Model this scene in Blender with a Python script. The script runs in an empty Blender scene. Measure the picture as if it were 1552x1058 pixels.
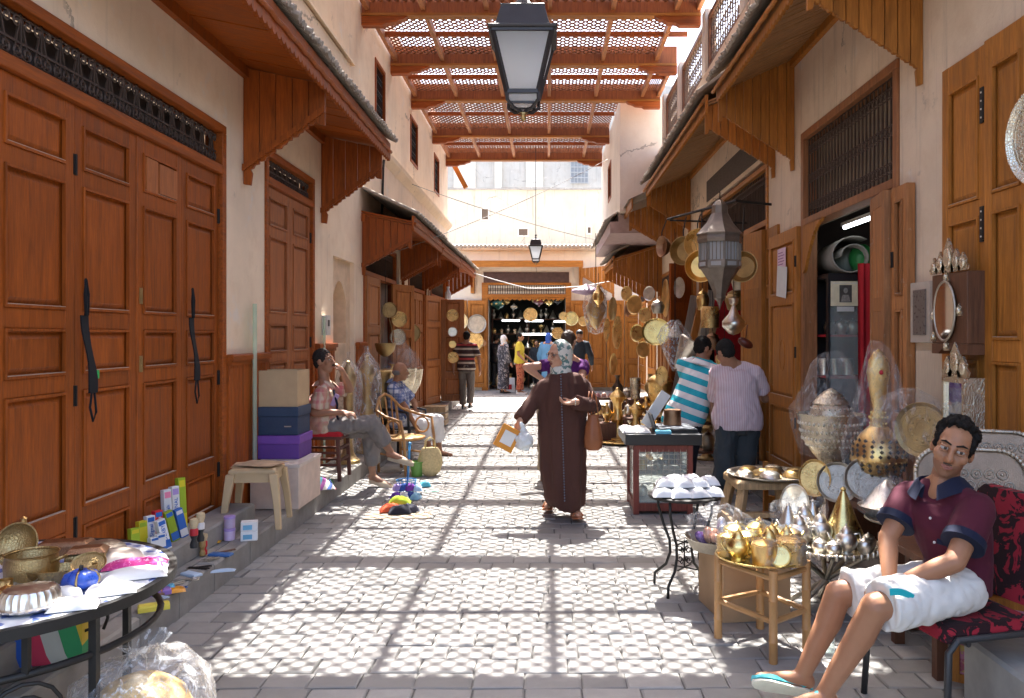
import bpy, bmesh, math, random
from mathutils import Vector as V, Matrix, Euler, noise
random.seed(7)
R = math.radians
scene = bpy.context.scene
COL = scene.collection

# ---------------------------------------------------------------- camera, sky, sun, exposure
cam_d = bpy.data.cameras.new('camera'); cam = bpy.data.objects.new('camera', cam_d); COL.objects.link(cam)
cam.location = (0, 0, 1.6); cam.rotation_euler = (R(90), 0, 0)
cam_d.sensor_width = 36; cam_d.lens = 36 * 1200 / 1552
cam_d.shift_x = -54 / 1552; cam_d.shift_y = -21 / 1552
cam_d.clip_end = 500; cam_d.clip_start = .05
scene.camera = cam
SUN_EL = 62.6
world = bpy.data.worlds.new('World'); scene.world = world; world.use_nodes = True
wn = world.node_tree; bg = wn.nodes['Background']
sky = wn.nodes.new('ShaderNodeTexSky'); sky.sky_type = 'NISHITA'; sky.sun_disc = False
sky.sun_elevation = R(SUN_EL); sky.sun_rotation = 0; sky.air_density = .85; sky.dust_density = 4; sky.ozone_density = .3
wn.links.new(sky.outputs[0], bg.inputs[0]); bg.inputs[1].default_value = .15
sd = bpy.data.lights.new('sun', 'SUN'); sd.energy = 5; sd.angle = R(.42); sd.color = (1, .975, .93)
sun = bpy.data.objects.new('sun', sd); COL.objects.link(sun)
sun.rotation_euler = (R(-(90 - SUN_EL)), 0, 0); sun.location = (0, 20, 30)
scene.view_settings.view_transform = 'Standard'; scene.view_settings.look = 'None'
scene.view_settings.exposure = 2.6; scene.view_settings.gamma = 1
scene.view_settings.use_curve_mapping = False
cy = scene.cycles
cy.max_bounces = 8; cy.diffuse_bounces = 5; cy.glossy_bounces = 3; cy.transmission_bounces = 6; cy.transparent_max_bounces = 12
cy.caustics_reflective = False; cy.caustics_refractive = False
cy.sample_clamp_indirect = 6
try:
    cy.use_denoising = True; cy.denoiser = 'OPENIMAGEDENOISE'
    cy.denoising_input_passes = 'RGB_ALBEDO_NORMAL'
except Exception: pass

# ---------------------------------------------------------------- helpers
def at(px, py, D):
    """photo pixel at a distance D -> point of the place"""
    return V(((px - 830) / 1200 * D, D, 1.6 - (py - 508) / 1200 * D))
def gp(px, py):
    return at(px, py, 1920 / (py - 508))

class MB:
    def __init__(s): s.v = []; s.f = []; s.m = []; s.tint = None
    def add(s, vs, fs, m=0):
        b = len(s.v); s.v.extend([tuple(p) for p in vs])
        for f in fs: s.f.append([b + i for i in f]); s.m.append(m)
        return s
    def box(s, x0, x1, y0, y1, z0, z1, m=0):
        return s.add([(x0,y0,z0),(x1,y0,z0),(x1,y1,z0),(x0,y1,z0),(x0,y0,z1),(x1,y0,z1),(x1,y1,z1),(x0,y1,z1)],
                     [(0,3,2,1),(4,5,6,7),(0,1,5,4),(1,2,6,5),(2,3,7,6),(3,0,4,7)], m)
    def obox(s, c, sz, M3=None, m=0):
        c = V(c); x, y, z = [a / 2 for a in sz]
        M3 = M3 or Matrix.Identity(3)
        pts = [c + M3 @ V(p) for p in [(-x,-y,-z),(x,-y,-z),(x,y,-z),(-x,y,-z),(-x,-y,z),(x,-y,z),(x,y,z),(-x,y,z)]]
        return s.add(pts, [(0,3,2,1),(4,5,6,7),(0,1,5,4),(1,2,6,5),(2,3,7,6),(3,0,4,7)], m)
    def cbox(s, x0, x1, y0, y1, z0, z1, c=.01, m=0):
        """box with the upper edges chamfered"""
        return s.add([(x0,y0,z0),(x1,y0,z0),(x1,y1,z0),(x0,y1,z0),(x0,y0,z1-c),(x1,y0,z1-c),(x1,y1,z1-c),(x0,y1,z1-c),
                      (x0+c,y0+c,z1),(x1-c,y0+c,z1),(x1-c,y1-c,z1),(x0+c,y1-c,z1)],
                     [(0,1,5,4),(1,2,6,5),(2,3,7,6),(3,0,4,7),(4,5,9,8),(5,6,10,9),(6,7,11,10),(7,4,8,11),(8,9,10,11)], m)
    def bar(s, p, q, w, h=None, up=(0,0,1), m=0):
        p, q = V(p), V(q); d = q - p; L = d.length
        if L < 1e-6: return s
        z = d / L; u = V(up)
        if abs(z.dot(u)) > .98: u = V((1,0,0))
        x = u.cross(z).normalized(); y = z.cross(x)
        M3 = Matrix((x, y, z)).transposed()
        return s.obox((p + q) / 2, (w, h or w, L), M3, m)
    def tube(s, pts, r, n=8, cap=True, m=0, closed=False):
        pts = [V(p) for p in pts]; k = len(pts)
        rs = r if isinstance(r, (list, tuple)) else [r] * k
        b = len(s.v); up = V((0,0,1)); prev = None
        for i, p in enumerate(pts):
            if closed: d = pts[(i + 1) % k] - pts[i - 1]
            else: d = pts[min(i + 1, k - 1)] - pts[max(i - 1, 0)]
            if d.length < 1e-9: d = V((0,0,1))
            d.normalize()
            if prev is None:
                a = up if abs(d.dot(up)) < .9 else V((1,0,0))
                x = a.cross(d).normalized()
            else:
                x = prev - d * prev.dot(d)
                if x.length < 1e-6: x = up.cross(d)
                x.normalize()
            prev = x; y = d.cross(x)
            for j in range(n):
                t = 2 * math.pi * j / n
                s.v.append(tuple(p + (x * math.cos(t) + y * math.sin(t)) * rs[i]))
        for i in range(k if closed else k - 1):
            a0 = b + i * n; a1 = b + ((i + 1) % k) * n
            for j in range(n):
                s.f.append([a0 + j, a0 + (j + 1) % n, a1 + (j + 1) % n, a1 + j]); s.m.append(m)
        if cap and not closed:
            s.f.append([b + j for j in range(n)][::-1]); s.m.append(m)
            s.f.append([b + (k - 1) * n + j for j in range(n)]); s.m.append(m)
        return s
    def lathe(s, prof, n=20, c=(0,0,0), M3=None, m=0, sx=1, sy=1, flute=0, nf=0, caps=True):
        c = V(c); b = len(s.v)
        for i, (r, z) in enumerate(prof):
            for j in range(n):
                t = 2 * math.pi * j / n
                rr = r * (1 + flute * math.cos(nf * t)) if nf else r
                p = V((rr * math.cos(t) * sx, rr * math.sin(t) * sy, z))
                s.v.append(tuple(c + (M3 @ p if M3 else p)))
        for i in range(len(prof) - 1):
            for j in range(n):
                s.f.append([b+i*n+j, b+i*n+(j+1)%n, b+(i+1)*n+(j+1)%n, b+(i+1)*n+j]); s.m.append(m)
        if not caps: return s
        if prof[0][0] > 1e-5: s.f.append([b + j for j in range(n)][::-1]); s.m.append(m)
        if prof[-1][0] > 1e-5: s.f.append([b + (len(prof)-1)*n + j for j in range(n)]); s.m.append(m)
        return s
    def ell(s, c, rad, M3=None, n=16, k=9, m=0):
        rx, ry, rz = rad if isinstance(rad, (tuple, list)) else (rad,)*3
        c = V(c); b = len(s.v); M3 = M3 or Matrix.Identity(3)
        for i in range(1, k):
            a = math.pi * i / k - math.pi / 2
            for j in range(n):
                t = 2 * math.pi * j / n
                s.v.append(tuple(c + M3 @ V((rx*math.cos(a)*math.cos(t), ry*math.cos(a)*math.sin(t), rz*math.sin(a)))))
        s.v.append(tuple(c + M3 @ V((0,0,-rz)))); s.v.append(tuple(c + M3 @ V((0,0,rz))))
        lo, hi = len(s.v) - 2, len(s.v) - 1
        for i in range(k - 2):
            for j in range(n):
                s.f.append([b+i*n+j, b+i*n+(j+1)%n, b+(i+1)*n+(j+1)%n, b+(i+1)*n+j]); s.m.append(m)
        for j in range(n):
            s.f.append([lo, b+(j+1)%n, b+j]); s.m.append(m)
            s.f.append([hi, b+(k-2)*n+j, b+(k-2)*n+(j+1)%n]); s.m.append(m)
        return s
    def caps(s, p, q, r1, r2, n=12, m=0):
        """tapered capsule"""
        p, q = V(p), V(q); d = q - p; L = max(d.length, 1e-4); z = d / L
        a = V((0,0,1)) if abs(z.z) < .9 else V((1,0,0))
        x = a.cross(z).normalized(); y = z.cross(x); M3 = Matrix((x, y, z)).transposed()
        pr = [(0.0001, -r1)] + [(r1*math.cos(t), -r1*math.sin(t)) for t in (1.1,.7,.3)] + [(r1, 0), (r2, L)] + \
             [(r2*math.cos(t), L + r2*math.sin(t)) for t in (.3,.7,1.1)] + [(0.0001, L + r2)]
        return s.lathe(pr, n, p, M3, m)
    def cone(s, p, q, r1, r2, n=16, m=0, sx=1, sy=1, side=None):
        """flat-ended tapered cylinder; side = direction of the local x (scaled by sx)"""
        p, q = V(p), V(q); d = q - p; L = max(d.length, 1e-4); z = d / L
        a = V(side) if side is not None else (V((0,0,1)) if abs(z.z) < .9 else V((1,0,0)))
        x = (a - z * a.dot(z)).normalized(); y = z.cross(x); M3 = Matrix((x, y, z)).transposed()
        return s.lathe([(r1, 0), (r2, L)], n, p, M3, m, sx, sy)
    def prism(s, poly, off, m=0):
        """polygon (3-D points) pushed along a vector"""
        n = len(poly); off = V(off); a = [V(p) for p in poly]
        return s.add(a + [p + off for p in a], [list(range(n))[::-1], [n + i for i in range(n)]] + [[i, (i+1)%n, n+(i+1)%n, n+i] for i in range(n)], m)
    def loft(s, rings, m=0, cap=True, close=True):
        n = len(rings[0]); b = len(s.v)
        for r in rings: s.v.extend([tuple(p) for p in r])
        for i in range(len(rings) - 1):
            for j in range(n if close else n - 1):
                s.f.append([b+i*n+j, b+i*n+(j+1)%n, b+(i+1)*n+(j+1)%n, b+(i+1)*n+j]); s.m.append(m)
        if cap:
            s.f.append([b + j for j in range(n)][::-1]); s.m.append(m)
            s.f.append([b + (len(rings)-1)*n + j for j in range(n)]); s.m.append(m)
        return s
    def mesh(s, name, mats, smooth=None):
        me = bpy.data.meshes.new(name); me.from_pydata(s.v, [], s.f)
        for mm in (mats if isinstance(mats, (list, tuple)) else [mats]): me.materials.append(mm)
        if any(s.m): me.polygons.foreach_set('material_index', s.m)
        if s.tint:
            at_ = me.attributes.new('tint', 'FLOAT', 'POINT'); at_.data.foreach_set('value', s.tint)
        bm = bmesh.new(); bm.from_mesh(me); bmesh.ops.recalc_face_normals(bm, faces=bm.faces); bm.to_mesh(me); bm.free()
        if smooth:
            me.polygons.foreach_set('use_smooth', [True] * len(me.polygons))
            if smooth is not True: me.set_sharp_from_angle(angle=R(smooth))
        me.update(); return me
    def build(s, name, mats, parent=None, smooth=None, bevel=0, loc=None, rz=0, kind=None):
        o = bpy.data.objects.new(name, s.mesh(name, mats, smooth)); COL.objects.link(o)
        if parent is not None: o.parent = parent
        if loc is not None: o.location = loc
        if rz: o.rotation_euler.z = rz
        if bevel:
            b = o.modifiers.new('bevel', 'BEVEL'); b.width = bevel; b.segments = 2; b.limit_method = 'ANGLE'; b.angle_limit = R(40)
        if kind: o['kind'] = kind
        return o

def empty(name, loc=(0,0,0), rz=0, parent=None):
    o = bpy.data.objects.new(name, None); COL.objects.link(o); o.empty_display_size = .1
    o.location = loc; o.rotation_euler.z = rz
    if parent is not None: o.parent = parent
    return o
def tag(o, label, cat, group=None):
    o['label'] = label; o['category'] = cat
    if group: o['group'] = group
    return o
def thing(name, label, cat, loc=(0,0,0), rz=0, group=None):
    return tag(empty(name, loc, rz), label, cat, group)
def inst(o, parent=None, loc=None, rz=None, scale=None):
    """another object with the same mesh"""
    c = o.copy(); COL.objects.link(c)
    if parent is not None: c.parent = parent
    if loc is not None: c.location = loc
    if rz is not None: c.rotation_euler = (0, 0, rz) if not isinstance(rz, (tuple, list)) else rz
    if scale is not None: c.scale = scale if isinstance(scale, (tuple, list)) else (scale,)*3
    return c
def copy_tree(o, label=None, loc=None, rz=None, scale=None):
    r = inst(o, None, loc, rz, scale)
    if label: r['label'] = label
    for ch in [c for c in COL.objects if c.parent == o]:
        c = inst(ch, r)
        for g in [x for x in COL.objects if x.parent == ch]: inst(g, c)
    return r
def rotm(ax, deg): return Matrix.Rotation(R(deg), 3, ax)

# ---------------------------------------------------------------- materials
MATS = {}
class NT:
    def __init__(s, name):
        s.m = bpy.data.materials.new(name); s.m.use_nodes = True; s.t = s.m.node_tree
        s.b = s.t.nodes['Principled BSDF']
    def n(s, typ, **kw):
        x = s.t.nodes.new('ShaderNode' + typ)
        for k, v in kw.items():
            if k.startswith('_'): setattr(x, k[1:], v)
            elif k.startswith('i'): s.set(x.inputs[int(k[1:])], v)
            else: s.set(x.inputs[k], v)
        return x
    def set(s, sock, v):
        if hasattr(v, 'bl_idname') or hasattr(v, 'is_output'):
            s.t.links.new(v.outputs[0] if hasattr(v, 'outputs') else v, sock)
        elif isinstance(v, (tuple, list)) and len(v) == 3 and len(sock.default_value) == 4: sock.default_value = (*v, 1)
        else: sock.default_value = v
    def coords(s, scale=(1,1,1), kind='Object', rot=(0,0,0)):
        tc = s.n('TexCoord'); mp = s.n('Mapping'); s.t.links.new(tc.outputs[kind], mp.inputs[0])
        mp.inputs['Scale'].default_value = scale; mp.inputs['Rotation'].default_value = rot
        return mp
    def noise(s, co, scale=5, detail=4, rough=.55, dist=0):
        x = s.n('TexNoise', Scale=scale, Detail=detail, Roughness=rough, Distortion=dist); s.t.links.new(co.outputs[0], x.inputs['Vector']); return x
    def ramp(s, fac, stops, const=False):
        x = s.n('ValToRGB'); s.t.links.new(fac if hasattr(fac, 'is_output') else fac.outputs[0], x.inputs[0])
        cr = x.color_ramp
        if const: cr.interpolation = 'CONSTANT'
        while len(cr.elements) < len(stops): cr.elements.new(.5)
        for e, (p, c) in zip(cr.elements, stops):
            e.position = p; e.color = (*c, 1) if len(c) == 3 else c
        return x
    def mix(s, fac, a, b, mode='MIX'):
        x = s.t.nodes.new('ShaderNodeMix'); x.data_type = 'RGBA'; x.blend_type = mode
        s.set(x.inputs[0], fac); s.set(x.inputs[6], a); s.set(x.inputs[7], b)
        class O: pass
        o = O(); o.outputs = [x.outputs[2]]; o.bl_idname = 'x'; return o
    def math(s, op, a, b=None):
        x = s.n('Math', _operation=op, i0=a)
        if b is not None: s.set(x.inputs[1], b)
        return x
    def bump(s, h, strength=.3, dist=.01):
        x = s.n('Bump', Strength=strength, Distance=dist); s.set(x.inputs['Height'], h)
        s.t.links.new(x.outputs[0], s.b.inputs['Normal']); return x
    def out(s, **kw):
        for k, v in kw.items(): s.set(s.b.inputs[k.replace('_', ' ')], v)
        return s.m
def mul(c, k): return tuple(max(0, min(1, a * k)) for a in c)

def mat(name, col, rough=.6, metal=0, var=.18, scale=9, bump=.12, stretch=(1,1,1), rand=.12, spec=.5, **kw):
    if name in MATS: return MATS[name]
    t = NT(name); co = t.coords(stretch)
    n1 = t.noise(co, scale, 5); n2 = t.noise(co, scale * 5, 3)
    c = t.mix(n1, mul(col, 1 - var * 1.5), mul(col, 1 + var * 1.5))
    oi = t.n('ObjectInfo'); rv = t.n('MapRange', i0=oi.outputs['Random'], i3=1 - rand, i4=1 + rand)
    hs = t.n('HueSaturation', Color=c, Value=rv)
    rr = t.n('MapRange', i0=n2, i3=max(0, rough - .13), i4=min(1, rough + .13))
    if bump: t.bump(n2, bump, .004)
    MATS[name] = t.out(Base_Color=hs, Roughness=rr, Metallic=metal, Specular_IOR_Level=spec, **kw); return MATS[name]

def wood(name, col, axis='z', var=.42, rough=.5, rand=.14, wear=0):
    if name in MATS: return MATS[name]
    st = {'z': (9, 9, .7), 'x': (.7, 9, 9), 'y': (9, .7, 9)}[axis]
    t = NT(name); co = t.coords(st); oi = t.n('ObjectInfo')
    ad = t.n('VectorMath', _operation='ADD', i0=co); sc = t.n('VectorMath', _operation='SCALE', i0=(13.7, 5.1, 7.3)); t.t.links.new(oi.outputs['Random'], sc.inputs['Scale'])
    t.t.links.new(sc.outputs[0], ad.inputs[1])
    g = t.noise(ad, 3.2, 6, .6, .6); fine = t.noise(ad, 14, 3, .6); big = t.noise(t.coords((1,1,1)), 1.3, 3)
    c = t.ramp(g, [(.28, mul(col, 1 - var * 1.1)), (.5, col), (.75, mul(col, 1 + var))])
    c = t.mix(t.n('MapRange', i0=fine, i1=.35, i2=.75, i3=0, i4=.55), c, mul(col, .4), 'MIX')
    c = t.mix(t.n('MapRange', i0=big, i1=.35, i2=.7, i3=0, i4=.3), c, mul((col[0]*.8, col[1]*.7, col[2]*.7), 1))
    if wear:
        w = t.noise(t.coords((3,3,3)), 4, 6, .7)
        c = t.mix(t.n('MapRange', i0=w, i1=.62, i2=.7, i3=0, i4=wear), c, (.45, .38, .3))
    sc_ = t.noise(t.coords((2.2,2.2,.8)), 7, 8, .75, 1.2)                       # rubbed, faded varnish and hand grime
    c = t.mix(t.n('MapRange', i0=sc_, i1=.6, i2=.72, i3=0, i4=.25), c, mul((col[0]*1.25, col[1]*1.5, col[2]*1.8), 1)); c = t.mix(t.n('MapRange', i0=sc_, i1=.3, i2=.4, i3=.45, i4=0), c, mul(col, .35))
    rv = t.n('MapRange', i0=oi.outputs['Random'], i3=1 - rand, i4=1 + rand)
    c = t.n('HueSaturation', Color=c, Value=rv)
    t.bump(fine, .2, .003)
    MATS[name] = t.out(Base_Color=c, Roughness=t.n('MapRange', i0=g, i3=rough - .1, i4=rough + .15), Specular_IOR_Level=.3); return MATS[name]

def metal(name, col, rough=.28, eng=0, escale=30, dark=.35, var=.15):
    escale *= 2.4
    """brass, silver...; eng: engraved relief"""
    if name in MATS: return MATS[name]
    t = NT(name); co = t.coords(); n1 = t.noise(co, 7, 5, .6); n2 = t.noise(co, 60, 3)
    c = t.mix(t.n('MapRange', i0=n1, i1=.3, i2=.75, i3=0, i4=1), mul(col, 1 - dark), mul(col, 1 + var))
    h = n2
    if eng:
        vo = t.n('TexVoronoi', Scale=escale, _feature='DISTANCE_TO_EDGE'); t.t.links.new(co.outputs[0], vo.inputs['Vector'])
        w = t.n('TexWave', Scale=escale * .35, Distortion=6, Detail=2); t.t.links.new(co.outputs[0], w.inputs['Vector'])
        h = t.math('ADD', t.n('MapRange', i0=vo, i1=0, i2=.12, i3=0, i4=1), t.math('MULTIPLY', w.outputs['Fac'], .6))
        c = t.mix(t.n('MapRange', i0=vo, i1=0, i2=.07, i3=.35, i4=0), c, mul(col, .35))
    t.bump(h, .12 + eng * .35, .002)
    MATS[name] = t.out(Base_Color=c, Metallic=1, Roughness=t.n('MapRange', i0=n1, i3=rough - .1, i4=rough + .15)); return MATS[name]

def plaster(name, col, stain=(.3,.24,.18), amt=.5, streak=0):
    if name in MATS: return MATS[name]
    t = NT(name); co = t.coords(); a = t.noise(co, .9, 6, .62); b = t.noise(co, 4.5, 8, .65); f = t.noise(co, 45, 4, .7)
    c = t.mix(t.n('MapRange', i0=a, i1=.3, i2=.72), mul(col, .86), mul(col, 1.1))
    c = t.mix(t.n('MapRange', i0=b, i1=.5, i2=.75, i3=0, i4=amt * .6), c, mul((col[0], col[1]*.9, col[2]*.8), .8))
    p = t.noise(t.coords((1.2,1.2,1.2)), 2.2, 9, .72)
    c = t.mix(t.n('MapRange', i0=p, i1=.6, i2=.68, i3=0, i4=amt * .7), c, (.74, .68, .62))
    c = t.mix(t.n('MapRange', i0=p, i1=.3, i2=.36, i3=amt * .5, i4=0), c, stain)
    if streak:
        s = t.noise(t.coords((3, 3, .18)), 3, 6, .7)
        c = t.mix(t.n('MapRange', i0=s, i1=.55, i2=.7, i3=0, i4=streak), c, stain)
    vk = t.n('TexVoronoi', Scale=.55, _feature='DISTANCE_TO_EDGE'); t.set(vk.inputs['Vector'], t.mix(.3, co, t.noise(co, 2.5, 6, .7).outputs[1]))   # hairline cracks
    ck = t.math('MULTIPLY', t.math('LESS_THAN', vk, .006), t.n('MapRange', i0=a, i1=.5, i2=.56))
    c = t.mix(t.math('MULTIPLY', ck, .6), c, mul(stain, .7))
    t.bump(t.math('ADD', t.math('MULTIPLY', b, .8), t.math('MULTIPLY', f, .3)), .35, .02)
    MATS[name] = t.out(Base_Color=c, Roughness=.9, Specular_IOR_Level=.15); return MATS[name]

def wrapmat(name='clear_wrap', op=.1, tint=(.95,.96,.97)):
    """thin clear plastic film, crinkled"""
    if name in MATS: return MATS[name]
    t = NT(name); co = t.coords((1,1,.45)); n1 = t.noise(co, 16, 5, .7, 1.5)
    t.bump(n1, .9, .03); t.out(Base_Color=tint, Roughness=.08, Specular_IOR_Level=1)
    tr = t.n('BsdfTransparent', i0=(.985,.985,.985)); ms = t.n('MixShader')
    lw = t.n('LayerWeight', Blend=.35)
    fac = t.math('ADD', t.n('MapRange', i0=n1, i1=.5, i2=.72, i3=op * .15, i4=op * 3.4), t.math('MULTIPLY', lw.outputs['Facing'], op * 1.2))  # opacity noise paints pale glints and highlights into the film
    fac = t.n('Clamp', i0=fac)
    t.set(ms.inputs[0], fac); t.set(ms.inputs[1], tr); t.t.links.new(t.b.outputs[0], ms.inputs[2])
    t.t.links.new(ms.outputs[0], t.t.nodes['Material Output'].inputs[0])
    MATS[name] = t.m; return t.m
def glassmat(name='pane_glass', tint=(.9,.95,.93), op=.15):
    if name in MATS: return MATS[name]
    t = NT(name); t.out(Base_Color=tint, Roughness=.05, Specular_IOR_Level=1)
    tr = t.n('BsdfTransparent', i0=tint); ms = t.n('MixShader'); lw = t.n('LayerWeight', Blend=.25)
    t.set(ms.inputs[0], t.math('ADD', t.math('MULTIPLY', lw.outputs['Facing'], .6), op)); t.set(ms.inputs[1], tr); t.t.links.new(t.b.outputs[0], ms.inputs[2])
    t.t.links.new(ms.outputs[0], t.t.nodes['Material Output'].inputs[0])
    MATS[name] = t.m; return t.m

RW = (.325, .076, .008); OW = (.43, .165, .028)
w_red = wood('red_brown_wood', RW); w_red_y = wood('red_brown_wood_along', RW, 'y'); w_red_x = wood('red_brown_wood_across', RW, 'x')
w_or = wood('orange_wood', OW); w_or_y = wood('orange_wood_along', OW, 'y'); w_or_x = wood('orange_wood_across', OW, 'x')
w_worn = wood('worn_orange_wood', (.4, .17, .06), wear=.5); w_dark = wood('dark_wood', (.13, .055, .03)); w_pale = wood('pale_raw_wood', (.5, .34, .18), wear=.3)
w_lat = wood('lattice_wood', (.27, .095, .032), 'y')
iron = mat('black_iron', (.03, .028, .026), .5, .6); rust = mat('dark_brown_iron', (.085, .055, .04), .6, .4)
pl_l = plaster('warm_cream_plaster', (.86, .685, .5), amt=.8, streak=.2); pl_r = plaster('grey_cream_plaster', (.76, .62, .475), (.22,.19,.16), .85, .4)
pl_b = plaster('pale_cream_plaster', (.84, .77, .66), (.3,.28,.26), .35, .25); pl_w = plaster('off_white_plaster', (.76, .68, .58), (.35,.3,.24), .5, .3)
tile_m = mat('grey_roof_tile', (.33, .29, .24), .9, var=.4, scale=14, bump=.5)
stone_m = mat('step_stone', (.29, .275, .25), .85, var=.3, scale=6, bump=.5)
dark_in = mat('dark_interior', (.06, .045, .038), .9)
brass = metal('polished_brass', (.88, .6, .24), .3); brass_e = metal('engraved_brass', (.84, .58, .24), .26, 1.2, 40)
brass_d = metal('aged_brass', (.52, .37, .17), .38, .8, 40); silver = metal('polished_silver', (.86, .82, .74), .3); silver_e = metal('engraved_silver', (.8, .71, .55), .24, 1.3, 36)
silver_d = metal('tarnished_silver', (.55, .5, .42), .36, .9, 40); gold = metal('bright_gilt_brass', (.98, .72, .3), .26); copper = metal('dull_copper', (.42, .24, .14), .36, .7, 45)
wrap = wrapmat(); wrap_d = wrapmat('thick_clear_wrap', .24); paneg = glassmat()
white_m = mat('white_paper', (.7, .69, .67), .7, var=.08, bump=.2); black_m = mat('black_plastic', (.02, .02, .022), .45); card = mat('brown_cardboard', (.5, .35, .2), .9, var=.1)
# ================================================================ THE STREET
XL, XR = -2.5, 2.5
t_ = NT('paving_stone_mat'); co = t_.coords(kind='Object')
ta = t_.n('Attribute', _attribute_name='tint')
cn = t_.noise(t_.coords((1,1,1)), 11, 6, .65); c2 = t_.noise(t_.coords((1,1,1)), 1.7, 4)
c_ = t_.ramp(ta.outputs['Fac'], [(0, (.235,.225,.21)), (.5, (.29,.277,.262)), (1, (.34,.326,.307))])
c_ = t_.mix(t_.n('MapRange', i0=cn, i1=.35, i2=.7, i3=0, i4=.3), c_, (.18,.172,.165))
c_ = t_.mix(t_.n('MapRange', i0=c2, i1=.5, i2=.75, i3=0, i4=.3), c_, (.2,.188,.175))
st2 = t_.noise(t_.coords((1,.6,1)), .8, 7, .7, .8)
c_ = t_.mix(t_.n('MapRange', i0=st2, i1=.56, i2=.66, i3=0, i4=.45), c_, (.15,.13,.12))
t_.bump(cn, .35, .008); pave_m = t_.out(Base_Color=c_, Roughness=.8, Specular_IOR_Level=.25)
joint_m = mat('dirty_joint', (.12, .113, .105), .95, var=.4, scale=20)

ground = MB().box(-40, 40, -15, 120, -.3, -.012).build('ground', joint_m); ground['kind'] = 'structure'
street = empty('street_paving'); street['kind'] = 'structure'
def stone_verts(mb, x0, x1, y0, y1, z, tint):
    c = .005; n0 = len(mb.v); j = lambda: random.uniform(-.004, .004)
    mb.add([(x0,y0,-.02),(x1,y0,-.02),(x1,y1,-.02),(x0,y1,-.02),(x0+j(),y0+j(),z-c),(x1+j(),y0+j(),z-c),(x1+j(),y1+j(),z-c),(x0+j(),y1+j(),z-c),
            (x0+c*1.6,y0+c*1.6,z+j()*.5),(x1-c*1.6,y0+c*1.6,z+j()*.5),(x1-c*1.6,y1-c*1.6,z+j()*.5),(x0+c*1.6,y1-c*1.6,z+j()*.5)],
           [(0,1,5,4),(1,2,6,5),(2,3,7,6),(3,0,4,7),(4,5,9,8),(5,6,10,9),(6,7,11,10),(7,4,8,11),(8,9,10,11)])
    mb.tint = (mb.tint or []) + [tint] * 12
vari = []
for k in range(12):
    m_ = MB(); stone_verts(m_, -.5, .5, -.5, .5, .0, k / 11)
    # stored at unit size; chamfers are scaled with the stone
    m_.v = [(x, y, z) for x, y, z in m_.v]
    vari.append(m_)
def unit_stone(k):
    m_ = MB(); stone_verts(m_, -.115, .115, -.08, .08, .0, k / 11); return m_.mesh('paving_stone', pave_m)
unit = [unit_stone(k) for k in range(12)]
CW = .165; y = 2.6; row = 0; n_obj = 0; rest = MB(); rest.tint = []
while y < 27:
    half = 2.1 if y < 19.6 else 7
    x = -half + random.uniform(-.2, 0); g = .007
    while x < half:
        w = random.uniform(.19, .27)
        x0, x1 = max(x, -half), min(x + w, half)
        if x1 - x0 > .04:
            vis = abs(x0 * 1200 / y + 54) < 790 and y > 3.3
            if vis and n_obj < 300:
                o = bpy.data.objects.new('paving_stone', random.choice(unit)); COL.objects.link(o); o.parent = street
                o.location = ((x0 + x1) / 2, y + CW / 2, random.uniform(-.003, .003)); o.scale = ((x1 - x0 - g) / .23, (CW - g) / .16, 1)
                o.rotation_euler = (random.uniform(-.006, .006), random.uniform(-.006, .006), random.choice((0, math.pi)) + random.uniform(-.008, .008)); n_obj += 1
            else:
                stone_verts(rest, x0 + g / 2, x1 - g / 2, y + g / 2, y + CW - g / 2, random.uniform(-.003, .003), random.random())
        x += w
    y += CW; row += 1
o = rest.build('paving_stones_beyond', pave_m, street); o['kind'] = 'stuff'

# raised steps along both shop fronts, made of kerb stones and a slab
def step(name, x_in, x_out, y0, y1, z=.17):
    s = empty(name); s['kind'] = 'structure'
    sg = 1 if x_out > x_in else -1
    MB().box(min(x_in, x_out - sg * .13), max(x_in, x_out - sg * .13), y0, y1, -.02, z - .006).build('step_slab', stone_m, s)
    yy = y0
    while yy < y1:
        L = random.uniform(.42, .6)
        MB().cbox(min(x_out, x_out - sg * .125), max(x_out, x_out - sg * .125), yy + .004, min(yy + L, y1) - .004, -.02, z + random.uniform(-.004, .004), .012).build('kerb_stone', stone_m, s)
        yy += L
step('stone_step', -2.5, -2.08, 1.6, 19.7)
step('stone_step', 2.5, 2.12, 3.4, 19.7)

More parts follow.
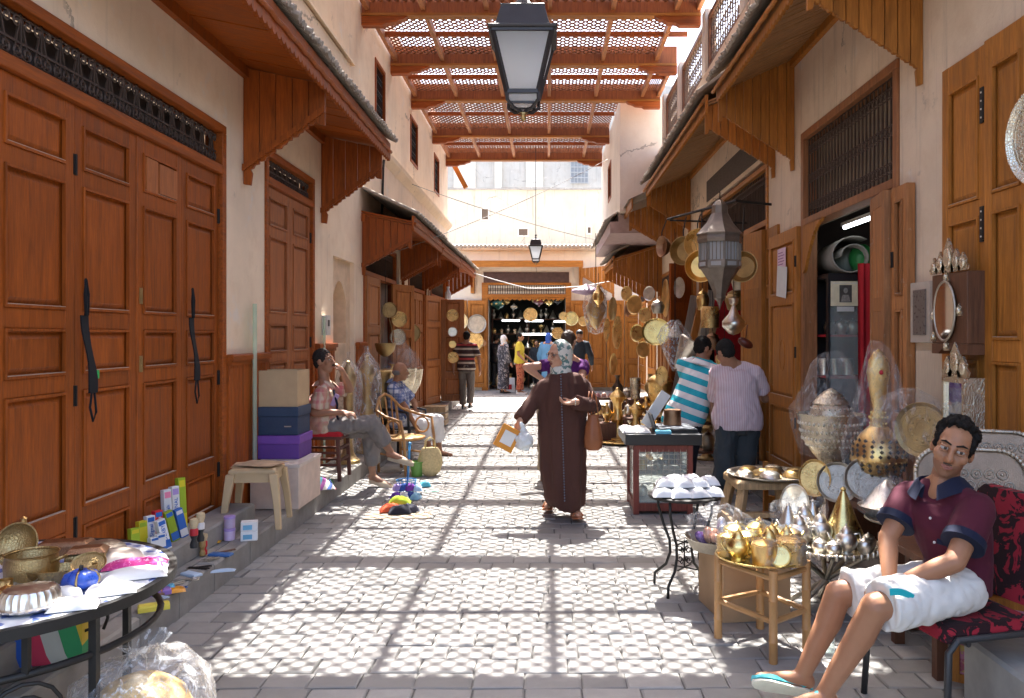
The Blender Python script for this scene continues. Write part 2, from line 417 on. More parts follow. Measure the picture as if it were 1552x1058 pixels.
# ================================================================ wood parts used by all shop fronts
dust_m = mat('dusty_ledge', (.42, .31, .24), .9)
def leaf(parent, w, h, rows, m=w_red, mp=None, loc=(0,0,0), rz=0, t=.045, sw=.085, hinges=(), cols=1, name='door_leaf', oval=False, hinge_x=0, dust=True):
    """panelled door leaf; local x along its width, front face towards -y"""
    f = MB(); mp = mp or m
    f.box(0, sw, 0, t, 0, h); f.box(w - sw, w, 0, t, 0, h)
    zs = [0] + [z for r in rows for z in r] + [h]
    for i in range(0, len(zs), 2): f.box(sw, w - sw, .002, t - .002, zs[i], zs[i + 1])
    o = f.build(name, m, parent, bevel=.004, loc=loc, rz=rz)
    cw = (w - 2 * sw) / cols
    for z0, z1 in rows:
        for c in range(cols):
            x0 = sw + c * cw + (.02 if c else 0); x1 = sw + (c + 1) * cw - (.02 if c < cols - 1 else 0)
            p = MB().box(x0, x1, .022, t - .006, z0, z1)
            i = .022; j = .05
            p.add([(x0+i,.0215,z0+i),(x1-i,.0215,z0+i),(x1-i,.0215,z1-i),(x0+i,.0215,z1-i),(x0+j,.008,z0+j),(x1-j,.008,z0+j),(x1-j,.008,z1-j),(x0+j,.008,z1-j)],
                  [(4,5,6,7),(0,1,5,4),(1,2,6,5),(2,3,7,6),(3,0,4,7)])
            q = .014                                            # planted moulding
            p.box(x0, x1, -.008, .012, z0, z0 + q); p.box(x0, x1, -.008, .012, z1 - q, z1)
            p.box(x0, x0 + q, -.008, .012, z0 + q, z1 - q); p.box(x1 - q, x1, -.008, .012, z0 + q, z1 - q)
            if oval and z1 - z0 > .8:
                p.tube([((x0+x1)/2 + .09*math.cos(a), .008, z0 + (z1-z0)*.45 + .16*math.sin(a)) for a in [k*math.pi/10 for k in range(20)]], .006, 5, closed=True)
            if dust: p.box(x0 + q, x1 - q, -.0075, .012, z0 + q + .0004, z0 + q + .0035, 1)
            p.build('panel', [mp, dust_m], o)
        if cols > 1:
            MB().box(w/2 - .02, w/2 + .02, .002, t - .002, z0, z1).build('mullion', m, o)
    for z in hinges:
        MB().box(hinge_x - .018, hinge_x + .018, -.006, .004, z, z + .11).tube([(hinge_x, -.008, z), (hinge_x, -.008, z + .11)], .007, 6).build('hinge', iron, o)
    return o
def spiral(c, r0, r1, a0, turns, n=12, plane='yz'):
    out = []
    for i in range(n + 1):
        t = i / n; r = r0 + (r1 - r0) * t; a = a0 + turns * 2 * math.pi * t
        u, v = r * math.cos(a), r * math.sin(a)
        out.append((c[0] + u, c[1], c[2] + v))
    return out
def scroll_unit(w, h):
    """one wrought-iron scroll motif in the local x-z plane"""
    m = MB(); r = .006
    m.bar((-w*.42, 0, 0), (0, 0, h), .009); m.bar((w*.42, 0, 0), (0, 0, h), .009); m.bar((0, .0, 0), (0, .0, h), .008)
    for s in (-1, 1):
        m.tube([(x * s if True else x, y, z) for x, y, z in spiral((w*.22, -.008, h*.24), w*.24, w*.05, R(200), 1.4, 14)], r, 4)
        m.tube([(x * s, y, z) for x, y, z in spiral((w*.25, -.008, h*.8), w*.2, w*.05, R(120), -1.3, 12)], r, 4)
    return m
def grille_bars(w, h, step_, rings=(), r=.006, n=5):
    """spindle grille in the local x-z plane"""
    m = MB(); k = max(2, int(w / step_))
    for i in range(k + 1):
        x = w * i / k
        m.tube([(x, 0, 0), (x, 0, h * .25), (x, 0, h * .5), (x, 0, h * .75), (x, 0, h)], [r, r * 1.1, r * 1.5, r * 1.1, r], n)
    for z in rings:
        m.bar((0, 0, z - step_ * .5), (w, 0, z - step_ * .5), .008); m.bar((0, 0, z + step_ * .5), (w, 0, z + step_ * .5), .008)
        for i in range(k):
            for s in (.28, .72):
                m.tube([(w * (i + s) / k + step_ * .24 * math.cos(a), -.006, z + step_ * .34 * math.sin(a)) for a in [j * math.pi / 4 for j in range(8)]], .004, 4, closed=True)
    m.bar((0, 0, 0), (w, 0, 0), .012); m.bar((0, 0, h), (w, 0, h), .012)
    return m
LEFT, RIGHT = R(90), R(-90)          # rotation of things whose front looks to +x (left side) / -x (right side)

def wall_with(mb, x0, x1, y0, y1, z0, z1, ops):
    ys = sorted({y0, y1, *[a for o in ops for a in o[:2] if y0 < a < y1]})
    for a, b in zip(ys, ys[1:]):
        cut = sorted([(o[2], o[3]) for o in ops if o[0] <= a + 1e-6 and o[1] >= b - 1e-6])
        z = z0
        for c, d in cut:
            if c > z + 1e-6: mb.box(x0, x1, a, b, z, c)
            z = max(z, d)
        if z < z1: mb.box(x0, x1, a, b, z, z1)
def jag(xa, xb, L, dz):
    w = xb - xa
    return [(xa, L), (xa + w*.3, L + dz*.05), (xa + w*.42, L + dz*.32), (xa + w*.62, L + dz*.42), (xa + w*.72, L + dz*.68), (xb, L + dz*.78)]
def bracket(parent, D, xw, xo, zt_w, zt_o, zb_w, zb_o, n, m, t=.03, trim=True):
    """side of an awning made of upright planks with a stepped, scalloped lower edge"""
    pn = empty('side_panel', (0, 0, 0), 0, parent)
    for i in range(n):
        a = xw + (xo - xw) * i / n; b = xw + (xo - xw) * (i + 1) / n; g = .0035 * (1 if b > a else -1)
        f = lambda u, p, q: p + (q - p) * u
        L0, L1 = f(i / n, zb_w, zb_o), f((i + 1) / n, zb_w, zb_o)
        low = jag(a + g, b - g, L0, L1 - L0)
        if i == 0: low = [(a + g, zb_w - .09), (a + (b-a)*.45, zb_w - .1), (a + (b-a)*.55, zb_w)] + low[2:]
        if i == n - 1: low = low[:3] + [(a + (b-a)*.55, zb_o - .09), (b - g, zb_o - .1)]
        top = [(b - g, f((i + 1) / n, zt_w, zt_o)), (a + g, f(i / n, zt_w, zt_o))]
        yo = D + random.uniform(-.003, .003)
        MB().prism([(x, yo, z) for x, z in low + top], (0, t, 0)).build('plank', m, pn)
    # second, thinner scalloped edging in front
    if trim:
        e = []
        for i in range(n * 2):
            u0, u1 = i / (n * 2), (i + 1) / (n * 2)
            e += jag(xw + (xo-xw)*u0, xw + (xo-xw)*u1, zb_w + (zb_o-zb_w)*u0 + .015, (zb_o-zb_w)/(n*2))
        up = [(x, z + .055) for x, z in e[::-1]]
        MB().prism([(x, D - .022, z) for x, z in e + up], (0, .017, 0)).build('scalloped_edging', m, pn)
    return pn
def fascia(parent, x, y0, y1, z0, z1, m, pitch=.09, t=.03, drop=.035):
    lo = []; n = max(2, int((y1 - y0) / pitch))
    for i in range(n):
        a = y0 + (y1 - y0) * i / n; b = y0 + (y1 - y0) * (i + 1) / n; w = b - a
        lo += [(a, z0), (a + w*.2, z0 - drop*.7), (a + w*.5, z0 - drop), (a + w*.8, z0 - drop*.7)]
    lo.append((y1, z0))
    return MB().prism([(x, y, z) for y, z in lo] + [(x, y1, z1), (x, y0, z1)], (t, 0, 0)).build('carved_fascia', m, parent)
def tiles(parent, xe, ze, xw, zw, y0, y1, pitch=.06):
    """half-round roof tiles running down the slope"""
    m = MB(); n = int((y1 - y0) / pitch)
    d = V((xe - xw, 0, ze - zw)); nx = V((-d.z, 0, d.x)).normalized()
    if nx.z < 0: nx = -nx
    m.prism([(xw, y0, zw), (xe, y0, ze), (xe, y1, ze), (xw, y1, zw)], nx * .025)
    for i in range(n):
        y = y0 + (i + .5) * (y1 - y0) / n; j = random.uniform(-.02, .03)
        p0 = V((xw, y, zw)) + nx * .03; p1 = V((xe, y, ze)) + d.normalized() * (.03 + j) + nx * .03
        p0 -= nx * .012; p1 -= nx * .012
        m.tube([p0, p0.lerp(p1, .5) , p1], [.02, .022, .024], 7)
    o = m.build('roof_tiles', tile_m, parent, smooth=50); o['kind'] = 'stuff'; return o

# ================================================================ LEFT BUILDING
LB = thing('market_building', 'long cream plastered building along the left side with closed red-brown wooden shop doors', 'building')
ops_l = [(2.6, 6.12, .17, 3.16), (7.0, 8.45, .17, 3.22), (9.23, 10.24, .17, 2.53), (10.75, 13.0, .17, 2.95), (14.2, 16.0, .17, 2.95), (16.9, 19.2, .17, 2.95),
         (11.45, 12.15, 4.77, 5.64), (14.4, 15.2, 4.77, 5.62), (17.4, 18.2, 4.77, 5.62)]
w = MB(); wall_with(w, XL - .4, XL, .5, 19.8, 0, 6.6, [o for o in ops_l])
w.build('wall', pl_l, LB)
# niche with a pointed arch
nb = MB(); arch = [(9.42, 1.5), (9.42, 2.05)] + [(9.42 + .31 * u, 2.05 + .22 * math.sin(u * math.pi / 2)) for u in (.25,.5,.75,1)]
arch += [(10.04 - (y_ - 9.42), z_) for y_, z_ in arch[::-1][1:]]
outer = [(9.23, .17), (9.23, 2.53), (10.24, 2.53), (10.24, .17)]
nb.box(XL - .3, XL - .06, 9.23, 9.42, .17, 2.53); nb.box(XL - .3, XL - .06, 10.04, 10.24, .17, 2.53); nb.box(XL - .3, XL - .06, 9.42, 10.04, .17, 1.5)
nb.prism([(XL - .3, y_, z_) for y_, z_ in arch[1:-1] + [(10.04, 2.53), (9.42, 2.53)]], (.24, 0, 0))
nb.box(XL - .32, XL - .22, 9.42, 10.04, 1.5, 2.4)
nb.build('arched_niche', mat('niche_plaster', (.68, .5, .33), .9), LB)
MB().box(XL, XL + .12, 6.2, 9.55, 4.62, 4.86).cbox(XL, XL + .17, 6.2, 9.6, 4.86, 4.91, .02).build('cornice', pl_l, LB)
MB().prism([(XL, 12, 4.2), (XL + .1, 12, 4.3), (XL + .12, 12, 4.36), (XL, 12, 4.44)], (0, 7.8, 0)).build('cornice', pl_l, LB)
def upper_window(y0, y1, z0, z1, parent, x, side):
    f = MB(); t = .05
    xa, xb = (x - .12, x + .015) if side == LEFT else (x - .015, x + .12)
    f.box(xa, xb, y0, y0 + t, z0, z1); f.box(xa, xb, y1 - t, y1, z0, z1); f.box(xa, xb, y0 + t, y1 - t, z0, z0 + t); f.box(xa, xb, y0 + t, y1 - t, z1 - t, z1)
    f.box(xa - .02 if side == LEFT else xb, xa if side == LEFT else xb + .02, y0, y1, z0, z1)
    wn_ = f.build('window', [w_red], parent)
    g = grille_bars(y1 - y0 - .1, z1 - z0 - .1, .08, [(z1 - z0) * k for k in (.2, .45, .7)])
    b = g.build('grille', iron, wn_, loc=(x - .03 if side == LEFT else x + .03, y0 + .05 if side == LEFT else y1 - .05, z0 + .05), rz=side)
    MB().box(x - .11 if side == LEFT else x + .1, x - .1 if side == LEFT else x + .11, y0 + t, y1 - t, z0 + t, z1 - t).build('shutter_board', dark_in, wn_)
for y0, y1 in ((11.45, 12.15), (14.4, 15.2), (17.4, 18.2)): upper_window(y0, y1, 4.77, 5.62, LB, XL, LEFT)

ROWS = [(.13, .40), (.50, 1.13), (1.22, 1.46), (1.56, 2.23), (2.32, 2.56)]
def doorway(parent, y0, y1, z0, zl, zt, side, x, m, grille=True, post=.07, mk='scroll', head=.06):
    """frame, lintel and grille over a shop door"""
    s = 1 if side == LEFT else -1
    f = MB(); xa, xb = sorted((x - s * .12, x + s * .02))
    f.box(xa, xb, y0 - post, y0, z0, zt); f.box(xa, xb, y1, y1 + post, z0, zt)
    f.box(xa, xb, y0 - post, y1 + post, zt, zt + head); f.box(xa, xb, y0, y1, zl, zl + .07)
    fr = f.build('door_frame', m, parent, bevel=.006)
    if grille:
        W, H = y1 - y0, zt - zl - .07
        gx = x - s * .04
        if mk == 'scroll':
            n = max(3, round(W / .155)); u = scroll_unit(W / n, H).build('iron_scroll', rust, fr); 
            for i in range(n):
                o = u if i == 0 else inst(u, fr)
                o.location = (gx, y0 + W * (i + .5) / n, zl + .07); o.rotation_euler.z = side
            q = MB()
            for z in (.02, H * .42, H - .02): q.bar((gx, y0, zl + .07 + z), (gx, y1, zl + .07 + z), .012)
            q.build('iron_bar', rust, fr)
        else:
            grille_bars(W, H, .075, [H * k for k in (.14, .5, .86)] if mk == 'rows' else [H * .85], .007).build('spindle_grille', rust, fr, loc=(gx, y0 if side == LEFT else y1, zl + .07), rz=side)
        xg = x - s * .13
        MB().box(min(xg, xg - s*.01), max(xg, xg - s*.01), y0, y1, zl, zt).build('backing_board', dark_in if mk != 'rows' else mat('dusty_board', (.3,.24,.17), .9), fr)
    return fr
# first wide folding door: six leaves
doorway(LB, 2.66, 6.05, .17, 2.83, 3.15, LEFT, XL, w_red_y)
eds = [2.66, 2.95, 3.58, 4.207, 4.84, 5.435, 6.05]
for i, (a, b) in enumerate(zip(eds, eds[1:])):
    lf = leaf(LB, b - a - .006, 2.655, ROWS, loc=(XL - .012 - (.004 if i % 2 else 0), a + .003, .172), rz=LEFT, hinges=(.35, 1.05, 2.28) if i in (3, 5) else ((.5, 2.3) if i == 1 else ()), hinge_x=0 if i != 5 else b - a - .01, sw=.075 if b - a > .4 else .05)
    if i == 4:
        for z in (1.2, 1.62): MB().box(-.004 + .03, .06, -.006, .0, z, z + .1).box(.037, .05, -.009, -.006, z + .03, z + .06).build('lock_plate', brass_d, lf)
        MB().box(.26, .5, -.014, .008, 2.34, 2.53).box(.1, .24, -.012, .008, 2.33, 2.54).build('patch_board', wood('patched_wood', (.4,.13,.04)), lf)
sl_ = MB().cbox(XL + .001, XL + .23, 2.6, 6.14, .168, .3, .012).build('door_sill', stone_m, LB)
# second door with two leaves
doorway(LB, 7.06, 8.38, .17, 2.95, 3.2, LEFT, XL, w_red_y)
for i, (a, b) in enumerate(((7.06, 7.72), (7.72, 8.38))):
    lf = leaf(LB, b - a - .006, 2.77, [(.13, .45), (.56, 1.18), (1.27, 1.53), (1.63, 2.33), (2.42, 2.68)], m=w_worn if False else wood('lighter_red_wood', (.37, .125, .042)), loc=(XL - .012, a + .003, .172), rz=LEFT, hinges=(.4, 1.3, 2.4), hinge_x=.0 if i == 0 else b - a - .01)
# wainscot boards beside the doors
def wainscot(parent, x, y0, y1, z1, side, m=w_red, z0=.17, t=.03, pitch=.075):
    s = 1 if side == LEFT else -1
    n = max(1, round((y1 - y0) / pitch)); wn_ = empty('wainscot', parent=parent)
    for i in range(n):
        a = y0 + (y1 - y0) * i / n; b = y0 + (y1 - y0) * (i + 1) / n
        xa, xb = sorted((x + s * .001, x + s * (t + random.uniform(-.002, .002))))
        MB().box(xa, xb, a + .002, b - .002, z0, z1 - .04).build('board', m, wn_, bevel=.004)
    xa, xb = sorted((x + s * .001, x + s * (t + .035)))
    MB().cbox(xa, xb, y0 - .01, y1 + .01, z1 - .04, z1 + .01, .012).box(min(xa, xb) if s > 0 else xb - t - .015, xa + t + .015 if s > 0 else xb, y0, y1, z1 - .08, z1 - .041).build('cap_rail', w_red_y, wn_)
wainscot(LB, XL, 6.15, 6.98, 1.44, LEFT); wainscot(LB, XL, 8.48, 9.2, 1.5, LEFT); wainscot(LB, XL, 10.3, 10.7, 1.5, LEFT); wainscot(LB, XL, 13.2, 14.1, 1.5, LEFT)
# shop rooms behind the open doors
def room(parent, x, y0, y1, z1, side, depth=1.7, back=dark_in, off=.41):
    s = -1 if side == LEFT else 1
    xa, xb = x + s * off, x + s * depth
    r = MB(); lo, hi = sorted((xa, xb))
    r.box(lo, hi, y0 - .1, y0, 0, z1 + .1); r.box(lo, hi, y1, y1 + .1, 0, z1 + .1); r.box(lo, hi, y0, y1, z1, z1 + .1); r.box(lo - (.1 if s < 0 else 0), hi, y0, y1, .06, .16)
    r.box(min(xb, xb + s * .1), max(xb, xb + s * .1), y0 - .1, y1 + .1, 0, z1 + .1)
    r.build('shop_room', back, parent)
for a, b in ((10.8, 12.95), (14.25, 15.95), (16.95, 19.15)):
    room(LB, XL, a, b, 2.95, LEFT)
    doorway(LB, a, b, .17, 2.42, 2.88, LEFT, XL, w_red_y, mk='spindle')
red_cloth = mat('red_cloth', (.45, .012, .02), .85, var=.25, scale=3)
MB().box(-3.3, -3.28, 11.4, 12.9, .9, 2.4).build('red_curtain', red_cloth, LB)
R3 = [(.12, .5), (.62, 1.4), (1.5, 2.15)]
wl = wood('mid_orange_wood', (.44, .165, .05))
leaf(LB, .85, 2.24, [(.12, .7), (.8, 1.45), (1.55, 2.14)], m=wl, loc=(XL + .05, 10.76, .173), rz=LEFT)
leaf(LB, .55, 2.24, R3, m=wl, loc=(XL + .05, 12.55, .173), rz=R(62), name='door_leaf')
leaf(LB, .72, 2.24, R3, m=wl, loc=(XL + .03, 13.0, .173), rz=LEFT)
for k in range(2): leaf(LB, .8, 2.24, [(.12, .7), (.8, 1.5), (1.62, 2.12)], m=wl, loc=(XL - .01, 14.32 + .82 * k, .173), rz=LEFT, cols=2)
leaf(LB, .95, 2.24, [(.12, .8), (.9, 1.6), (1.7, 2.14)], m=wl, loc=(XL + .05, 16.0, .173), rz=R(80))
leaf(LB, .5, 2.2, R3, m=wl, loc=(XL + .2, 17.1, .173), rz=R(12))
for y_ in (13.02, 16.1): MB().box(XL, XL + .06, y_, y_ + .1, .17, 3.0).build('door_post', mat('pale_post', (.62, .5, .36), .8), LB)

# ---- awnings of the left side
def awning(parent, side, y0, y1, xw, zw, xo, zo, panels, m, m_across, nplank=6, boards=.26, zbw=2.95, zbo=3.35, tile=True, rafters=True, fz=.12, stuffed=False, roof_up=.25):
    s = 1 if side == LEFT else -1
    a = empty('awning', parent=parent)
    yy = y0; narrow = MB()
    while yy < y1 - .01:
        w_ = min(boards * random.uniform(.9, 1.1), y1 - yy); jz = random.uniform(0, .008)
        P = [(xw, yy + .004, zw + jz), (xo, yy + .004, zo + jz), (xo, yy + w_ - .004, zo + jz), (xw, yy + w_ - .004, zw + jz)]
        if stuffed: narrow.prism(P, (0, 0, .02))
        else: MB().prism(P, (0, 0, .022)).build('soffit_board', m_across, a)
        yy += w_
    if stuffed:
        o = narrow.build('soffit_boards', m_across, a); o['kind'] = 'stuff'
    # plank over the boards so that no light falls through the joints
    MB().prism([(xw, y0, zw + .032), (xo, y0, zo + .032), (xo, y1, zo + .032), (xw, y1, zw + .032)], (0, 0, .02)).build('roof_deck', m_across, a)
    if rafters:
        MB().box(min(xw, xw + s * .05), max(xw, xw + s * .05), y0, y1, zw - .09, zw - .001).build('wall_plate', m, a)
    f = fascia(a, xo, y0 - .02, y1 + .02, zo - .05, zo + fz, m)
    MB().tube([(xo + s * .04, y0 + (y1 - y0) * k / 60, zo + .02 + .008 * math.sin(k * 2.2)) for k in range(61)], .02, 6).build('rope_moulding', m, a, smooth=True)
    for D in panels: bracket(a, D, xw + s * .002, xo - s * .004, zw - .003, zo - .006, zbw, zbo, nplank, m, trim=side == LEFT)
    if tile: tiles(a, xo + s * .06, zo + fz + .03, xw, zw + roof_up + .1, y0 - .05, y1 + .05)
    return a
awning(LB, LEFT, 3.0, 9.0, XL, 3.8, -1.82, 3.66, (6.49, 8.72), w_red, w_red_x, 5, .27, 2.93, 3.42)
awning(LB, LEFT, 10.62, 13.4, XL, 3.22, -1.82, 3.08, (10.64, 13.15), w_red, w_red_x, 7, .3, 2.5, 2.86)
awning(LB, LEFT, 13.5, 16.25, XL, 3.2, -1.82, 3.06, (13.52, 16.0), w_red, w_red_x, 7, .3, 2.5, 2.86)
awning(LB, LEFT, 16.35, 19.6, XL, 3.2, -1.82, 3.08, (16.38, 19.3), w_red, w_red_x, 7, .3, 2.5, 2.86)
# straight diagonal strut at the far upper corner
MB().bar((-2.42, 19.9, 6.0), (-2.05, 19.9, 5.3), .1, .12).build('strut', w_or, LB)

# ================================================================ RIGHT BUILDING
RB = thing('market_building', 'worn cream building along the right side with open orange wooden shop doors and lattice balcony', 'building')
ops_r = [(5.62, 7.77, .17, 3.58), (8.95, 13.0, .17, 3.62), (15.4, 17.9, .17, 2.9), (18.2, 19.7, .17, 2.9), (20.1, 21.6, .17, 2.9)]
w = MB(); wall_with(w, XR, XR + .11, .5, 21.9, 0, 4.75, ops_r); w.build('wall', pl_r, RB)
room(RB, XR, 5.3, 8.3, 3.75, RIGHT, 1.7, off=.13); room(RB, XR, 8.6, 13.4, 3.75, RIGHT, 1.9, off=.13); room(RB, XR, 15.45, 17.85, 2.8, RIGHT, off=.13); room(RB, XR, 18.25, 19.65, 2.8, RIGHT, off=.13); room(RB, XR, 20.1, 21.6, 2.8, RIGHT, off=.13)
doorway(RB, 20.2, 21.5, .17, 2.4, 2.85, RIGHT, XR, w_or_y, mk='spindle')
doorway(RB, 5.7, 7.69, .17, 2.66, 3.5, RIGHT, XR, wood('worn_frame_wood', (.36, .15, .06), 'z', wear=.35), mk='rows', post=.075, head=.07)
doorway(RB, 9.02, 12.93, .17, 2.85, 3.5, RIGHT, XR, w_or_y, mk='spindle', post=.07)
MB().box(XR - .012, XR + .01, 9.2, 12.4, 3.68, 4.0).build('weathered_board', mat('weathered_dark_board', (.1, .075, .06), .9, var=.5, stretch=(8,1,8)), RB)
doorway(RB, 15.5, 17.8, .17, 2.4, 2.85, RIGHT, XR, w_or_y, mk='spindle'); doorway(RB, 18.3, 19.6, .17, 2.4, 2.85, RIGHT, XR, w_or_y, mk='spindle')
# scalloped trim inside the opening of the first shop
fs = MB(); lo = []
for i in range(12):
    u = i / 12; lo += [(7.62 - u*.5, 2.66 - .42 * (1-u)**2 - .02), (7.62 - u*.5 - .02, 2.66 - .42 * (1-u)**2 + .015)]
fs.prism([(XR - .03, y, z) for y, z in [(7.66, 2.655)] + [(7.66, 2.2)] + lo + [(7.1, 2.655)]], (.03, 0, 0)); fs.build('scalloped_trim', w_or, RB)
RR = [(.1, .75), (.87, 1.85), (1.97, 2.4)]
lf = leaf(RB, .98, 2.5, [(.1, .68), (.78, 1.75), (1.85, 2.38)], m=w_or, loc=(XR - .05, 8.78, .175), rz=RIGHT, hinges=(.5, 1.2, 2.1), oval=True, hinge_x=.96)
# notices pinned on it
for (y0, y1, z0, z1, mm) in ((8.08, 8.33, 2.28, 2.5, 'pink'), (8.0, 8.36, 1.98, 2.32, 'white')): pass
MB().box(.38, .66, -.012, -.009, 2.08, 2.33).build('pinned_notice', mat('pink_notice', (.7, .5, .6), .8), lf)
n_ = MB().obox((.55, -.018, 1.98), (.34, .003, .32), rotm('Y', 7)).build('pinned_notice', white_m, lf)
tl = MB()
for k in range(5): tl.box(.41, .41 + random.uniform(.15, .23), -.0135, -.0125, 2.28 - k * .03, 2.288 - k * .03)
tl.build('print_lines', mat('print_purple', (.3, .1, .25), .9), lf)
# narrow folded leaves at the near side of that door
for k, (y_, a, w_, x_) in enumerate(((5.63, 80, .42, XR - .05), (5.6, -90, .24, XR - .07))):
    leaf(RB, w_, 2.46, [(.1, .75), (.87, 1.6), (1.7, 2.36)], m=w_worn, loc=(x_, y_, .175), rz=R(a), t=.06, sw=.06, hinges=(.55, 1.9), hinge_x=.02)
# large pale leaves folded against the wall near the viewer
for k, (y_, w_) in enumerate(((4.92, .5), (4.41, .42))):
    lf = leaf(RB, w_, 3.06, [(.12, .62), (.74, 1.28), (1.4, 2.1), (2.2, 2.9)], m=w_or, loc=(XR - .05 - .02 * k, y_, .175), rz=RIGHT, sw=.08, t=.05)
    for z in (.95, 1.95, 2.62):
        h = MB().box(w_ - .055, w_ - .02, -.01, .0, z, z + .2) .box(w_ + .005, w_ + .04, -.01, 0, z, z + .2).tube([(w_ - .008, -.012, z + .01), (w_ - .008, -.012, z + .19)], .01, 6)
        for q in range(4):
            for u in (-.037, .022): h.ell((w_ + u, -.011, z + .03 + q * .047), (.006, .004, .006), n=6, k=4, m=1)
        if k == 0: h.build('hinge', [iron, silver], lf)
# leaf edges and posts of the second shop
leaf(RB, .62, 2.62, RR, m=w_or, loc=(XR - .03, 8.97, .175), rz=R(98), t=.05)
leaf(RB, .5, 2.62, RR, m=w_or, loc=(XR - .03, 9.02, .175), rz=RIGHT, t=.05, hinges=(.5, 2.2), hinge_x=.02)
leaf(RB, .55, 2.62, RR, m=w_red, loc=(XR - .03, 13.5, .175), rz=R(215), t=.05)
leaf(RB, .6, 2.62, RR, m=w_red, loc=(XR - .03, 14.1, .175), rz=R(240), t=.05)
for y_ in (13.3, 15.2): MB().box(XR - .06, XR, y_, y_ + .12, .17, 3.3).build('door_post', w_or, RB)
for a, b in ((15.52, 16.65), (16.68, 17.78), (18.32, 19.58), (20.22, 21.48)): leaf(RB, b - a, 2.22, R3, m=w_or, loc=(XR - .012, b, .175), rz=RIGHT, cols=2)
MB().box(XR - .05, XR, 5.08, 5.35, 1.55, 1.95).box(XR - .058, XR - .05, 5.12, 5.3, 1.6, 1.9, 1).build('meter_box', [mat('meter_grey', (.42, .36, .3), .8), mat('meter_window', (.12, .1, .09), .3)], RB, bevel=.006)
MB().box(XR - .035, XR, 4.95, 5.3, .2, 1.5).build('conduit_board', mat('conduit_grey', (.5, .4, .3), .9, stretch=(1,20,1)), RB)
# right awnings
awning(RB, RIGHT, 3.2, 8.05, XR, 4.4, 1.72, 4.05, (5.26, 8.0), w_or, wood('soffit_pine', (.42, .23, .1), 'x'), 9, .055, 3.36, 3.86, stuffed=True, roof_up=.35)
awning(RB, RIGHT, 8.65, 13.85, XR, 4.4, 1.72, 4.1, (8.68, 13.8), w_or, wood('soffit_pine', (.42, .23, .1), 'x'), 9, .055, 3.42, 3.9, stuffed=True, roof_up=.35)
ga = empty('awning', parent=RB)
bracket(ga, 14.6, XR, 1.5, 4.2, 3.86, 3.05, 3.62, 9, w_or); fascia(ga, 1.47, 13.9, 16.5, 3.86, 4.0, w_or)
MB().prism([(1.46, 13.9, 4.0), (1.42, 13.9, 3.98), (XR, 13.9, 4.5), (XR, 13.9, 4.4)], (0, 2.6, 0)).build('roof_deck', tile_m, ga)
awning(RB, RIGHT, 17.2, 19.8, XR, 3.55, 1.42, 3.2, (17.25, 19.7), w_or, w_or_x, 11, .2, 2.5, 3.0)
# balcony above the awnings: base, posts, lattice panels
MB().box(2.06, 3.2, 3.0, 14.8, 4.72, 5.02).build('balcony_base', pl_r, RB)
for y_ in (8.25, 10.3, 12.3, 13.95, 6.2): MB().box(2.05, 2.2, y_, y_ + .22, 5.02, 5.85).build('balcony_post', pl_w, RB)
for a, b in ((6.45, 8.22), (8.5, 10.27), (10.55, 12.27), (12.55, 13.92)):
    bf = MB(); q = .06
    bf.box(2.08, 2.16, a, a + q, 5.03, 5.75); bf.box(2.08, 2.16, b - q, b, 5.03, 5.75); bf.box(2.08, 2.16, a + q, b - q, 5.03, 5.03 + q); bf.box(2.08, 2.16, a + q, b - q, 5.75 - q, 5.75)
    bo = bf.build('balcony_panel', w_dark, RB)
    grille_bars(b - a - .12, .6, .12, [.1, .3, .5], .007).build('lattice', rust, bo, loc=(2.12, b - .06, 5.09), rz=RIGHT)

# jutting upper storey further on
JB = thing('jutting_storey', 'plain cream upper storey jutting out over the right side beyond the balcony', 'building')
jw = MB(); wall_with(jw, 1.36, 1.6, 14.85, 20.0, 3.92, 6.06, [(16.9, 17.7, 4.55, 5.35)]); jw.box(1.6, 3.4, 14.85, 15.1, 3.92, 6.06); jw.box(1.6, 3.4, 19.8, 20, 3.92, 6.06); jw.box(1.6, 3.4, 15.1, 19.8, 3.92, 4.1)
jw.build('wall', pl_w, JB)
upper_window(16.9, 17.7, 4.55, 5.35, JB, 1.36, RIGHT)
kb = MB().box(1.2, 1.36, 15.2, 19.9, 3.56, 3.78); kb.box(1.36, 2.48, 15.2, 19.9, 3.56, 3.91); kb.build('corbel_box', mat('mauve_plaster', (.42, .32, .3), .9), JB)
tiles(JB, 1.14, 3.8, 1.36, 3.95, 15.15, 19.95, .14)

# ================================================================ END OF THE STREET
BF = thing('shop_building', 'low cream shop building closing the street with wide open shop front and tiled edge', 'building')
YB = 22.9
fw = MB()
for x0, x1, z0, z1 in ((-9, -1.72, 0, 4.05), (.52, 9, 0, 4.05), (-1.72, .52, 2.78, 4.05)): fw.box(x0, x1, YB, YB + .4, z0, z1)
fw.build('wall', pl_b, BF)
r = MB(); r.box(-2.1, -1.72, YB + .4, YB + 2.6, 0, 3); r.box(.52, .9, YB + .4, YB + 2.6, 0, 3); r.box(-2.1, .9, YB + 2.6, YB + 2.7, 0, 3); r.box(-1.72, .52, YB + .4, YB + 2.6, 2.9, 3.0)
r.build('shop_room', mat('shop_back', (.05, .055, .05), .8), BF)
MB().box(-9, 9, YB - .22, YB + 3, 4.05, 4.12).build('roof_slab', pl_w, BF)
rt = MB()
for i in range(90): rt.tube([(-5 + i * .115, YB - .3 + random.uniform(-.03, .03), 4.14), (-5 + i * .115, YB + 1, 4.3)], .055, 6)
o = rt.build('roof_tiles', tile_m, BF, smooth=50); o['kind'] = 'stuff'
MB().box(-1.85, .62, YB - .03, YB, 3.12, 3.42).build('sign_board', mat('bare_dark_sign', (.1, .06, .055), .9, var=.4), BF)
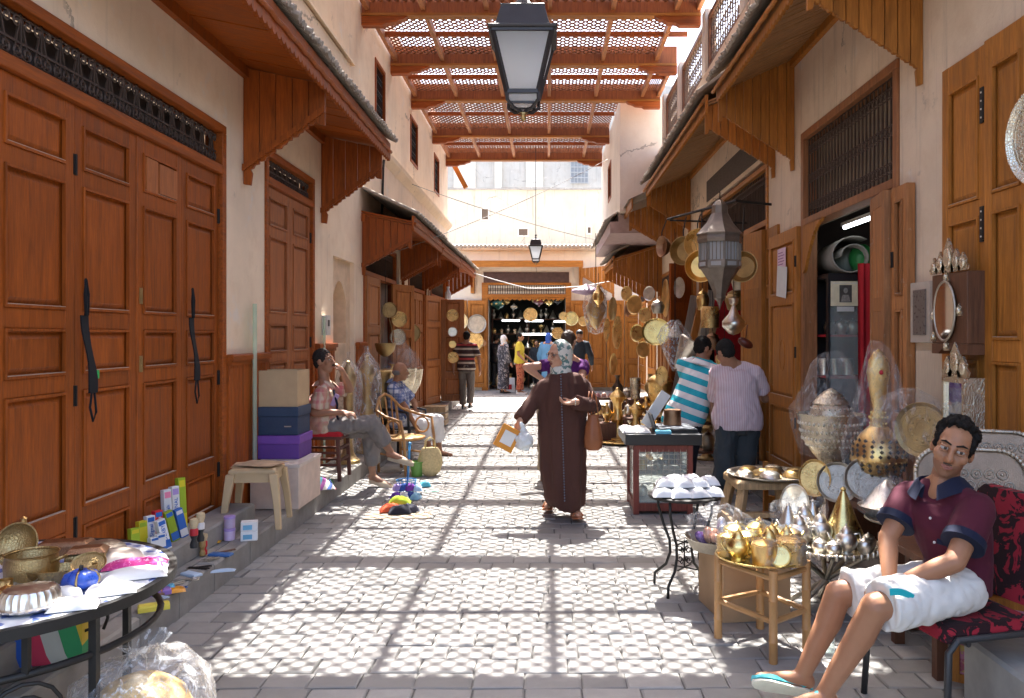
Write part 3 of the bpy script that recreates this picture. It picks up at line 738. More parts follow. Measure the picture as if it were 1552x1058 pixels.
doorway_b = MB(); doorway_b.box(-1.9, -1.72, YB - .06, YB + .1, 0, 3.1); doorway_b.box(.52, .68, YB - .06, YB + .1, 0, 3.1); doorway_b.box(-1.9, .68, YB - .05, YB - .001, 3.05, 3.115); doorway_b.box(-1.72, .52, YB - .05, YB + .05, 2.7, 2.78)
doorway_b.build('door_frame', w_or_x, BF)
grille_bars(2.24, .25, .07, [.12], .009).build('spindle_grille', rust, BF, loc=(-1.72, YB - .03, 2.79))
lo = []
for i in range(16): lo += [(-1.72 + i * .14, 2.7 - .05), (-1.72 + i * .14 + .07, 2.7 - .11 + .02 * (i % 2))]
MB().prism([(x, YB + .0, z) for x, z in [(-1.72, 2.7)] + lo + [(.52, 2.7)]], (0, .03, 0)).build('scalloped_trim', w_or, BF)
for x_, wd in ((-2.82, .5), (-2.3, .55), (.6, .5), (1.12, .5), (1.64, .5), (2.16, .5)): leaf(BF, wd, 2.5, [(.1, .7), (.8, 1.9), (2.0, 2.4)], m=w_or, loc=(x_ if x_ < 0 else x_ + .06, YB - .14, .1), sw=.07)
MB().box(-2.75, 1.0, YB - .6, YB - .0, 3.62, 3.68).box(-2.75, 1.0, YB - .63, YB - .6, 3.52, 3.7).build('awning_board', w_or_x, BF)
for x_ in (-2.2, .9): MB().box(x_, x_ + .1, YB - .3, YB, 2.8, 3.62).build('awning_bracket', w_or, BF)
bracket(BF, YB - .35, 1.9, .95, 3.6, 3.5, 2.75, 3.3, 8, w_or)
for i, (x_, z_, L) in enumerate(((-1.45, 2.03, .5), (-.9, 1.62, 1.15), (-.75, 2.02, .5), (.1, 2.0, .45))):
    lm = thing('tube_light', ('lit white tube light at the left inside the far shop', 'longest lit tube light low in the far shop', 'lit white tube light behind the round plate in the far shop', 'lit white tube light at the right inside the far shop')[i], 'light', (x_ + .1, YB + .75 + (.2 if i == 1 else .0), z_), group='tube lights in the far shop')
    em = MATS.get('tube') 
    if not em:
        t = NT('tube'); t.out(Base_Color=(.9,.95,1), Emission_Color=(.85,.95,1), Emission_Strength=2.2); em = MATS['tube'] = t.m
    MB().tube([(0, 0, 0), (L, 0, 0)], .018, 8).build('tube', em, lm); MB().box(-.03, L + .03, .02, .06, -.015, .045).build('fitting', white_m, lm)

RW_ = thing('rear_wall', 'tall bright weathered cream wall rising behind the low shop building', 'wall')
MB().box(-7, 7, 27, 27.5, 0, 6.55).build('wall_face', plaster('streaked_plaster', (.56, .5, .4), (.2,.18,.16), .4, .75), RW_)
cp = MB(); xx = -7
while xx < 7:
    L = random.uniform(.35, .7); cp.box(xx, xx + L - .01, 26.93, 27.6, 6.55, 6.62 + random.uniform(-.02, .03)); xx += L
cp.build('coping', stone_m, RW_)
hole = mat('wall_hole', (.1, .07, .05), .95)
def frame_hole(x, z, w_, h_, nm):
    f = MB().box(x - w_/2 - .05, x + w_/2 + .05, 26.96, 26.998, z - h_/2 - .05, z - h_/2).box(x - w_/2 - .05, x - w_/2, 26.96, 26.998, z - h_/2, z + h_/2)
    f.box(x + w_/2, x + w_/2 + .04, 26.96, 26.998, z - h_/2, z + h_/2).box(x - w_/2 - .05, x + w_/2 + .05, 26.96, 26.998, z + h_/2, z + h_/2 + .04); f.box(x - w_/2, x + w_/2, 26.985, 26.997, z - h_/2, z + h_/2, 1)
    f.build(nm, [pl_w, hole], RW_)
for px, py, w_, h_, nm in ((793, 352, .3, .22, 'vent'), (893, 349, .1, .2, 'wall_opening'), (735, 325, .22, .36, 'blocked_window')):
    p = at(px, py, 27); frame_hole(p.x, p.z, w_, h_, nm)
UH = thing('rear_house', 'pale peeling house with barred window seen above the bright rear wall', 'building')
MB().box(-8, 8, 33, 33.5, 0, 12).build('wall', plaster('peeling_plaster', (.58, .55, .5), (.3,.29,.27), .9, .5), UH)
for x0, x1 in ((-3.9, -3.0), (-2.2, -1.9), (-.9, -.2)): MB().box(x0, x1, 32.88, 33, 0, 12).build('pilaster', pl_b, UH)
p = at(878, 258, 33); wn_ = MB().box(p.x - .36, p.x + .36, 32.99, 33.02, p.z - .55, p.z + .65).build('window', mat('window_dark', (.32, .34, .36), .4), UH)
g = MB()
for k in range(6): g.bar((p.x - .36 + k * .144, 32.9, p.z - .6), (p.x - .36 + k * .144, 32.9, p.z + .65), .025)
for k in range(6): g.bar((p.x - .38, 32.88, p.z - .55 + k * .22), (p.x + .38, 32.88, p.z - .55 + k * .22), .025)
g.build('grille', mat('pale_grille', (.45, .45, .45), .6), wn_)
# side walls of the cross street
for x0, x1, nm in ((-11, -10.6, 'left'), (10.6, 11, 'right')):
    o = thing('side_wall', f'cream wall closing the {nm} end of the cross street', 'wall'); MB().box(x0, x1, 18, 34, 0, 5).build('wall_face', pl_b, o)

# ================================================================ LATTICE ROOF OVER THE STREET
PG = thing('lattice_roof', 'red-brown timber lattice roof spanning the street on deep beams', 'roof')
BEAMS = [2.7, 4.7, 6.7, 8.7, 10.68, 12.65, 14.55, 17.2, 19.5]
bm_ = w_red_x
for i, D in enumerate(BEAMS):
    xr = 2.06 if D < 14.8 else 1.34
    b = MB().box(-2.5, xr, D - .06, D + .06, 5.92, 6.2).build('beam', wood('beam_wood', (.31, .092, .026), 'z', .35), PG, bevel=.008)
    b.data.materials[0] = MATS['beam_wood']
    MB().box(-2.5, xr, D - .075, D + .075, 5.885, 5.919).build('beam_moulding', w_or_x, b)
    for s, x0 in ((1, -2.5), (-1, xr)):
        pr = [(0, 5.884), (.62, 5.884), (.58, 5.85), (.5, 5.83), (.45, 5.80), (.33, 5.79), (.28, 5.76), (0, 5.76)]
        MB().prism([(x0 + s * x, D - .06, z) for x, z in pr], (0, .12, 0)).build('corbel', w_red_x, b)
RAF = [-2.42, -1.67, -.82, .03, .88, 1.73, 2.03]
def panel_mesh(L=1.0, W=.85, p=.094, w_=.034, th=.009):
    m = MB(); c = math.sqrt(.5)
    for sgn, z in ((1, 0), (-1, th)):
        k = -L * 1.0
        s0 = -2.0
        while s0 < 2.5:
            # line: y = sgn*x + s0 inside [0,W]x[0,L]
            pts = []
            lo_x, hi_x = 0, W
            if sgn > 0: lo_x, hi_x = max(0, -s0), min(W, L - s0)
            else: lo_x, hi_x = max(0, s0 - L), min(W, s0)
            if hi_x - lo_x > .02:
                a = (lo_x, sgn * lo_x + s0); b = (hi_x, sgn * hi_x + s0)
                nx, ny = -sgn * c * w_ / 2, c * w_ / 2
                q = [(a[0]+nx, a[1]+ny), (b[0]+nx, b[1]+ny), (b[0]-nx, b[1]-ny), (a[0]-nx, a[1]-ny)]
                m.add([(x, y, z) for x, y in q] + [(x, y, z + th) for x, y in q], [(3,2,1,0),(4,5,6,7),(0,1,5,4),(2,3,7,6)])
            s0 += p / c
    return m
pm = panel_mesh(); base = None
spans = []
for a, b in zip([.7] + BEAMS, BEAMS):
    mid = (a + b) / 2; spans += [(a + .06, mid - .025, a), (mid + .025, b - .06, a)]
for a, b, b0 in spans:
    for i in range(len(RAF) - 1):
        x0, x1 = RAF[i] + .03, RAF[i + 1] - .03
        if a > 14.8 and x0 > 1.3: continue
        if 10.6 < a < 12.6 and x0 > 1.7: continue
        if a > 14.8: x1 = min(x1, 1.32)
        if base is None: o = base = pm.build('lattice_panel', w_lat, PG)
        else: o = inst(base, PG)
        o.location = (x0, a, 6.075); o.scale = ((x1 - x0) / .85, (b - a), 1)
for a, b in zip([.7] + BEAMS, BEAMS):
    xr = 2.06 if a < 14.5 else 1.34
    MB().box(-2.45, xr, (a+b)/2 - .026, (a+b)/2 + .026, 6.0, 6.07).build('batten', w_red_x, PG)
    for x_ in RAF:
        if x_ > xr + .01 or (x_ > 2 and 10.6 < a < 12): continue
        MB().box(x_ - .03, x_ + .03, a + .06, b - .06, 5.96, 6.072).build('rafter', wood('rafter_wood', (.45, .19, .08), 'y'), PG)
# ================================================================ PEOPLE
import numpy as np
def remesh(mb, name, mats, parent, voxel=.012, it=4, fold=0, fscale=9, fstretch=(1,1,1), matfn=None, seed=0, fac=.5):
    """closed overlapping volumes -> one continuous skin"""
    tmp = bpy.data.objects.new('tmp', mb.mesh('tmp', mats)); COL.objects.link(tmp)
    a = tmp.modifiers.new('r', 'REMESH'); a.mode = 'VOXEL'; a.voxel_size = voxel
    if it:
        b = tmp.modifiers.new('s', 'SMOOTH'); b.factor = fac; b.iterations = it
    dg = bpy.context.evaluated_depsgraph_get()
    me = bpy.data.meshes.new_from_object(tmp.evaluated_get(dg)); bpy.data.objects.remove(tmp)
    me.name = name
    me.materials.clear()
    for mm in (mats if isinstance(mats, (list, tuple)) else [mats]): me.materials.append(mm)
    n = len(me.vertices)
    if fold:
        co = np.empty(n * 3, np.float32); me.vertices.foreach_get('co', co); co = co.reshape(-1, 3)
        nm = np.empty(n * 3, np.float32); me.vertices.foreach_get('normal', nm); nm = nm.reshape(-1, 3)
        st = V(fstretch); off = V((seed * 3.1, seed * 1.7, 0)); d = np.empty(n, np.float32)
        for i in range(n):
            p = V(co[i]); q = V((p.x * st.x, p.y * st.y, p.z * st.z)) * fscale + off
            d[i] = noise.noise(q) * 1.1 + (abs(noise.noise(q * 1.7)) - .25) * 1.7
        co += nm * (d * fold)[:, None]; me.vertices.foreach_set('co', co.ravel())
    me.polygons.foreach_set('use_smooth', [True] * len(me.polygons))
    if matfn:
        me.polygons.foreach_set('material_index', [matfn(p.center) for p in me.polygons])
    me.update()
    o = bpy.data.objects.new(name, me); COL.objects.link(o); o.parent = parent
    return o

def skin(name, c):
    if name in MATS: return MATS[name]
    t = NT(name); n = t.noise(t.coords(), 14, 5, .6); f = t.noise(t.coords(), 130, 3)
    t.bump(f, .12, .002)
    MATS[name] = t.out(Base_Color=t.mix(n, mul((c[0], c[1]*.86, c[2]*.8), .86), mul(c, 1.1)), Roughness=.5, Specular_IOR_Level=.4, Subsurface_Weight=.08, Subsurface_Scale=.02); return MATS[name]
def fabric(name, base, pat=None, cols=(), per=.06, rot=(0,0,0), rough=.85, weave=180):
    """pat: stripes | plaid | print"""
    if name in MATS: return MATS[name]
    t = NT(name); co = t.coords(rot=rot); n = t.noise(t.coords(), 9, 5, .6); wv = t.noise(t.coords(), weave, 2)
    c = t.mix(n, mul(base, .85), mul(base, 1.1))
    sp = t.n('SeparateXYZ'); t.t.links.new(co.outputs[0], sp.inputs[0])
    fr = lambda s, p, o=0: t.math('FRACT', t.math('ADD', t.math('DIVIDE', s, p), o))
    if pat == 'stripes':
        c = t.ramp(fr(sp.outputs[2], per), [(0, cols[0])] + [((k + 1) / len(cols), cc) for k, cc in enumerate(cols[1:])], True)
    elif pat == 'plaid':
        for k, (sock, o) in enumerate(((sp.outputs[2], 0), (sp.outputs[0], .3), (sp.outputs[1], .1))):
            for j, cc in enumerate(cols):
                f = t.math('LESS_THAN', fr(sock, per * (1 + .35 * j), o + .37 * j), .34 - .12 * j)
                c = t.mix(t.math('MULTIPLY', f, .5), c, cc)
    elif pat == 'print':
        vo = t.n('TexVoronoi', Scale=1 / per); t.t.links.new(t.mix(.25, co, t.noise(co, 12).outputs[1]).outputs[0], vo.inputs['Vector'])
        nn = t.noise(co, .55 / per, 3, .6, 1.2)
        for j, cc in enumerate(cols):
            c = t.mix(t.n('MapRange', i0=nn if j % 2 == 0 else vo, i1=(.5 + .035 * j) if j % 2 == 0 else .42, i2=(.53 + .035 * j) if j % 2 == 0 else .5), c, cc)
    t.bump(wv, .25, .002)
    MATS[name] = t.out(Base_Color=c, Roughness=rough, Specular_IOR_Level=.2, Sheen_Weight=.03); return MATS[name]
hair_k = mat('black_hair', (.01, .008, .007), .7, spec=.15, var=.3, scale=60, bump=.6, stretch=(1,1,.3)); hair_g = mat('grey_hair', (.13, .12, .115), .6, scale=60, bump=.6); hair_b = mat('brown_hair', (.05, .025, .014), .5, scale=60, bump=.6)
eye_w = mat('eye_white', (.36, .33, .31), .5, var=.03, bump=0); eye_d = mat('eye_iris', (.03, .015, .01), .15, var=.03, bump=0); lip_m = skin('lips', (.27, .11, .085))

def frame(f, u):
    f = V(f).normalized(); u = (V(u) - f * V(u).dot(f)).normalized(); r = f.cross(u)
    return r, f, u, Matrix((r, f, u)).transposed()           # columns: right, forward, up

def hand(mb, w, d, pn, side=1, s=1, curl=.5, rf=.0085):
    d = V(d).normalized(); pn = (V(pn) - d * V(pn).dot(d)).normalized(); sd = d.cross(pn) * side
    M3 = Matrix((sd, d, pn)).transposed(); w = V(w)
    mb.ell(w + d * .048 * s, (.040 * s, .055 * s, .017 * s), M3, 12, 7); mb.caps(w - d * .01, w + d * .03 * s, .026 * s, .026 * s, 10)
    for i, ln in enumerate((.82, 1, .94, .74)):
        b = w + d * .088 * s + sd * (-.029 + .0195 * i) * s * -1
        a1 = curl * .6; d1 = (d * math.cos(a1) + pn * math.sin(a1)); d2 = (d * math.cos(a1 + curl) + pn * math.sin(a1 + curl)); d3 = (d * math.cos(a1 + 1.7 * curl) + pn * math.sin(a1 + 1.7 * curl))
        p1 = b + d1 * .036 * ln * s; p2 = p1 + d2 * .026 * ln * s; p3 = p2 + d3 * .02 * ln * s
        mb.caps(b - d * .02 * s, p1, rf * 1.12 * s, rf * 1.05 * s, 8); mb.caps(p1, p2, rf * 1.05 * s, rf * s, 8); mb.caps(p2, p3, rf * s, rf * .85 * s, 8)
    b = w + d * .03 * s + sd * .03 * s; td = (d * .75 + sd * .6 + pn * .35).normalized()
    mb.caps(b, b + td * .042 * s, rf * 1.45 * s, rf * 1.15 * s, 8); mb.caps(b + td * .042 * s, b + (td * .042 + (d * .9 + pn * .35).normalized() * .03) * s, rf * 1.15 * s, rf * .9 * s, 8)

TW = [(-.24, .10, .075), (-.12, .155, .11), (0, .17, .118), (.18, .158, .108), (.38, .148, .102), (.6, .162, .115), (.8, .178, .118), (.92, .168, .098), (1.0, .115, .078), (1.07, .062, .06)]
class Fig:
    def __init__(s, name, label, base, J, fwd, sc=1, group=None, fat=0, head_f=None, head_u=(0,0,1)):
        s.root = thing(name, label, 'person', base, 0, group); b = V(base); s.sc = sc
        s.J = {k: V(p) - b for k, p in J.items()}; J = s.J
        s.P = (J['hl'] + J['hr']) / 2; s.N = (J['sl'] + J['sr']) / 2
        s.up = (s.N - s.P).normalized(); s.fwd = V(fwd).normalized(); s.fat = fat
        s.hr = frame(head_f or fwd, head_u); s.b = b
    def loft(s, mb, t0, t1, inf, flare=0, n=28, belly=1):
        J = s.J; rings = []; L = (s.N - s.P).length
        tt = sorted({t0, t1, *[t for t, _, _ in TW if t0 < t < t1]})
        bend = s.J.get('mid'); rh = (J['hr'] - J['hl']).normalized(); rs = (J['sr'] - J['sl']).normalized()
        for t in tt:
            for (a, wa, da), (c, wc, dc) in zip(TW, TW[1:]):
                if a <= t <= c + 1e-9:
                    k = (t - a) / (c - a); w = wa + (wc - wa) * k; d = da + (dc - da) * k; break
            u = max(0, min(1, t)); ctr = s.P + (s.N - s.P) * t
            if bend is not None and 0 < u < 1: ctr += (bend - (s.P + s.N) / 2) * math.sin(math.pi * u)
            right = (rh * (1 - u) + rs * u).normalized(); f = s.up.cross(right); 
            if f.dot(s.fwd) < 0: f = -f
            fl = 1 + flare * max(0, (.35 - t)) ; fat = s.fat * math.exp(-((t - .28) / .3) ** 2)
            w = (w * s.sc + inf + fat * .7) * fl; d = (d * s.sc + inf + fat * .5) * fl
            rings.append([ctr + right * w * math.cos(a) + f * (d * math.sin(a) * (1 if math.sin(a) < 0 else 1 + .25 * fat / .05) + (.012 if .5 < t < .95 else 0) * s.sc) for a in [2 * math.pi * q / n for q in range(n)]])
        mb.loft(rings)
    def body(s, mt, voxel=.011, hands=None, it=4, face=True, matfn=None):
        J, c = s.J, s.sc; mb = MB(); s.loft(mb, -.14, 1.07, -.014 * c)
        r, f, u, M3 = s.hr; h = J['head']; k = c
        # head
        mb.ell(h + u * .018 * k - f * .012 * k, (.074 * k, .094 * k, .098 * k), M3, 20, 12)
        mb.ell(h - u * .052 * k + f * .026 * k, (.061 * k, .064 * k, .062 * k), M3, 16, 9); mb.ell(h - u * .085 * k + f * .045 * k, (.042 * k, .04 * k, .03 * k), M3, 12, 7)
        mb.ell(h - u * .095 * k + f * .058 * k, (.03 * k, .026 * k, .024 * k), M3, 10, 7)
        mb.caps(h + f * .088 * k + u * .018 * k, h + f * .112 * k - u * .026 * k, .010 * k, .0145 * k, 10)
        for q in (-1, 1):
            mb.ell(h + f * .096 * k - u * .03 * k + r * .013 * q * k, (.011 * k,) * 3, M3, 8, 6)
            mb.ell(h + r * .077 * q * k - f * .012 * k - u * .012 * k, (.011 * k, .02 * k, .033 * k), M3, 8, 7)
            mb.ell(h + r * .044 * q * k + f * .058 * k - u * .02 * k, (.026 * k, .026 * k, .026 * k), M3, 10, 7)
            mb.caps(h + f * .083 * k + u * .031 * k + r * .012 * q * k, h + f * .066 * k + u * .031 * k + r * .05 * q * k, .012 * k, .01 * k, 8)
        mb.ell(h + f * .082 * k - u * .064 * k, (.026 * k, .014 * k, .016 * k), M3, 10, 7)
        nb = s.N + s.up * .03 * c
        mb.caps(nb, h - u * .045 * k - f * .02 * k, .06 * c, .052 * c, 14)
        for q in 'lr':
            mb.caps(nb, J['s' + q], .05 * c, .058 * c); mb.caps(s.N.lerp(h, .42) - f * .02 * c, J['s' + q].lerp(s.N, .25) + s.up * .012 * c, .045 * c, .05 * c); mb.caps(J['s' + q], J['e' + q], .052 * c, .041 * c); 
            m1 = J['e' + q].lerp(J['w' + q], .3); mb.caps(J['e' + q], m1, .041 * c, .041 * c); mb.caps(m1, J['w' + q], .041 * c, .027 * c)
            kk = J['k' + q]; an = J['a' + q]; mb.caps(J['h' + q], kk, .083 * c, .056 * c)
            bk = (J['h' + q] - kk).cross(an - kk); m1 = kk.lerp(an, .33)
            back = (m1 - (J['h' + q].lerp(an, .5))).normalized() * -.012 * c if (J['h'+q]-kk).normalized().dot((an-kk).normalized()) > -.97 else -s.fwd * .012 * c
            mb.caps(kk, m1 + back, .055 * c, .056 * c); mb.caps(m1 + back, an, .054 * c, .035 * c)
            td = (J['t' + q] - an).normalized() if 't' + q in J else s.fwd
            hl = an - V((0, 0, .035)) * c
            sp = J.get('t' + q, an + s.fwd * .17 * c - V((0,0,.05)))
            mb.caps(an, an - td * .02 - V((0,0,.03)) * c, .036 * c, .036 * c); mb.caps(an - V((0,0,.02)), sp, .036 * c, .026 * c)
            if hands and q in hands:
                hd, pn, sd, cu = hands[q]; hand(mb, J['w' + q], hd, pn, sd, c, cu)
            else:
                d = (J['w' + q] - J['e' + q]).normalized(); hand(mb, J['w' + q], d, s.fwd.cross(V((0,0,1))) * (1 if q == 'l' else -1), 1 if q == 'l' else -1, c, .5)
        o = remesh(mb, 'body', mt, s.root, voxel, it, matfn=matfn)
        if face:
            for q in (-1, 1):
                e = MB(); ec = h + r * .031 * q * k + f * .0765 * k + u * .012 * k
                e.ell(ec, (.0165 * k, .0115 * k, .0105 * k), M3, 12, 8)
                e.ell(ec + f * .0078 * k + s.__dict__.get('gaze', V((0,0,0))), (.0068 * k, .0062 * k, .0075 * k), M3, 10, 7, 1)
                e.ell(ec + u * .0096 * k + f * .0012 * k, (.019 * k, .0135 * k, .0072 * k), M3, 12, 7, 2); e.ell(ec - u * .0112 * k, (.018 * k, .0122 * k, .0052 * k), M3, 12, 7, 2)
                e.build('eye', [eye_w, eye_d, mt[0] if isinstance(mt, list) else mt], s.root, smooth=True)
            l = MB()
            l.caps(h + f * .0935 * k - u * .0605 * k - r * .019 * k, h + f * .0975 * k - u * .0585 * k, .004 * k, .0062 * k, 8); l.caps(h + f * .0975 * k - u * .0585 * k, h + f * .0935 * k - u * .0605 * k + r * .019 * k, .0062 * k, .004 * k, 8)
            l.caps(h + f * .092 * k - u * .066 * k - r * .015 * k, h + f * .095 * k - u * .0695 * k, .004 * k, .0065 * k, 8); l.caps(h + f * .095 * k - u * .0695 * k, h + f * .092 * k - u * .066 * k + r * .015 * k, .0065 * k, .004 * k, 8)
            l.build('lips', lip_m, s.root, smooth=True)
        return o
    def brows(s, m):
        r, f, u, M3 = s.hr; h = s.J['head']; k = s.sc; b = MB()
        for q in (-1, 1):
            b.caps(h + f * .0945 * k + u * .034 * k + r * .012 * q * k, h + f * .086 * k + u * .041 * k + r * .034 * q * k, .0035 * k, .0048 * k, 8)
            b.caps(h + f * .086 * k + u * .041 * k + r * .034 * q * k, h + f * .07 * k + u * .034 * k + r * .053 * q * k, .0048 * k, .002 * k, 8)
        b.build('eyebrows', m, s.root, smooth=True)
    def hair(s, m, kind='short', voxel=.009):
        r, f, u, M3 = s.hr; h = s.J['head']; k = s.sc; mb = MB()
        if kind in ('short', 'curly'):
            mb.ell(h + u * .034 * k - f * (.037 if kind == 'curly' else .022) * k, (.081 * k, .096 * k, .092 * k), M3, 20, 12)
            mb.ell(h - u * .01 * k - f * .05 * k, (.07 * k, .058 * k, .07 * k), M3, 16, 9)
            for q in (-1, 1): mb.ell(h + r * .066 * q * k + f * .012 * k + u * .03 * k, (.015 * k, .03 * k, .045 * k), M3, 10, 7)
            if kind == 'curly':
                random.seed(4)
                for i in range(60):
                    a = random.uniform(-2.6, 2.6) ; b = random.uniform(.25, 1.45)
                    d = r * math.sin(a) * math.cos(b) * .083 + f * math.cos(a) * math.cos(b) * .094 + u * math.sin(b) * .096
                    if d.dot(f) > .04 and d.dot(u) < .07: continue
                    mb.ell(h + u * .034 * k - f * .016 * k + d * k, (random.uniform(.013, .02) * k,) * 3, M3, 8, 6)
            o = remesh(mb, 'hair', m, s.root, voxel, 1, .007 if kind == 'curly' else .006, 60)
        elif kind == 'fringe':      # bald head with hair round the back and sides
            mb.ell(h - u * .012 * k - f * .03 * k, (.079 * k, .082 * k, .05 * k), M3, 20, 10)
            o = remesh(mb, 'hair', m, s.root, voxel, 1, .002, 50)
        elif kind == 'cap':
            mb.ell(h + u * .045 * k - f * .01 * k, (.084 * k, .1 * k, .078 * k), M3, 20, 10)
            mb.caps(h + u * .045 * k + f * .08 * k, h + u * .035 * k + f * .14 * k, .03 * k, .018 * k)
            o = remesh(mb, 'cap', m, s.root, voxel, 2)
        elif kind == 'scarf':
            mb.ell(h + u * .016 * k - f * .03 * k, (.094 * k, .1 * k, .116 * k), M3, 20, 12)
            mb.ell(h - u * .065 * k - f * .036 * k, (.084 * k, .082 * k, .08 * k), M3, 16, 9); mb.ell(h - u * .125 * k - f * .005 * k, (.08 * k, .085 * k, .045 * k), M3, 16, 9)
            mb.cone(h - u * .09 * k - f * .005 * k, s.N + s.up * .03 * k + f * .02 * k, .085 * k, .105 * k, 18)
            o = remesh(mb, 'headscarf', m, s.root, voxel, 2, .005, 12, seed=3)
        return o
    def shirt(s, m, hem=-.1, sleeve=.75, inf=.014, voxel=.011, fold=.008, name='shirt', collar=None, rs=.066, re=.062, long=0, flare=.25, mats=None, matfn=None, cuff=None):
        J, c = s.J, s.sc; mb = MB(); s.loft(mb, hem, 1.02, inf * c, flare)
        for q in 'lr':
            sh, el, wr = J['s' + q], J['e' + q], J['w' + q]
            mb.ell(sh, (.068 * c,) * 3); mb.caps(s.N + s.up * .005, sh, .062 * c, .064 * c); mb.caps(s.N.lerp(J['head'], .26), sh.lerp(s.N, .22) + s.up * .014 * c, .056 * c, .062 * c)
            if long:
                mb.caps(sh, el, rs * c, re * c); mb.cone(el, el.lerp(wr, long), re * c, .048 * c); mb.ell(el, (re * c,) * 3)
            else: mb.cone(sh, sh.lerp(el, sleeve), rs * c, re * c, 18)
        o = remesh(mb, name, mats or m, s.root, voxel, 2, fold, 7, (1, 1, .8), matfn, seed=len(s.root.name))
        if cuff:
            for q in 'lr':
                sh, el = J['s' + q], J['e' + q]; d = (el - sh).normalized(); e = sh.lerp(el, sleeve)
                MB().cone(e - d * .028, e + d * .006, (re + .0045) * c, (re + .0055) * c, 24).build('cuff', cuff, s.root, smooth=40)
        if collar:
            r, f, u, M3 = frame(s.fwd, s.up); nb = s.N + s.up * .066 * c; cm = MB()
            rings = []
            for z, rr, d in ((-.01, .1, 0), (.035, .078, 0), (.044, .08, 0), (.03, .098, .005), (-.012, .128, .012)):
                rings.append([nb + u * z * c + (r * math.cos(a) * rr + f * math.sin(a) * (rr * .95 + d)) * c - u * (.05 * c if abs(a - math.pi/2) < .01 else max(0, math.sin(a)) ** 3 * .035 * c) for a in [math.pi/2 + .35 + (2 * math.pi - .7) * i / 22 for i in range(23)]])
            cm.loft(rings, cap=False, close=False).build('collar', collar, s.root, smooth=50)
        return o
    def legs(s, m, end=1.0, inf=.016, r0=.102, r1=.078, r2=.062, voxel=.012, fold=.008, name='trousers', top=.16, flat=True, fstretch=(1,1,.5), cuffdrop=.02):
        J, c = s.J, s.sc; mb = MB(); s.loft(mb, -.2, top, inf * c)
        for q in 'lr':
            h, k, a = J['h' + q], J['k' + q], J['a' + q]
            if end <= .5: 
                e = h.lerp(k, end * 2); mb.ell(h, (r0 * c,) * 3); mb.cone(h, e, r0 * c, r2 * c, 20)
            else:
                mb.caps(h, k, r0 * c, r1 * c, 16); u = (end - .5) * 2; e = k.lerp(a, u); mb.ell(k, (r1 * c,) * 3); mb.cone(k, e, r1 * c, r2 * c, 18)
        return remesh(mb, name, m, s.root, voxel, 2, fold, 12, fstretch, seed=5)
    def shoes(s, m, sole=None, kind='shoe', h=.05):
        J, c = s.J, s.sc
        for q in 'lr':
            a = J['a' + q]; t = J.get('t' + q, a + s.fwd * .17 * c - V((0,0,.05)))
            d = (t - a); d = (t - (a + V((0,0,-.055 * c)))).normalized(); up = V((0,0,1)); up = J.get('up' + q, V((0,0,1))) - V((0,0,0)) ; up = (up - d * up.dot(d)).normalized(); sd = d.cross(up)
            heel = t - d * .235 * c; S = MB(); U = MB(); rings = []; r2 = []; r3 = []
            prof = [(0, .018), (.03, .031), (.09, .033), (.16, .04), (.21, .043), (.25, .034), (.272, .012)]
            for (x, w) in prof:
                b = heel + d * x * c
                rings.append((b, w * c, x))
            def ring(z0, z1f, g=1.0):
                out = []
                for b, w, x in rings:
                    z1 = z1f(x) * c
                    out.append([b + sd * w * g * math.cos(al) + up * (z0 * c + (z1 - z0 * c) * max(0, math.sin(al)) ** .7) if math.sin(al) >= 0 else b + sd * w * g * math.cos(al) + up * z0 * c for al in [2 * math.pi * k / 16 for k in range(16)]])
                return out
            so = MB().loft(ring(-.03, lambda x: -.012, 1.06)).build('sole', sole or m, s.root, smooth=50)
            zf = {'shoe': lambda x: .05 - .045 * min(1, max(0, (x - .07) / .19)) + (.02 if x < .09 else 0), 'slipper': lambda x: .0 if x < .12 else .042 - .03 * max(0, (x - .15) / .12), 'sandal': lambda x: -.008}[kind]
            MB().loft(ring(-.013, zf)).build('shoe_upper' if kind != 'sandal' else 'insole', m, s.root, smooth=60)
            if kind == 'sandal':
                for x, hh in ((.1, .055), (.19, .035)):
                    b = heel + d * x * c; w = .042 * c
                    MB().tube([b + sd * w * math.cos(al) + up * (hh * c * math.sin(al) - .012) for al in [math.pi * k / 8 for k in range(9)]], .009 * c, 6).build('strap', m, s.root, smooth=True)

def standing(base, h=1.7, head=0, lean=(0, 0), stride=.0, arms=((0,0),(0,0)), twist=0):
    """joints of a standing figure; head = heading in degrees (0 looks to +y, away from the camera)"""
    k = h / 1.75; b = V(base); f = V((math.sin(R(head)), math.cos(R(head)), 0)); r = V((f.y, -f.x, 0)); z = V((0,0,1))
    P = b + z * .93 * k; Nn = b + z * 1.42 * k + f * lean[0] + r * lean[1]
    J = {'hl': P - r*.09*k, 'hr': P + r*.09*k, 'sl': Nn - r*.185*k, 'sr': Nn + r*.185*k, 'head': Nn + z*.215*k + f*(.03 + lean[0]*.3)}
    for q, sg, st, (out, fw) in (('l', -1, stride, arms[0]), ('r', 1, -stride, arms[1])):
        J['a'+q] = b + r*sg*.1*k + f*st + z*.085*k + (z*.05 if st < 0 else z*0); J['k'+q] = b + r*sg*.1*k + f*(st*.5+.04) + z*.5*k; J['t'+q] = J['a'+q] + f*.17*k - z*.055*k
        J['e'+q] = J['s'+q] + r*sg*(.06+out)*k - z*.28*k + f*(-.03+fw*.4); J['w'+q] = J['e'+q] + r*sg*out*.3*k - z*(.25 - abs(fw)*.3)*k + f*(.06+fw)
    return J, f

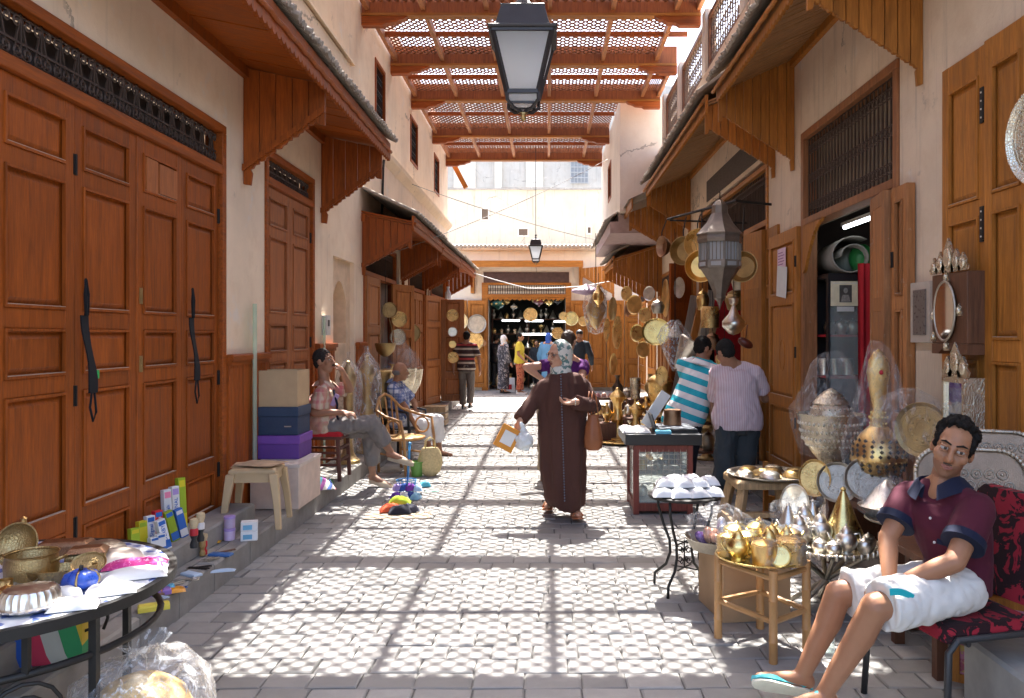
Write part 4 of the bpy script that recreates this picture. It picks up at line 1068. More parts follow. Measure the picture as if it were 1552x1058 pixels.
def stubble(head, fr, k=1):
    r, f, u, _ = fr
    def fn(p):
        d = V(p) - head; return 1 if (-.125 * k < d.dot(u) < -.05 * k and d.dot(f) > .0 and d.length < .16 * k and abs(d.dot(u) + .0625) > .012 * (abs(d.dot(r)) < .022)) else 0
    return fn
sk1 = skin('tan_skin', (.32, .16, .088)); sk2 = skin('light_tan_skin', (.52, .3, .2)); sk3 = skin('brown_skin', (.34, .18, .11))

# ---- young man resting on a chair at the right
J = dict(head=at(1444, 680, 3.36), sl=at(1482, 772, 3.22), sr=at(1378, 752, 3.5), el=at(1447, 852, 3.1), er=at(1346, 815, 3.42), wl=at(1362, 884, 3.17), wr=at(1348, 884, 3.27),
         hl=at(1456, 893, 3.22), hr=at(1438, 884, 3.44), kl=at(1326, 920, 3.08), kr=at(1270, 900, 3.4), al=at(1250, 1050, 3.2), ar=at(1216, 1022, 3.44),
         tl=at(1175, 1078, 3.12), tr=at(1152, 1028, 3.42), mid=at(1452, 832, 3.36))
fg = Fig('person', 'young man in maroon polo shirt and white shorts slumped on a floral chair', (1.62, 3.35, 0), J, (-.8, -.6, 0), 1.0, None, .012, (-.5, -.86, -.08), (.30, -.05, .95))
fg.J['upr'] = V((.4, .75, .5)); fg.gaze = fg.hr[0] * -.0035
fg.body([sk1, skin('stubble_skin', (.22, .11, .065))], .0062, {'l': ((-.8, .05, -.25), (0, .3, -.9), 1, .55), 'r': ((-.35, -.35, -.8), (.2, -.6, .1), -1, .6)}, it=6, matfn=stubble(fg.J['head'], fg.hr))
fg.brows(hair_k); fg.hair(hair_k, 'curly', .006)
polo = fabric('maroon_knit', (.07, .01, .022)); navy = fabric('navy_rib', (.008, .011, .03))
fg.shirt(polo, -.12, .66,   .012, .008, .004, 'polo_shirt', navy, .074, .077, cuff=navy)
fg.legs(fabric('white_twill', (.62, .6, .57)), .46, .018, .1, .1, .1, .008, .009, 'shorts', .05)
fg.shoes(mat('turquoise_canvas', (.09, .48, .52), .8), mat('cream_rubber', (.62, .6, .5), .7))
r_, f_, u_, _ = frame(fg.fwd, fg.up); ch = fg.N
q = MB()
for k in range(3): q.ell(ch + f_ * (.112 - .004 * k) - u_ * (.05 + .05 * k) + r_ * .0, (.006, .006, .006), n=8, k=6)
q.build('shirt_buttons', white_m, fg.root, smooth=True)
pk = MB().obox(ch + f_ * .122 - u_ * .15 - r_ * .07, (.1, .012, .022), frame(fg.fwd, u_ + r_ * -.2)[3]).build('pocket_trim', navy, fg.root, bevel=.004)
q = MB(); random.seed(9)                                         # short beard stubble round the mouth
hr_, hf_, hu_, hM = fg.hr; hh = fg.J['head']
q.caps(hh + hf_*.1005 - hu_*.048 - hr_*.016, hh + hf_*.103 - hu_*.046, .0028, .0034, 6); q.caps(hh + hf_*.103 - hu_*.046, hh + hf_*.1005 - hu_*.048 + hr_*.016, .0034, .0028, 6)
q.build('thin_beard', hair_b, fg.root, smooth=True)
q = MB(); kl, hl = fg.J['kl'], fg.J['hl']; d_ = (hl - kl).normalized(); n_ = d_.cross(V((0,1,0))).normalized()
n_ = n_ if n_.z > 0 else -n_
pts = [kl + d_ * (.03 + .02 * k) + (n_ * .7 + V((0,-.75,0))).normalized() * .118 + V((0,0,-.006*k*k*.2)) for k in range(7)]
q.loft([[p + V((0,-.001,.012)) + n_*.002, p + V((0,-.004,-.012))] for p in pts], cap=False, close=False).build('turquoise_stripe', fabric('turquoise_stripe', (.02, .38, .42)), fg.root)

# ---- woman in a brown djellaba walking up the street
D = 6.9; B = (0.12, 6.95, 0)
J = dict(head=at(847, 538, D), sl=at(885, 586, D + .05), sr=at(824, 588, D), el=at(900, 616, D - .02), er=at(806, 612, D - .05), wl=at(872, 609, D - .26), wr=at(788, 638, D - .15),
         hl=at(866, 655, D), hr=at(838, 655, D), kl=at(862, 720, D), kr=at(846, 715, D + .05), al=at(872, 770, D - .02), ar=at(832, 757, D + .3), tl=at(877, 781, D - .2), tr=at(829, 768, D + .1))
fg = Fig('person', 'woman in brown djellaba and flowered headscarf walking up the street', B, J, (-.05, -1, 0), 1.03, None, .02, (-.8, -.6, -.12))
fg.body(sk2, .009, {'l': ((-.9, -.3, -.1), (-.1, -.3, .9), 1, .7), 'r': ((-.3, -.2, -.9), (.6, .5, 0), -1, .6)}, it=4)
fg.hair(fabric('flowered_silk', (.62, .6, .54), 'print', ((.12, .2, .19),), .03), 'scarf', .009)
djm = fabric('brown_djellaba_cloth', (.078, .034, .026)); dj = MB(); rings = []
for y_, xa, xb, dd in ((562, 840, 866, .07), (568, 832, 880, .1), (580, 822, 889, .13), (600, 818, 890, .16), (630, 815, 889, .165), (660, 814, 889, .17), (690, 816, 889, .175), (715, 820, 888, .18), (740, 824, 887, .185), (757, 825, 886, .19), (767, 830, 885, .185)):
    c_ = at((xa + xb) / 2, y_, D) - V(B); w_ = (xb - xa) / 2 / 1200 * D; ph = y_ * .004
    rings.append([c_ + V((w_ * math.cos(a), dd * math.sin(a), 0)) * (1 + (.05 * math.sin(7 * a + ph * 3) + .03 * math.sin(11 * a - ph * 5)) * min(1, max(0, (y_ - 590) / 120))) + V((0, 0, (.025 * math.sin(a * 2 + 1)) if y_ > 750 else 0)) for a in [2 * math.pi * i / 48 for i in range(48)]])
dj.loft(rings)
j = fg.J
for q, lw in (('l', .07), ('r', .075)):
    dj.ell(j['s' + q], (.075,) * 3); dj.caps(j['s' + q], j['e' + q], .075, .07); w_ = j['e' + q].lerp(j['w' + q], .93); dj.ell(j['e' + q], (.07,) * 3); dj.cone(j['e' + q], w_, .07, .062, 18)
dj.caps(fg.N + V((0,0,.02)), j['sl'], .06, .07); dj.caps(fg.N + V((0,0,.02)), j['sr'], .06, .07)
remesh(dj, 'djellaba', djm, fg.root, .0095, 2, .012, 6, (1.2, 1.2, .35), seed=2)
br = MB()
for i in range(46):
    y_ = 570 + i * 4.2; D2 = D - (.13 + .055 * min(1, i / 12) + .012); p = at(850 + (i * .13) , y_, D2) - V(B)
    br.ell(p, (.006, .005, .009), n=6, k=4)
br.build('braided_front_trim', mat('grey_blue_braid', (.13, .15, .2), .8), fg.root, smooth=True)
cm = MB(); nb = fg.N + V((0, -.02, .06))
cm.loft([[nb + V((math.cos(a) * r_, math.sin(a) * r_ * .9, z_ - .03 * max(0, -math.sin(a)))) for a in [2 * math.pi * i / 24 for i in range(24)]] for r_, z_ in ((.105, -.02), (.09, .025), (.1, .01))], cap=False).build('collar', djm, fg.root, smooth=True)
q = MB()
for sg in (-1, 1): 
    e = fg.J['head'] + fg.hr[1] * .098 * .96 + fg.hr[2] * .012 + fg.hr[0] * .033 * sg; q.tube([e + fg.hr[0] * .022 * math.cos(a) + fg.hr[2] * .018 * math.sin(a) for a in [k * math.pi / 8 for k in range(16)]], .0018, 5, closed=True)
    q.tube([e + fg.hr[0] * .022 * sg, e + fg.hr[0] * .045 * sg - fg.hr[1] * .09], .0018, 5)
q.build('glasses', hair_b, fg.root)
fg.shoes(mat('orange_brown_sandal', (.4, .14, .06), .6), None, 'sandal')
MB().tube([fg.J['wl'] + V((0, .0, 0)) + V((.0, math.cos(a) * .028, math.sin(a) * .028)) for a in [k * math.pi / 6 for k in range(12)]], .006, 6, closed=True).build('bracelet', silver, fg.root, smooth=True)
# what she carries
hb = thing('handbag', 'tan leather shoulder bag hanging from the arm of the woman in brown', 'handbag', at(899, 682, D - .12))
b = MB(); rings = []
for z_, w_, d_ in ((0, .05, .04), (.02, .075, .06), (.1, .08, .065), (.2, .065, .05), (.28, .045, .03), (.3, .04, .02)):
    rings.append([V((w_ * math.cos(a) * (1 + .06 * math.sin(5 * a + z_ * 20)), d_ * math.sin(a) * (1 + .08 * math.sin(6 * a)), z_)) for a in [2 * math.pi * k / 24 for k in range(24)]])
b.loft(rings).build('bag', mat('tan_leather', (.3, .1, .035), .5, bump=.3), hb, smooth=60)
for dx in (-.012, .018): MB().tube([(-.03 + dx, 0, .28), (-.035 + dx, -.01, .4), (-.02 + dx, .0, .5), (.005 + dx, .03, .46), (.03 + dx, .02, .28)], .006, 6).build('strap', MATS['tan_leather'], hb, smooth=True)
ob = thing('paper_bag', 'orange and white flat box held low by the woman in brown', 'box', at(769, 664, D - .2))
ob.rotation_euler = (0, R(28), R(8))
MB().box(-.085, .085, -.02, .02, -.1, .1).build('box_body', mat('orange_card', (.75, .3, .03), .6), ob, bevel=.004)
MB().box(-.05, .055, -.023, -.0205, -.055, .06).build('white_panel', white_m, ob)
pb = thing('plastic_bag', 'small filled white plastic bag held by the woman in brown', 'bag', at(795, 684, D - .22))
b = MB().ell((0, 0, .085), (.075, .06, .085)).caps((-.0, 0, .15), (-.03, 0, .24), .03, .012)
remesh(b, 'bag', mat('translucent_white_plastic', (.75, .78, .78), .25, bump=.6), pb, .009, 1, .012, 22)

# ---- man with a moustache on the left chair
D = 7.9; B = (-2.2, 7.9, .17)
J = dict(head=at(491, 547, D), sr=at(487, 596, D - .17), sl=at(498, 590, D + .2), er=at(476, 626, D - .22), wr=at(518, 625, D - .22), el=at(530, 590, D + .2), wl=at(519, 563, D + .08),
         hr=at(487, 650, D - .09), hl=at(488, 648, D + .1), kr=at(563, 640, D + .0), kl=at(561, 652, D + .25), al=at(565, 720, D + .46), tl=at(591, 737, D + .42), ar=at(592, 685, D + .12), tr=at(622, 701, D + .1), mid=at(482, 625, D))
fg = Fig('person', 'man with moustache in pink checked shirt sitting cross-legged on the left', B, J, (1, -.1, 0), 1.0, None, .05, (.97, -.2, .05))
fg.body(sk3, .0085, {'r': ((.9, .1, -.1), (0, .3, -.9), -1, .6), 'l': ((-.5, -.3, .75), (-.8, 0, -.5), 1, 1.0)}); fg.hair(hair_g if False else mat('dark_greying_hair', (.03, .026, .024), .8, spec=.1, scale=60, bump=.6), 'short'); fg.brows(hair_k)
hr_, hf_, hu_, hM = fg.hr; hh = fg.J['head']
MB().caps(hh + hf_*.102 - hu_*.046 - hr_*.024, hh + hf_*.106 - hu_*.044, .006, .008, 8).caps(hh + hf_*.106 - hu_*.044, hh + hf_*.102 - hu_*.046 + hr_*.024, .008, .006, 8).build('moustache', hair_k, fg.root, smooth=True)
fg.shirt(fabric('pink_check', (.6, .48, .36), 'plaid', ((.5, .1, .13), (.42, .3, .2), (.6, .52, .42)), .11), -.2, .8, .018, .01, .012, 'shirt', fabric('pink_check', 0), .07, .075)
fg.legs(fabric('grey_slacks', (.2, .18, .17)), .86, .014, .1, .082, .085, .011, .012)
fg.shoes(mat('cream_leather', (.62, .5, .34), .6), None, 'slipper')
q = MB().tube([fg.N + V((.11, -.1, .02)), fg.N + V((.16, -.14, -.12)), fg.P.lerp(fg.N, .4) + V((.17, -.13, 0)), fg.P + V((.2, -.1, .08))], .012, 6); q.build('dark_strap', navy, fg.root, smooth=True)
MB().obox(fg.N + V((.13, -.12, -.08)), (.05, .02, .13), rotm('Y', 25)).build('lavender_tag', fabric('lavender_cloth', (.42, .3, .5)), fg.root, bevel=.01)

# ---- bald man further up on the left
D = 10.2; B = (-1.8, 10.2, 0)
J = dict(head=at(607, 563, D), sr=at(594, 588, D - .1), sl=at(606, 586, D + .26), er=at(614, 617, D - .18), wr=at(628, 643, D - .12), el=at(628, 610, D + .3), wl=at(634, 634, D + .2),
         hr=at(604, 640, D - .08), hl=at(606, 638, D + .12), kr=at(642, 643, D), kl=at(663, 637, D + .2), ar=at(650, 676, D + .1), al=at(666, 683, D + .3), tr=at(664, 686, D + .06), tl=at(684, 690, D + .28))
fg = Fig('person', 'bald man in blue checked shirt and white trousers sitting further up on the left', B, J, (.98, .15, 0), 1.0, None, .03, (.9, .4, -.08))
fg.body(sk1, .011); fg.hair(hair_g, 'fringe')
fg.shirt(fabric('blue_check', (.55, .57, .62), 'plaid', ((.03, .06, .2), (.07, .12, .3)), .07), -.2, .8, .018, .012, .01, 'shirt', fabric('blue_check', 0), .07, .075)
fg.legs(fabric('white_cotton', (.72, .71, .7)), .84, .014, .1, .085, .08, .012, .012); fg.shoes(mat('brown_sandal', (.1, .04, .02), .6), None, 'sandal')

# ---- man walking away
b = gp(707, 621); J, f = standing(b, 1.68, 6, stride=.1, arms=((.05, .02), (.05, -.02)))
fg = Fig('person', 'man in striped polo shirt and grey trousers walking away up the street', b, J, f, .97, None, .03)
fg.body(sk3, .013, face=False); fg.hair(hair_k, 'short', .012)
fg.shirt(fabric('wide_dark_stripes', (.1,.1,.1), 'stripes', ((.05,.03,.03), (.05,.03,.03), (.5,.42,.33), (.06,.03,.03), (.36,.05,.05), (.05,.03,.03), (.5,.42,.33)), .3), -.15, .75, .014, .014, .008, 'polo_shirt', None, .07, .075)
fg.legs(fabric('grey_brown_slacks', (.16, .14, .12)), .97, .014, .1, .08, .078, .013, .01); fg.shoes(black_m)

# ---- two men bending over the goods of a stall
D = 8.3; B = (1.45, 8.3, 0)
J = dict(head=at(1066, 528, D), sl=at(1036, 552, D + .12), sr=at(1092, 566, D - .2), er=at(1096, 620, D + .1), wr=at(1112, 640, D + .4), el=at(1050, 610, D + .4), wl=at(1090, 632, D + .6),
         hl=at(1020, 636, D + .02), hr=at(1050, 639, D - .1), kl=at(1015, 712, D), kr=at(1042, 714, D - .05), al=at(1012, 772, D + .05), ar=at(1045, 774, D - .1), tl=at(1030, 780, D + .1), tr=at(1062, 782, D - .05))
fg = Fig('person', 'man in white and turquoise striped shirt bending over the stall', B, J, (.8, .6, -.1), 1.03, None, .06, (.8, .5, -.3), (.25, .15, .9))
fg.body(sk3, .01); fg.hair(hair_k, 'short')
fg.shirt(fabric('turquoise_stripes', (.7,.7,.7), 'stripes', ((.72,.7,.7), (.03,.38,.48)), .125, rot=(0, R(-20), 0)), -.1, .7, .022, .011, .01, 'polo_shirt', fabric('turquoise_stripes', 0), .08, .085)
fg.legs(fabric('black_trousers', (.02, .02, .028)), .97, .014, .1, .08, .075, .012, .01); fg.shoes(black_m)
D = 7.75; B = (1.8, 7.75, 0)
J = dict(head=at(1099, 534, D), sl=at(1086, 563, D + .05), sr=at(1144, 563, D), er=at(1160, 605, D + .12), wr=at(1150, 596, D + .4), el=at(1082, 618, D + .3), wl=at(1082, 640, D + .5),
         hl=at(1102, 642, D), hr=at(1135, 642, D), kl=at(1098, 710, D - .05), kr=at(1128, 710, D + .05), al=at(1086, 748, D + .0), ar=at(1122, 752, D + .1), tl=at(1090, 760, D + .16), tr=at(1130, 760, D + .24))
for k_ in ('al', 'ar', 'tl', 'tr'): J[k_].z = .09 if k_[0] == 'a' else .035
fg = Fig('person', 'man in pale pink striped shirt and grey trousers with his back turned', B, J, (.15, 1, -.1), 1.03, None, .06, (-.3, .85, -.4), (-.15, .2, .95))
fg.body(sk3, .01, face=False); fg.hair(mat('salt_black_hair', (.022, .02, .019), .8, spec=.1, scale=60, bump=.6), 'short')
fg.shirt(fabric('pale_pink_stripes', (.6,.5,.52), 'stripes', ((.58,.42,.46), (.66,.55,.58)), .022, rot=(0, R(90), 0)), -.12, .75, .032, .011, .012, 'shirt', None, .074, .08)
fg.legs(fabric('slate_trousers', (.05, .058, .065)), .98, .018, .112, .095, .088, .012, .012); fg.shoes(black_m)

# ---- person in purple behind the woman in brown
D = 8.7; B = (.05, 8.7, 0)
J, f = standing(B, 1.68, 20, lean=(.05, .1))
J.update(head=at(862, 517, D), sl=at(836, 553, D), sr=at(884, 553, D + .1), el=at(797, 556, D - .1), wl=at(826, 578, D - .05))
fg = Fig('person', 'person in purple shirt and khaki trousers standing with arm akimbo behind the woman in brown', B, J, f, .98)
fg.body(sk2, .011, face=False); fg.hair(hair_b, 'short', .011); fg.shirt(fabric('purple_jersey', (.09, .015, .12)), -.1, .45, .014, .012, .008, 'shirt', None, .07, .075)
fg.legs(fabric('khaki_cotton', (.42, .33, .23)), .97, .014, .1, .08, .08, .013, .01); fg.shoes(mat('tan_shoe', (.25, .15, .08), .6))

# ---- people at the far shop
def far(px, D, h, hd, label, sk, shirtm, legm, hairm, hk='short', robe=None, lean=(0,0), arms=((.03,.05),(.03,.05)), shoe=black_m, long=.9):
    b = V(((px - 830) / 1200 * D, D, 0)); J, f = standing(b, h, hd, lean=lean, arms=arms)
    g = Fig('person', label, b, J, f, h / 1.75, None, .02); g.body(sk, .018, face=False, it=3); g.hair(hairm, hk, .015)
    if robe:
        m = MB(); P = g.P; m.cone((0, 0, .12), P, .2, .19, 20, sy=.75, side=(g.fwd.y, -g.fwd.x, 0)); g.loft(m, -.1, 1.02, .025)
        for q in 'lr': m.caps(g.J['s'+q], g.J['e'+q], .075, .07); m.cone(g.J['e'+q], g.J['e'+q].lerp(g.J['w'+q], .9), .07, .06)
        remesh(m, 'robe', robe, g.root, .018, 2, .012, 7, (1,1,.4))
    else:
        g.shirt(shirtm, -.12, .7, .016, .017, .008, 'shirt', None, .07, .075, long=long); g.legs(legm, .97, .016, .1, .085, .085, .017, .01)
    g.shoes(shoe); return g
wht = fabric('white_scarf', (.7,.68,.66))
far(763, 21.8, 1.6, 60, 'woman in white headscarf and grey patterned robe at the far shop', sk2, None, None, wht, 'scarf', fabric('grey_print', (.12,.11,.12), 'print', ((.3,.28,.3), (.04,.04,.05)), .06))
far(787, 21.6, 1.66, 100, 'man in yellow top with blue sleeves and red patterned trousers at the far shop', sk1, fabric('yellow_blue', (.62,.48,.06)), fabric('red_print', (.3,.05,.03), 'print', ((.1,.03,.03), (.45,.15,.08)), .05), hair_k, arms=((.02,.2),(.02,.15)), long=0, shoe=white_m)
far(831, 21.5, 1.66, 20, 'woman in blue headscarf and pale blue coat facing the far shop', sk2, None, None, fabric('royal_blue_scarf', (.05,.12,.45)), 'scarf', fabric('sky_blue_coat', (.13,.3,.5)))
far(874, 18.2, 1.72, 15, 'man in dark shirt and dark cap turned towards the trays', sk3, fabric('dark_denim', (.035,.045,.06)), fabric('dark_denim', 0), black_m, 'cap', lean=(.05,.05))
far(752, 23.6, 1.6, 30, 'person in black standing inside the far shop on the left', sk3, black_m, black_m, hair_k)
far(814, 23.9, 1.45, 200, 'shopkeeper in dark clothes deep inside the far shop', sk3, fabric('dark_denim', 0), black_m, hair_k)
# ================================================================ FURNITURE AND GOODS
def on(px, py, z):
    """photo pixel of a point known to lie at height z"""
    D = (1.6 - z) * 1200 / (py - 508); return V(((px - 830) / 1200 * D, D, z))
def lob(name, label, cat, prof, m, loc, n=24, group=None, rz=0, rot=None, smooth=42, **kw):
    """turned piece as one object of its own"""
    o = MB().lathe(prof, n, **kw).build(name, m, None, smooth, loc=loc, rz=rz)
    if rot is not None: o.rotation_euler = rot
    return tag(o, label, cat, group)
def sc(prof, r, h):
    """unit profile -> size"""
    a = max(p[0] for p in prof); b = max(p[1] for p in prof); return [(x / a * r, z / b * h) for x, z in prof]
P_URN = [(.0,0),(.6,0),(.62,.04),(.45,.08),(.22,.16),(.16,.3),(.2,.42),(.26,.46),(.2,.5),(.55,.62),(.86,.76),(.95,.88),(1,.97),(1.04,1),(.97,1),(.85,.86),(.4,.66),(0,.62)]
P_JAR = [(0,0),(.7,0),(.74,.03),(.85,.2),(1,.45),(.95,.62),(.75,.74),(.78,.78),(.8,.8),(.5,.9),(.2,.96),(.12,.98),(.14,1.0),(.06,1.06),(0,1.08)]
P_MUG = [(0,0),(.9,0),(.94,.04),(.9,.1),(1,.5),(1,.92),(1.04,1),(.95,1),(.9,.5),(.85,.08),(0,.07)]
P_VASE = [(0,0),(.55,0),(.58,.03),(.35,.08),(.5,.2),(.9,.36),(1,.46),(.85,.58),(.4,.72),(.26,.84),(.3,.93),(.5,1),(.44,1),(.2,.86),(0,.84)]
P_TALL = [(0,0),(1,0),(1,.03),(.75,.05),(.5,.1),(.38,.2),(.45,.3),(.62,.38),(.5,.46),(.38,.55),(.4,.68),(.6,.76),(.75,.82),(.55,.88),(.25,.94),(.14,.97),(.18,.985),(0,1)]
P_TAG = [(0,0),(.8,0),(1,.03),(1.02,.07),(.96,.1),(.98,.13),(.9,.17),(.62,.42),(.34,.7),(.16,.88),(.1,.93),(.14,.96),(.05,1),(0,1)]
P_DOME = [(0,0),(.96,0),(1,.12),(.98,.2),(.93,.28),(.85,.6),(.6,.88),(.3,.98),(0,1)]
P_TRAY = [(0,.02),(.86,.02),(.92,.1),(.985,.16),(1,.15),(1,.1),(.93,.03),(.87,0),(0,0)]
P_BOWL = [(0,0),(.45,0),(.5,.05),(.8,.35),(.97,.8),(1.03,1),(.96,1),(.75,.4),(.4,.1),(0,.08)]
def tray_prof(r, h=.03): return [(x * r, z / .16 * h) for x, z in P_TRAY]
def teapot(label, loc, m, h=.2, rz=0, group=None):
    t = thing('teapot', label, 'teapot', loc, rz, group); r = h * .36
    MB().lathe(sc([(0,0),(.6,0),(.62,.05),(.5,.09),(.85,.25),(1,.45),(.88,.63),(.55,.74),(.5,.76),(0,.77)], r, h * .72), 22).build('body', m, t, smooth=45)
    MB().lathe([(r*.55, h*.7), (r*.5, h*.76), (r*.3, h*.86), (r*.08, h*.92), (r*.12, h*.95), (.001, h)], 18).build('lid', m, t, smooth=45)
    MB().tube([(r*.85, 0, h*.28), (r*1.3, 0, h*.36), (r*1.5, 0, h*.55), (r*1.85, 0, h*.72)], [r*.24, r*.18, r*.12, r*.08], 8).build('spout', m, t, smooth=True)
    MB().tube([(-r*.75, 0, h*.62), (-r*1.35, 0, h*.66), (-r*1.5, 0, h*.45), (-r*1.2, 0, h*.28), (-r*.9, 0, h*.24)], r*.09, 6).build('handle', m, t, smooth=True)
    return t
def plate(label, c, r, normal, m, group=None, oval=1, name='tray', cat='tray', rim=None):
    """shallow metal tray hung or leaned; normal = where its face looks"""
    n = V(normal).normalized(); u = V((0,0,1)); x = u.cross(n).normalized(); y = n.cross(x); M3 = Matrix((x, y, n)).transposed()
    o = MB().lathe(tray_prof(r, r * .12), 32, (0,0,0), M3, sy=oval).build(name, m, None, 40, loc=c)
    o['label'] = label; o['category'] = cat
    if group: o['group'] = group
    q = MB()
    for k, rr in enumerate((.3, .56, .8)): q.tube([M3 @ V((r * rr * math.cos(a), r * rr * oval * math.sin(a), r * .02)) for a in [j * math.pi / 16 for j in range(32)]], r * .014, 5, closed=True)
    for k in range(12):
        a = k * math.pi / 6; q.ell(M3 @ V((r * .43 * math.cos(a), r * .43 * oval * math.sin(a), r * .018)), (r * .05, r * .05, r * .03), M3, 8, 5)
    q.build('embossed_pattern', rim or m, o, smooth=True); return o
def bagged(parent, prof, n=30, crinkle=.012, m=None, seed=1, top=None):
    """clear film draped round a turned piece"""
    b = MB().lathe(prof, n, (0,0,0)); out = []
    for (x, y, z) in b.v:
        d = noise.noise(V((x * 9 + seed, y * 9, z * 3))) * crinkle * 2 + noise.noise(V((x * 26, y * 26 + seed, z * 9))) * crinkle
        r = math.hypot(x, y); k = 1 + d / max(r, .03); out.append((x * k, y * k, z + d * .4))
    b.v = out
    f = [ff for ff in b.f if len(ff) == 4]; b.m = [0] * len(f); b.f = f
    return b.build('plastic_wrap', m or wrap, parent, smooth=True)
def packet(label, loc, sx, sy, h, m, rz=0, group=None, seed=0, name='packet', cat='packet', amp=.25):
    """soft filled packet"""
    mb = MB(); nx, ny = 16, 12; top = []; bot = []
    for j in range(ny + 1):
        for i in range(nx + 1):
            u, v = i / nx * 2 - 1, j / ny * 2 - 1
            b = (max(0, 1 - abs(u) ** 2.6) * max(0, 1 - abs(v) ** 2.6)) ** .6
            w = noise.noise(V((u * 2.3 + seed * 3.1, v * 2.3, seed))) * amp + noise.noise(V((u * 6 + seed, v * 6, seed))) * amp * .5
            mx = 1 + noise.noise(V((u + seed, v, 4))) * .06
            top.append((u * sx / 2 * mx, v * sy / 2 * mx, h * (.12 + .88 * b * (1 + w)))); bot.append((u * sx / 2 * mx, v * sy / 2 * mx, h * .1 * (1 - b)))
    W = nx + 1; fs = []
    for j in range(ny):
        for i in range(nx): fs.append((j*W+i, j*W+i+1, (j+1)*W+i+1, (j+1)*W+i))
    mb.add(top, fs).add(bot, [f[::-1] for f in fs])
    o = mb.build(name, m, None, smooth=True, loc=loc, rz=rz); return tag(o, label, cat, group)
def carton(name, label, loc, sx, sy, sz, m, rz=0, lid=0, cat='box', lidm=None):
    t = thing(name, label, cat, loc, rz)
    MB().box(-sx/2, sx/2, -sy/2, sy/2, 0, sz - lid).build('box_body', m, t, bevel=.004)
    if lid: MB().box(-sx/2 - .008, sx/2 + .008, -sy/2 - .008, sy/2 + .008, sz - lid, sz).build('lid', lidm or m, t, bevel=.004)
    return t
def text(s, size, m, parent, loc, rot, ext=.0008):
    c = bpy.data.curves.new('lettering', 'FONT'); c.body = s; c.size = size; c.extrude = ext; c.align_x = 'CENTER'; c.align_y = 'CENTER'; c.resolution_u = 2
    c.materials.append(m); t0 = bpy.data.objects.new('tmp', c); COL.objects.link(t0); me = bpy.data.meshes.new_from_object(t0.evaluated_get(bpy.context.evaluated_depsgraph_get())); bpy.data.objects.remove(t0)
    o = bpy.data.objects.new('lettering', me); COL.objects.link(o); o.parent = parent; o.location = loc; o.rotation_euler = rot; return o

def emboss(parent, prof, zs, m, n=26, k=.032):
    """bands of raised bosses following a turned profile"""
    q = MB()
    for z in zs:
        for (r0, z0), (r1, z1) in zip(prof, prof[1:]):
            if min(z0, z1) <= z <= max(z0, z1) and r0 + r1 > .02:
                r = r0 + (r1 - r0) * ((z - z0) / (z1 - z0) if z1 != z0 else 0)
                for j in range(n): a = 2 * math.pi * (j + .5 * (zs.index(z) % 2)) / n; q.ell((r * math.cos(a), r * math.sin(a), z), (r * k * 1.3, r * k * 1.3, r * k * 1.9), Matrix.Rotation(a, 3, 'Z'), 7, 5)
                break
    return q.build('embossed_band', m, parent, smooth=True, kind='stuff')
# ---------------------------------------------------------------- street lanterns
def street_lantern(label, loc, top_z, k=1.0, g=None):
    t = thing('street_lantern', label, 'lantern', loc); im = mat('lantern_iron', (.05, .045, .045), .5, .5)
    gm = MATS.get('frosted')
    if not gm:
        q = NT('frosted'); n = q.noise(q.coords(), 4, 4); q.bump(n, .1)
        q.out(Base_Color=q.mix(n, (.7,.73,.76), (.86,.88,.9)), Roughness=.3)
        tl_ = q.n('BsdfTranslucent', i0=(.9,.93,.96)); ms = q.n('MixShader', i0=.85); q.t.links.new(q.b.outputs[0], ms.inputs[1]); q.t.links.new(tl_.outputs[0], ms.inputs[2]); q.t.links.new(ms.outputs[0], q.t.nodes['Material Output'].inputs[0]); gm = MATS['frosted'] = q.m
    sq = lambda w, z: [(-w, -w, z), (w, -w, z), (w, w, z), (-w, w, z)]
    MB().loft([sq(.185*k, .42*k), sq(.19*k, .435*k), sq(.15*k, .445*k), sq(.12*k, .56*k), sq(.125*k, .57*k), sq(.05*k, .6*k), sq(.03*k, .63*k)]).build('roof', im, t, bevel=.004)
    MB().tube([(0,0,.63*k), (0,0,.68*k)], .016*k, 8).ell((0,0,.69*k), .026*k).tube([(0,0,.69*k), (0,0,top_z)], .008, 6).build('hanging_rod', im, t, smooth=40)
    f = MB(); a, b = .085*k, .165*k
    cs = [(-1,-1),(1,-1),(1,1),(-1,1)]
    for x, y in cs: f.bar((x*a, y*a, .1*k), (x*b, y*b, .43*k), .02*k)
    for i in range(4):
        p, q = cs[i], cs[(i+1)%4]
        f.bar((p[0]*a, p[1]*a, .1*k), (q[0]*a, q[1]*a, .1*k), .022*k); f.bar((p[0]*b, p[1]*b, .415*k), (q[0]*b, q[1]*b, .415*k), .022*k)
        w2 = .072*k
        f.bar((p[0]*w2*.9, p[1]*w2*.9, .045*k), (q[0]*w2*.9, q[1]*w2*.9, .045*k), .012*k)
        f.tube([(p[0]*a, p[1]*a, .1*k), (p[0]*a*1.02, p[1]*a*1.02, .055*k), (p[0]*a*.6, p[1]*a*.6, .02*k), (0, 0, .005*k)], .011*k, 6)
    f.build('frame', im, t)
    for i in range(4):
        p, q = cs[i], cs[(i+1)%4]; a2, b2 = a*.97, b*.97
        MB().add([(p[0]*a2, p[1]*a2, .105*k), (q[0]*a2, q[1]*a2, .105*k), (q[0]*b2, q[1]*b2, .41*k), (p[0]*b2, p[1]*b2, .41*k)], [(0,1,2,3)]).build('glass_pane', gm, t)
    MB().loft([sq(.065*k, .045*k), sq(.084*k, .1*k)], cap=False).build('lower_glass', gm, t)
    MB().lathe([(0,-.045*k),(.02*k,-.03*k),(.012*k,-.01*k),(.028*k,.0),(.0,.012*k)], 10).build('finial', brass_d, t, smooth=True)
    return t
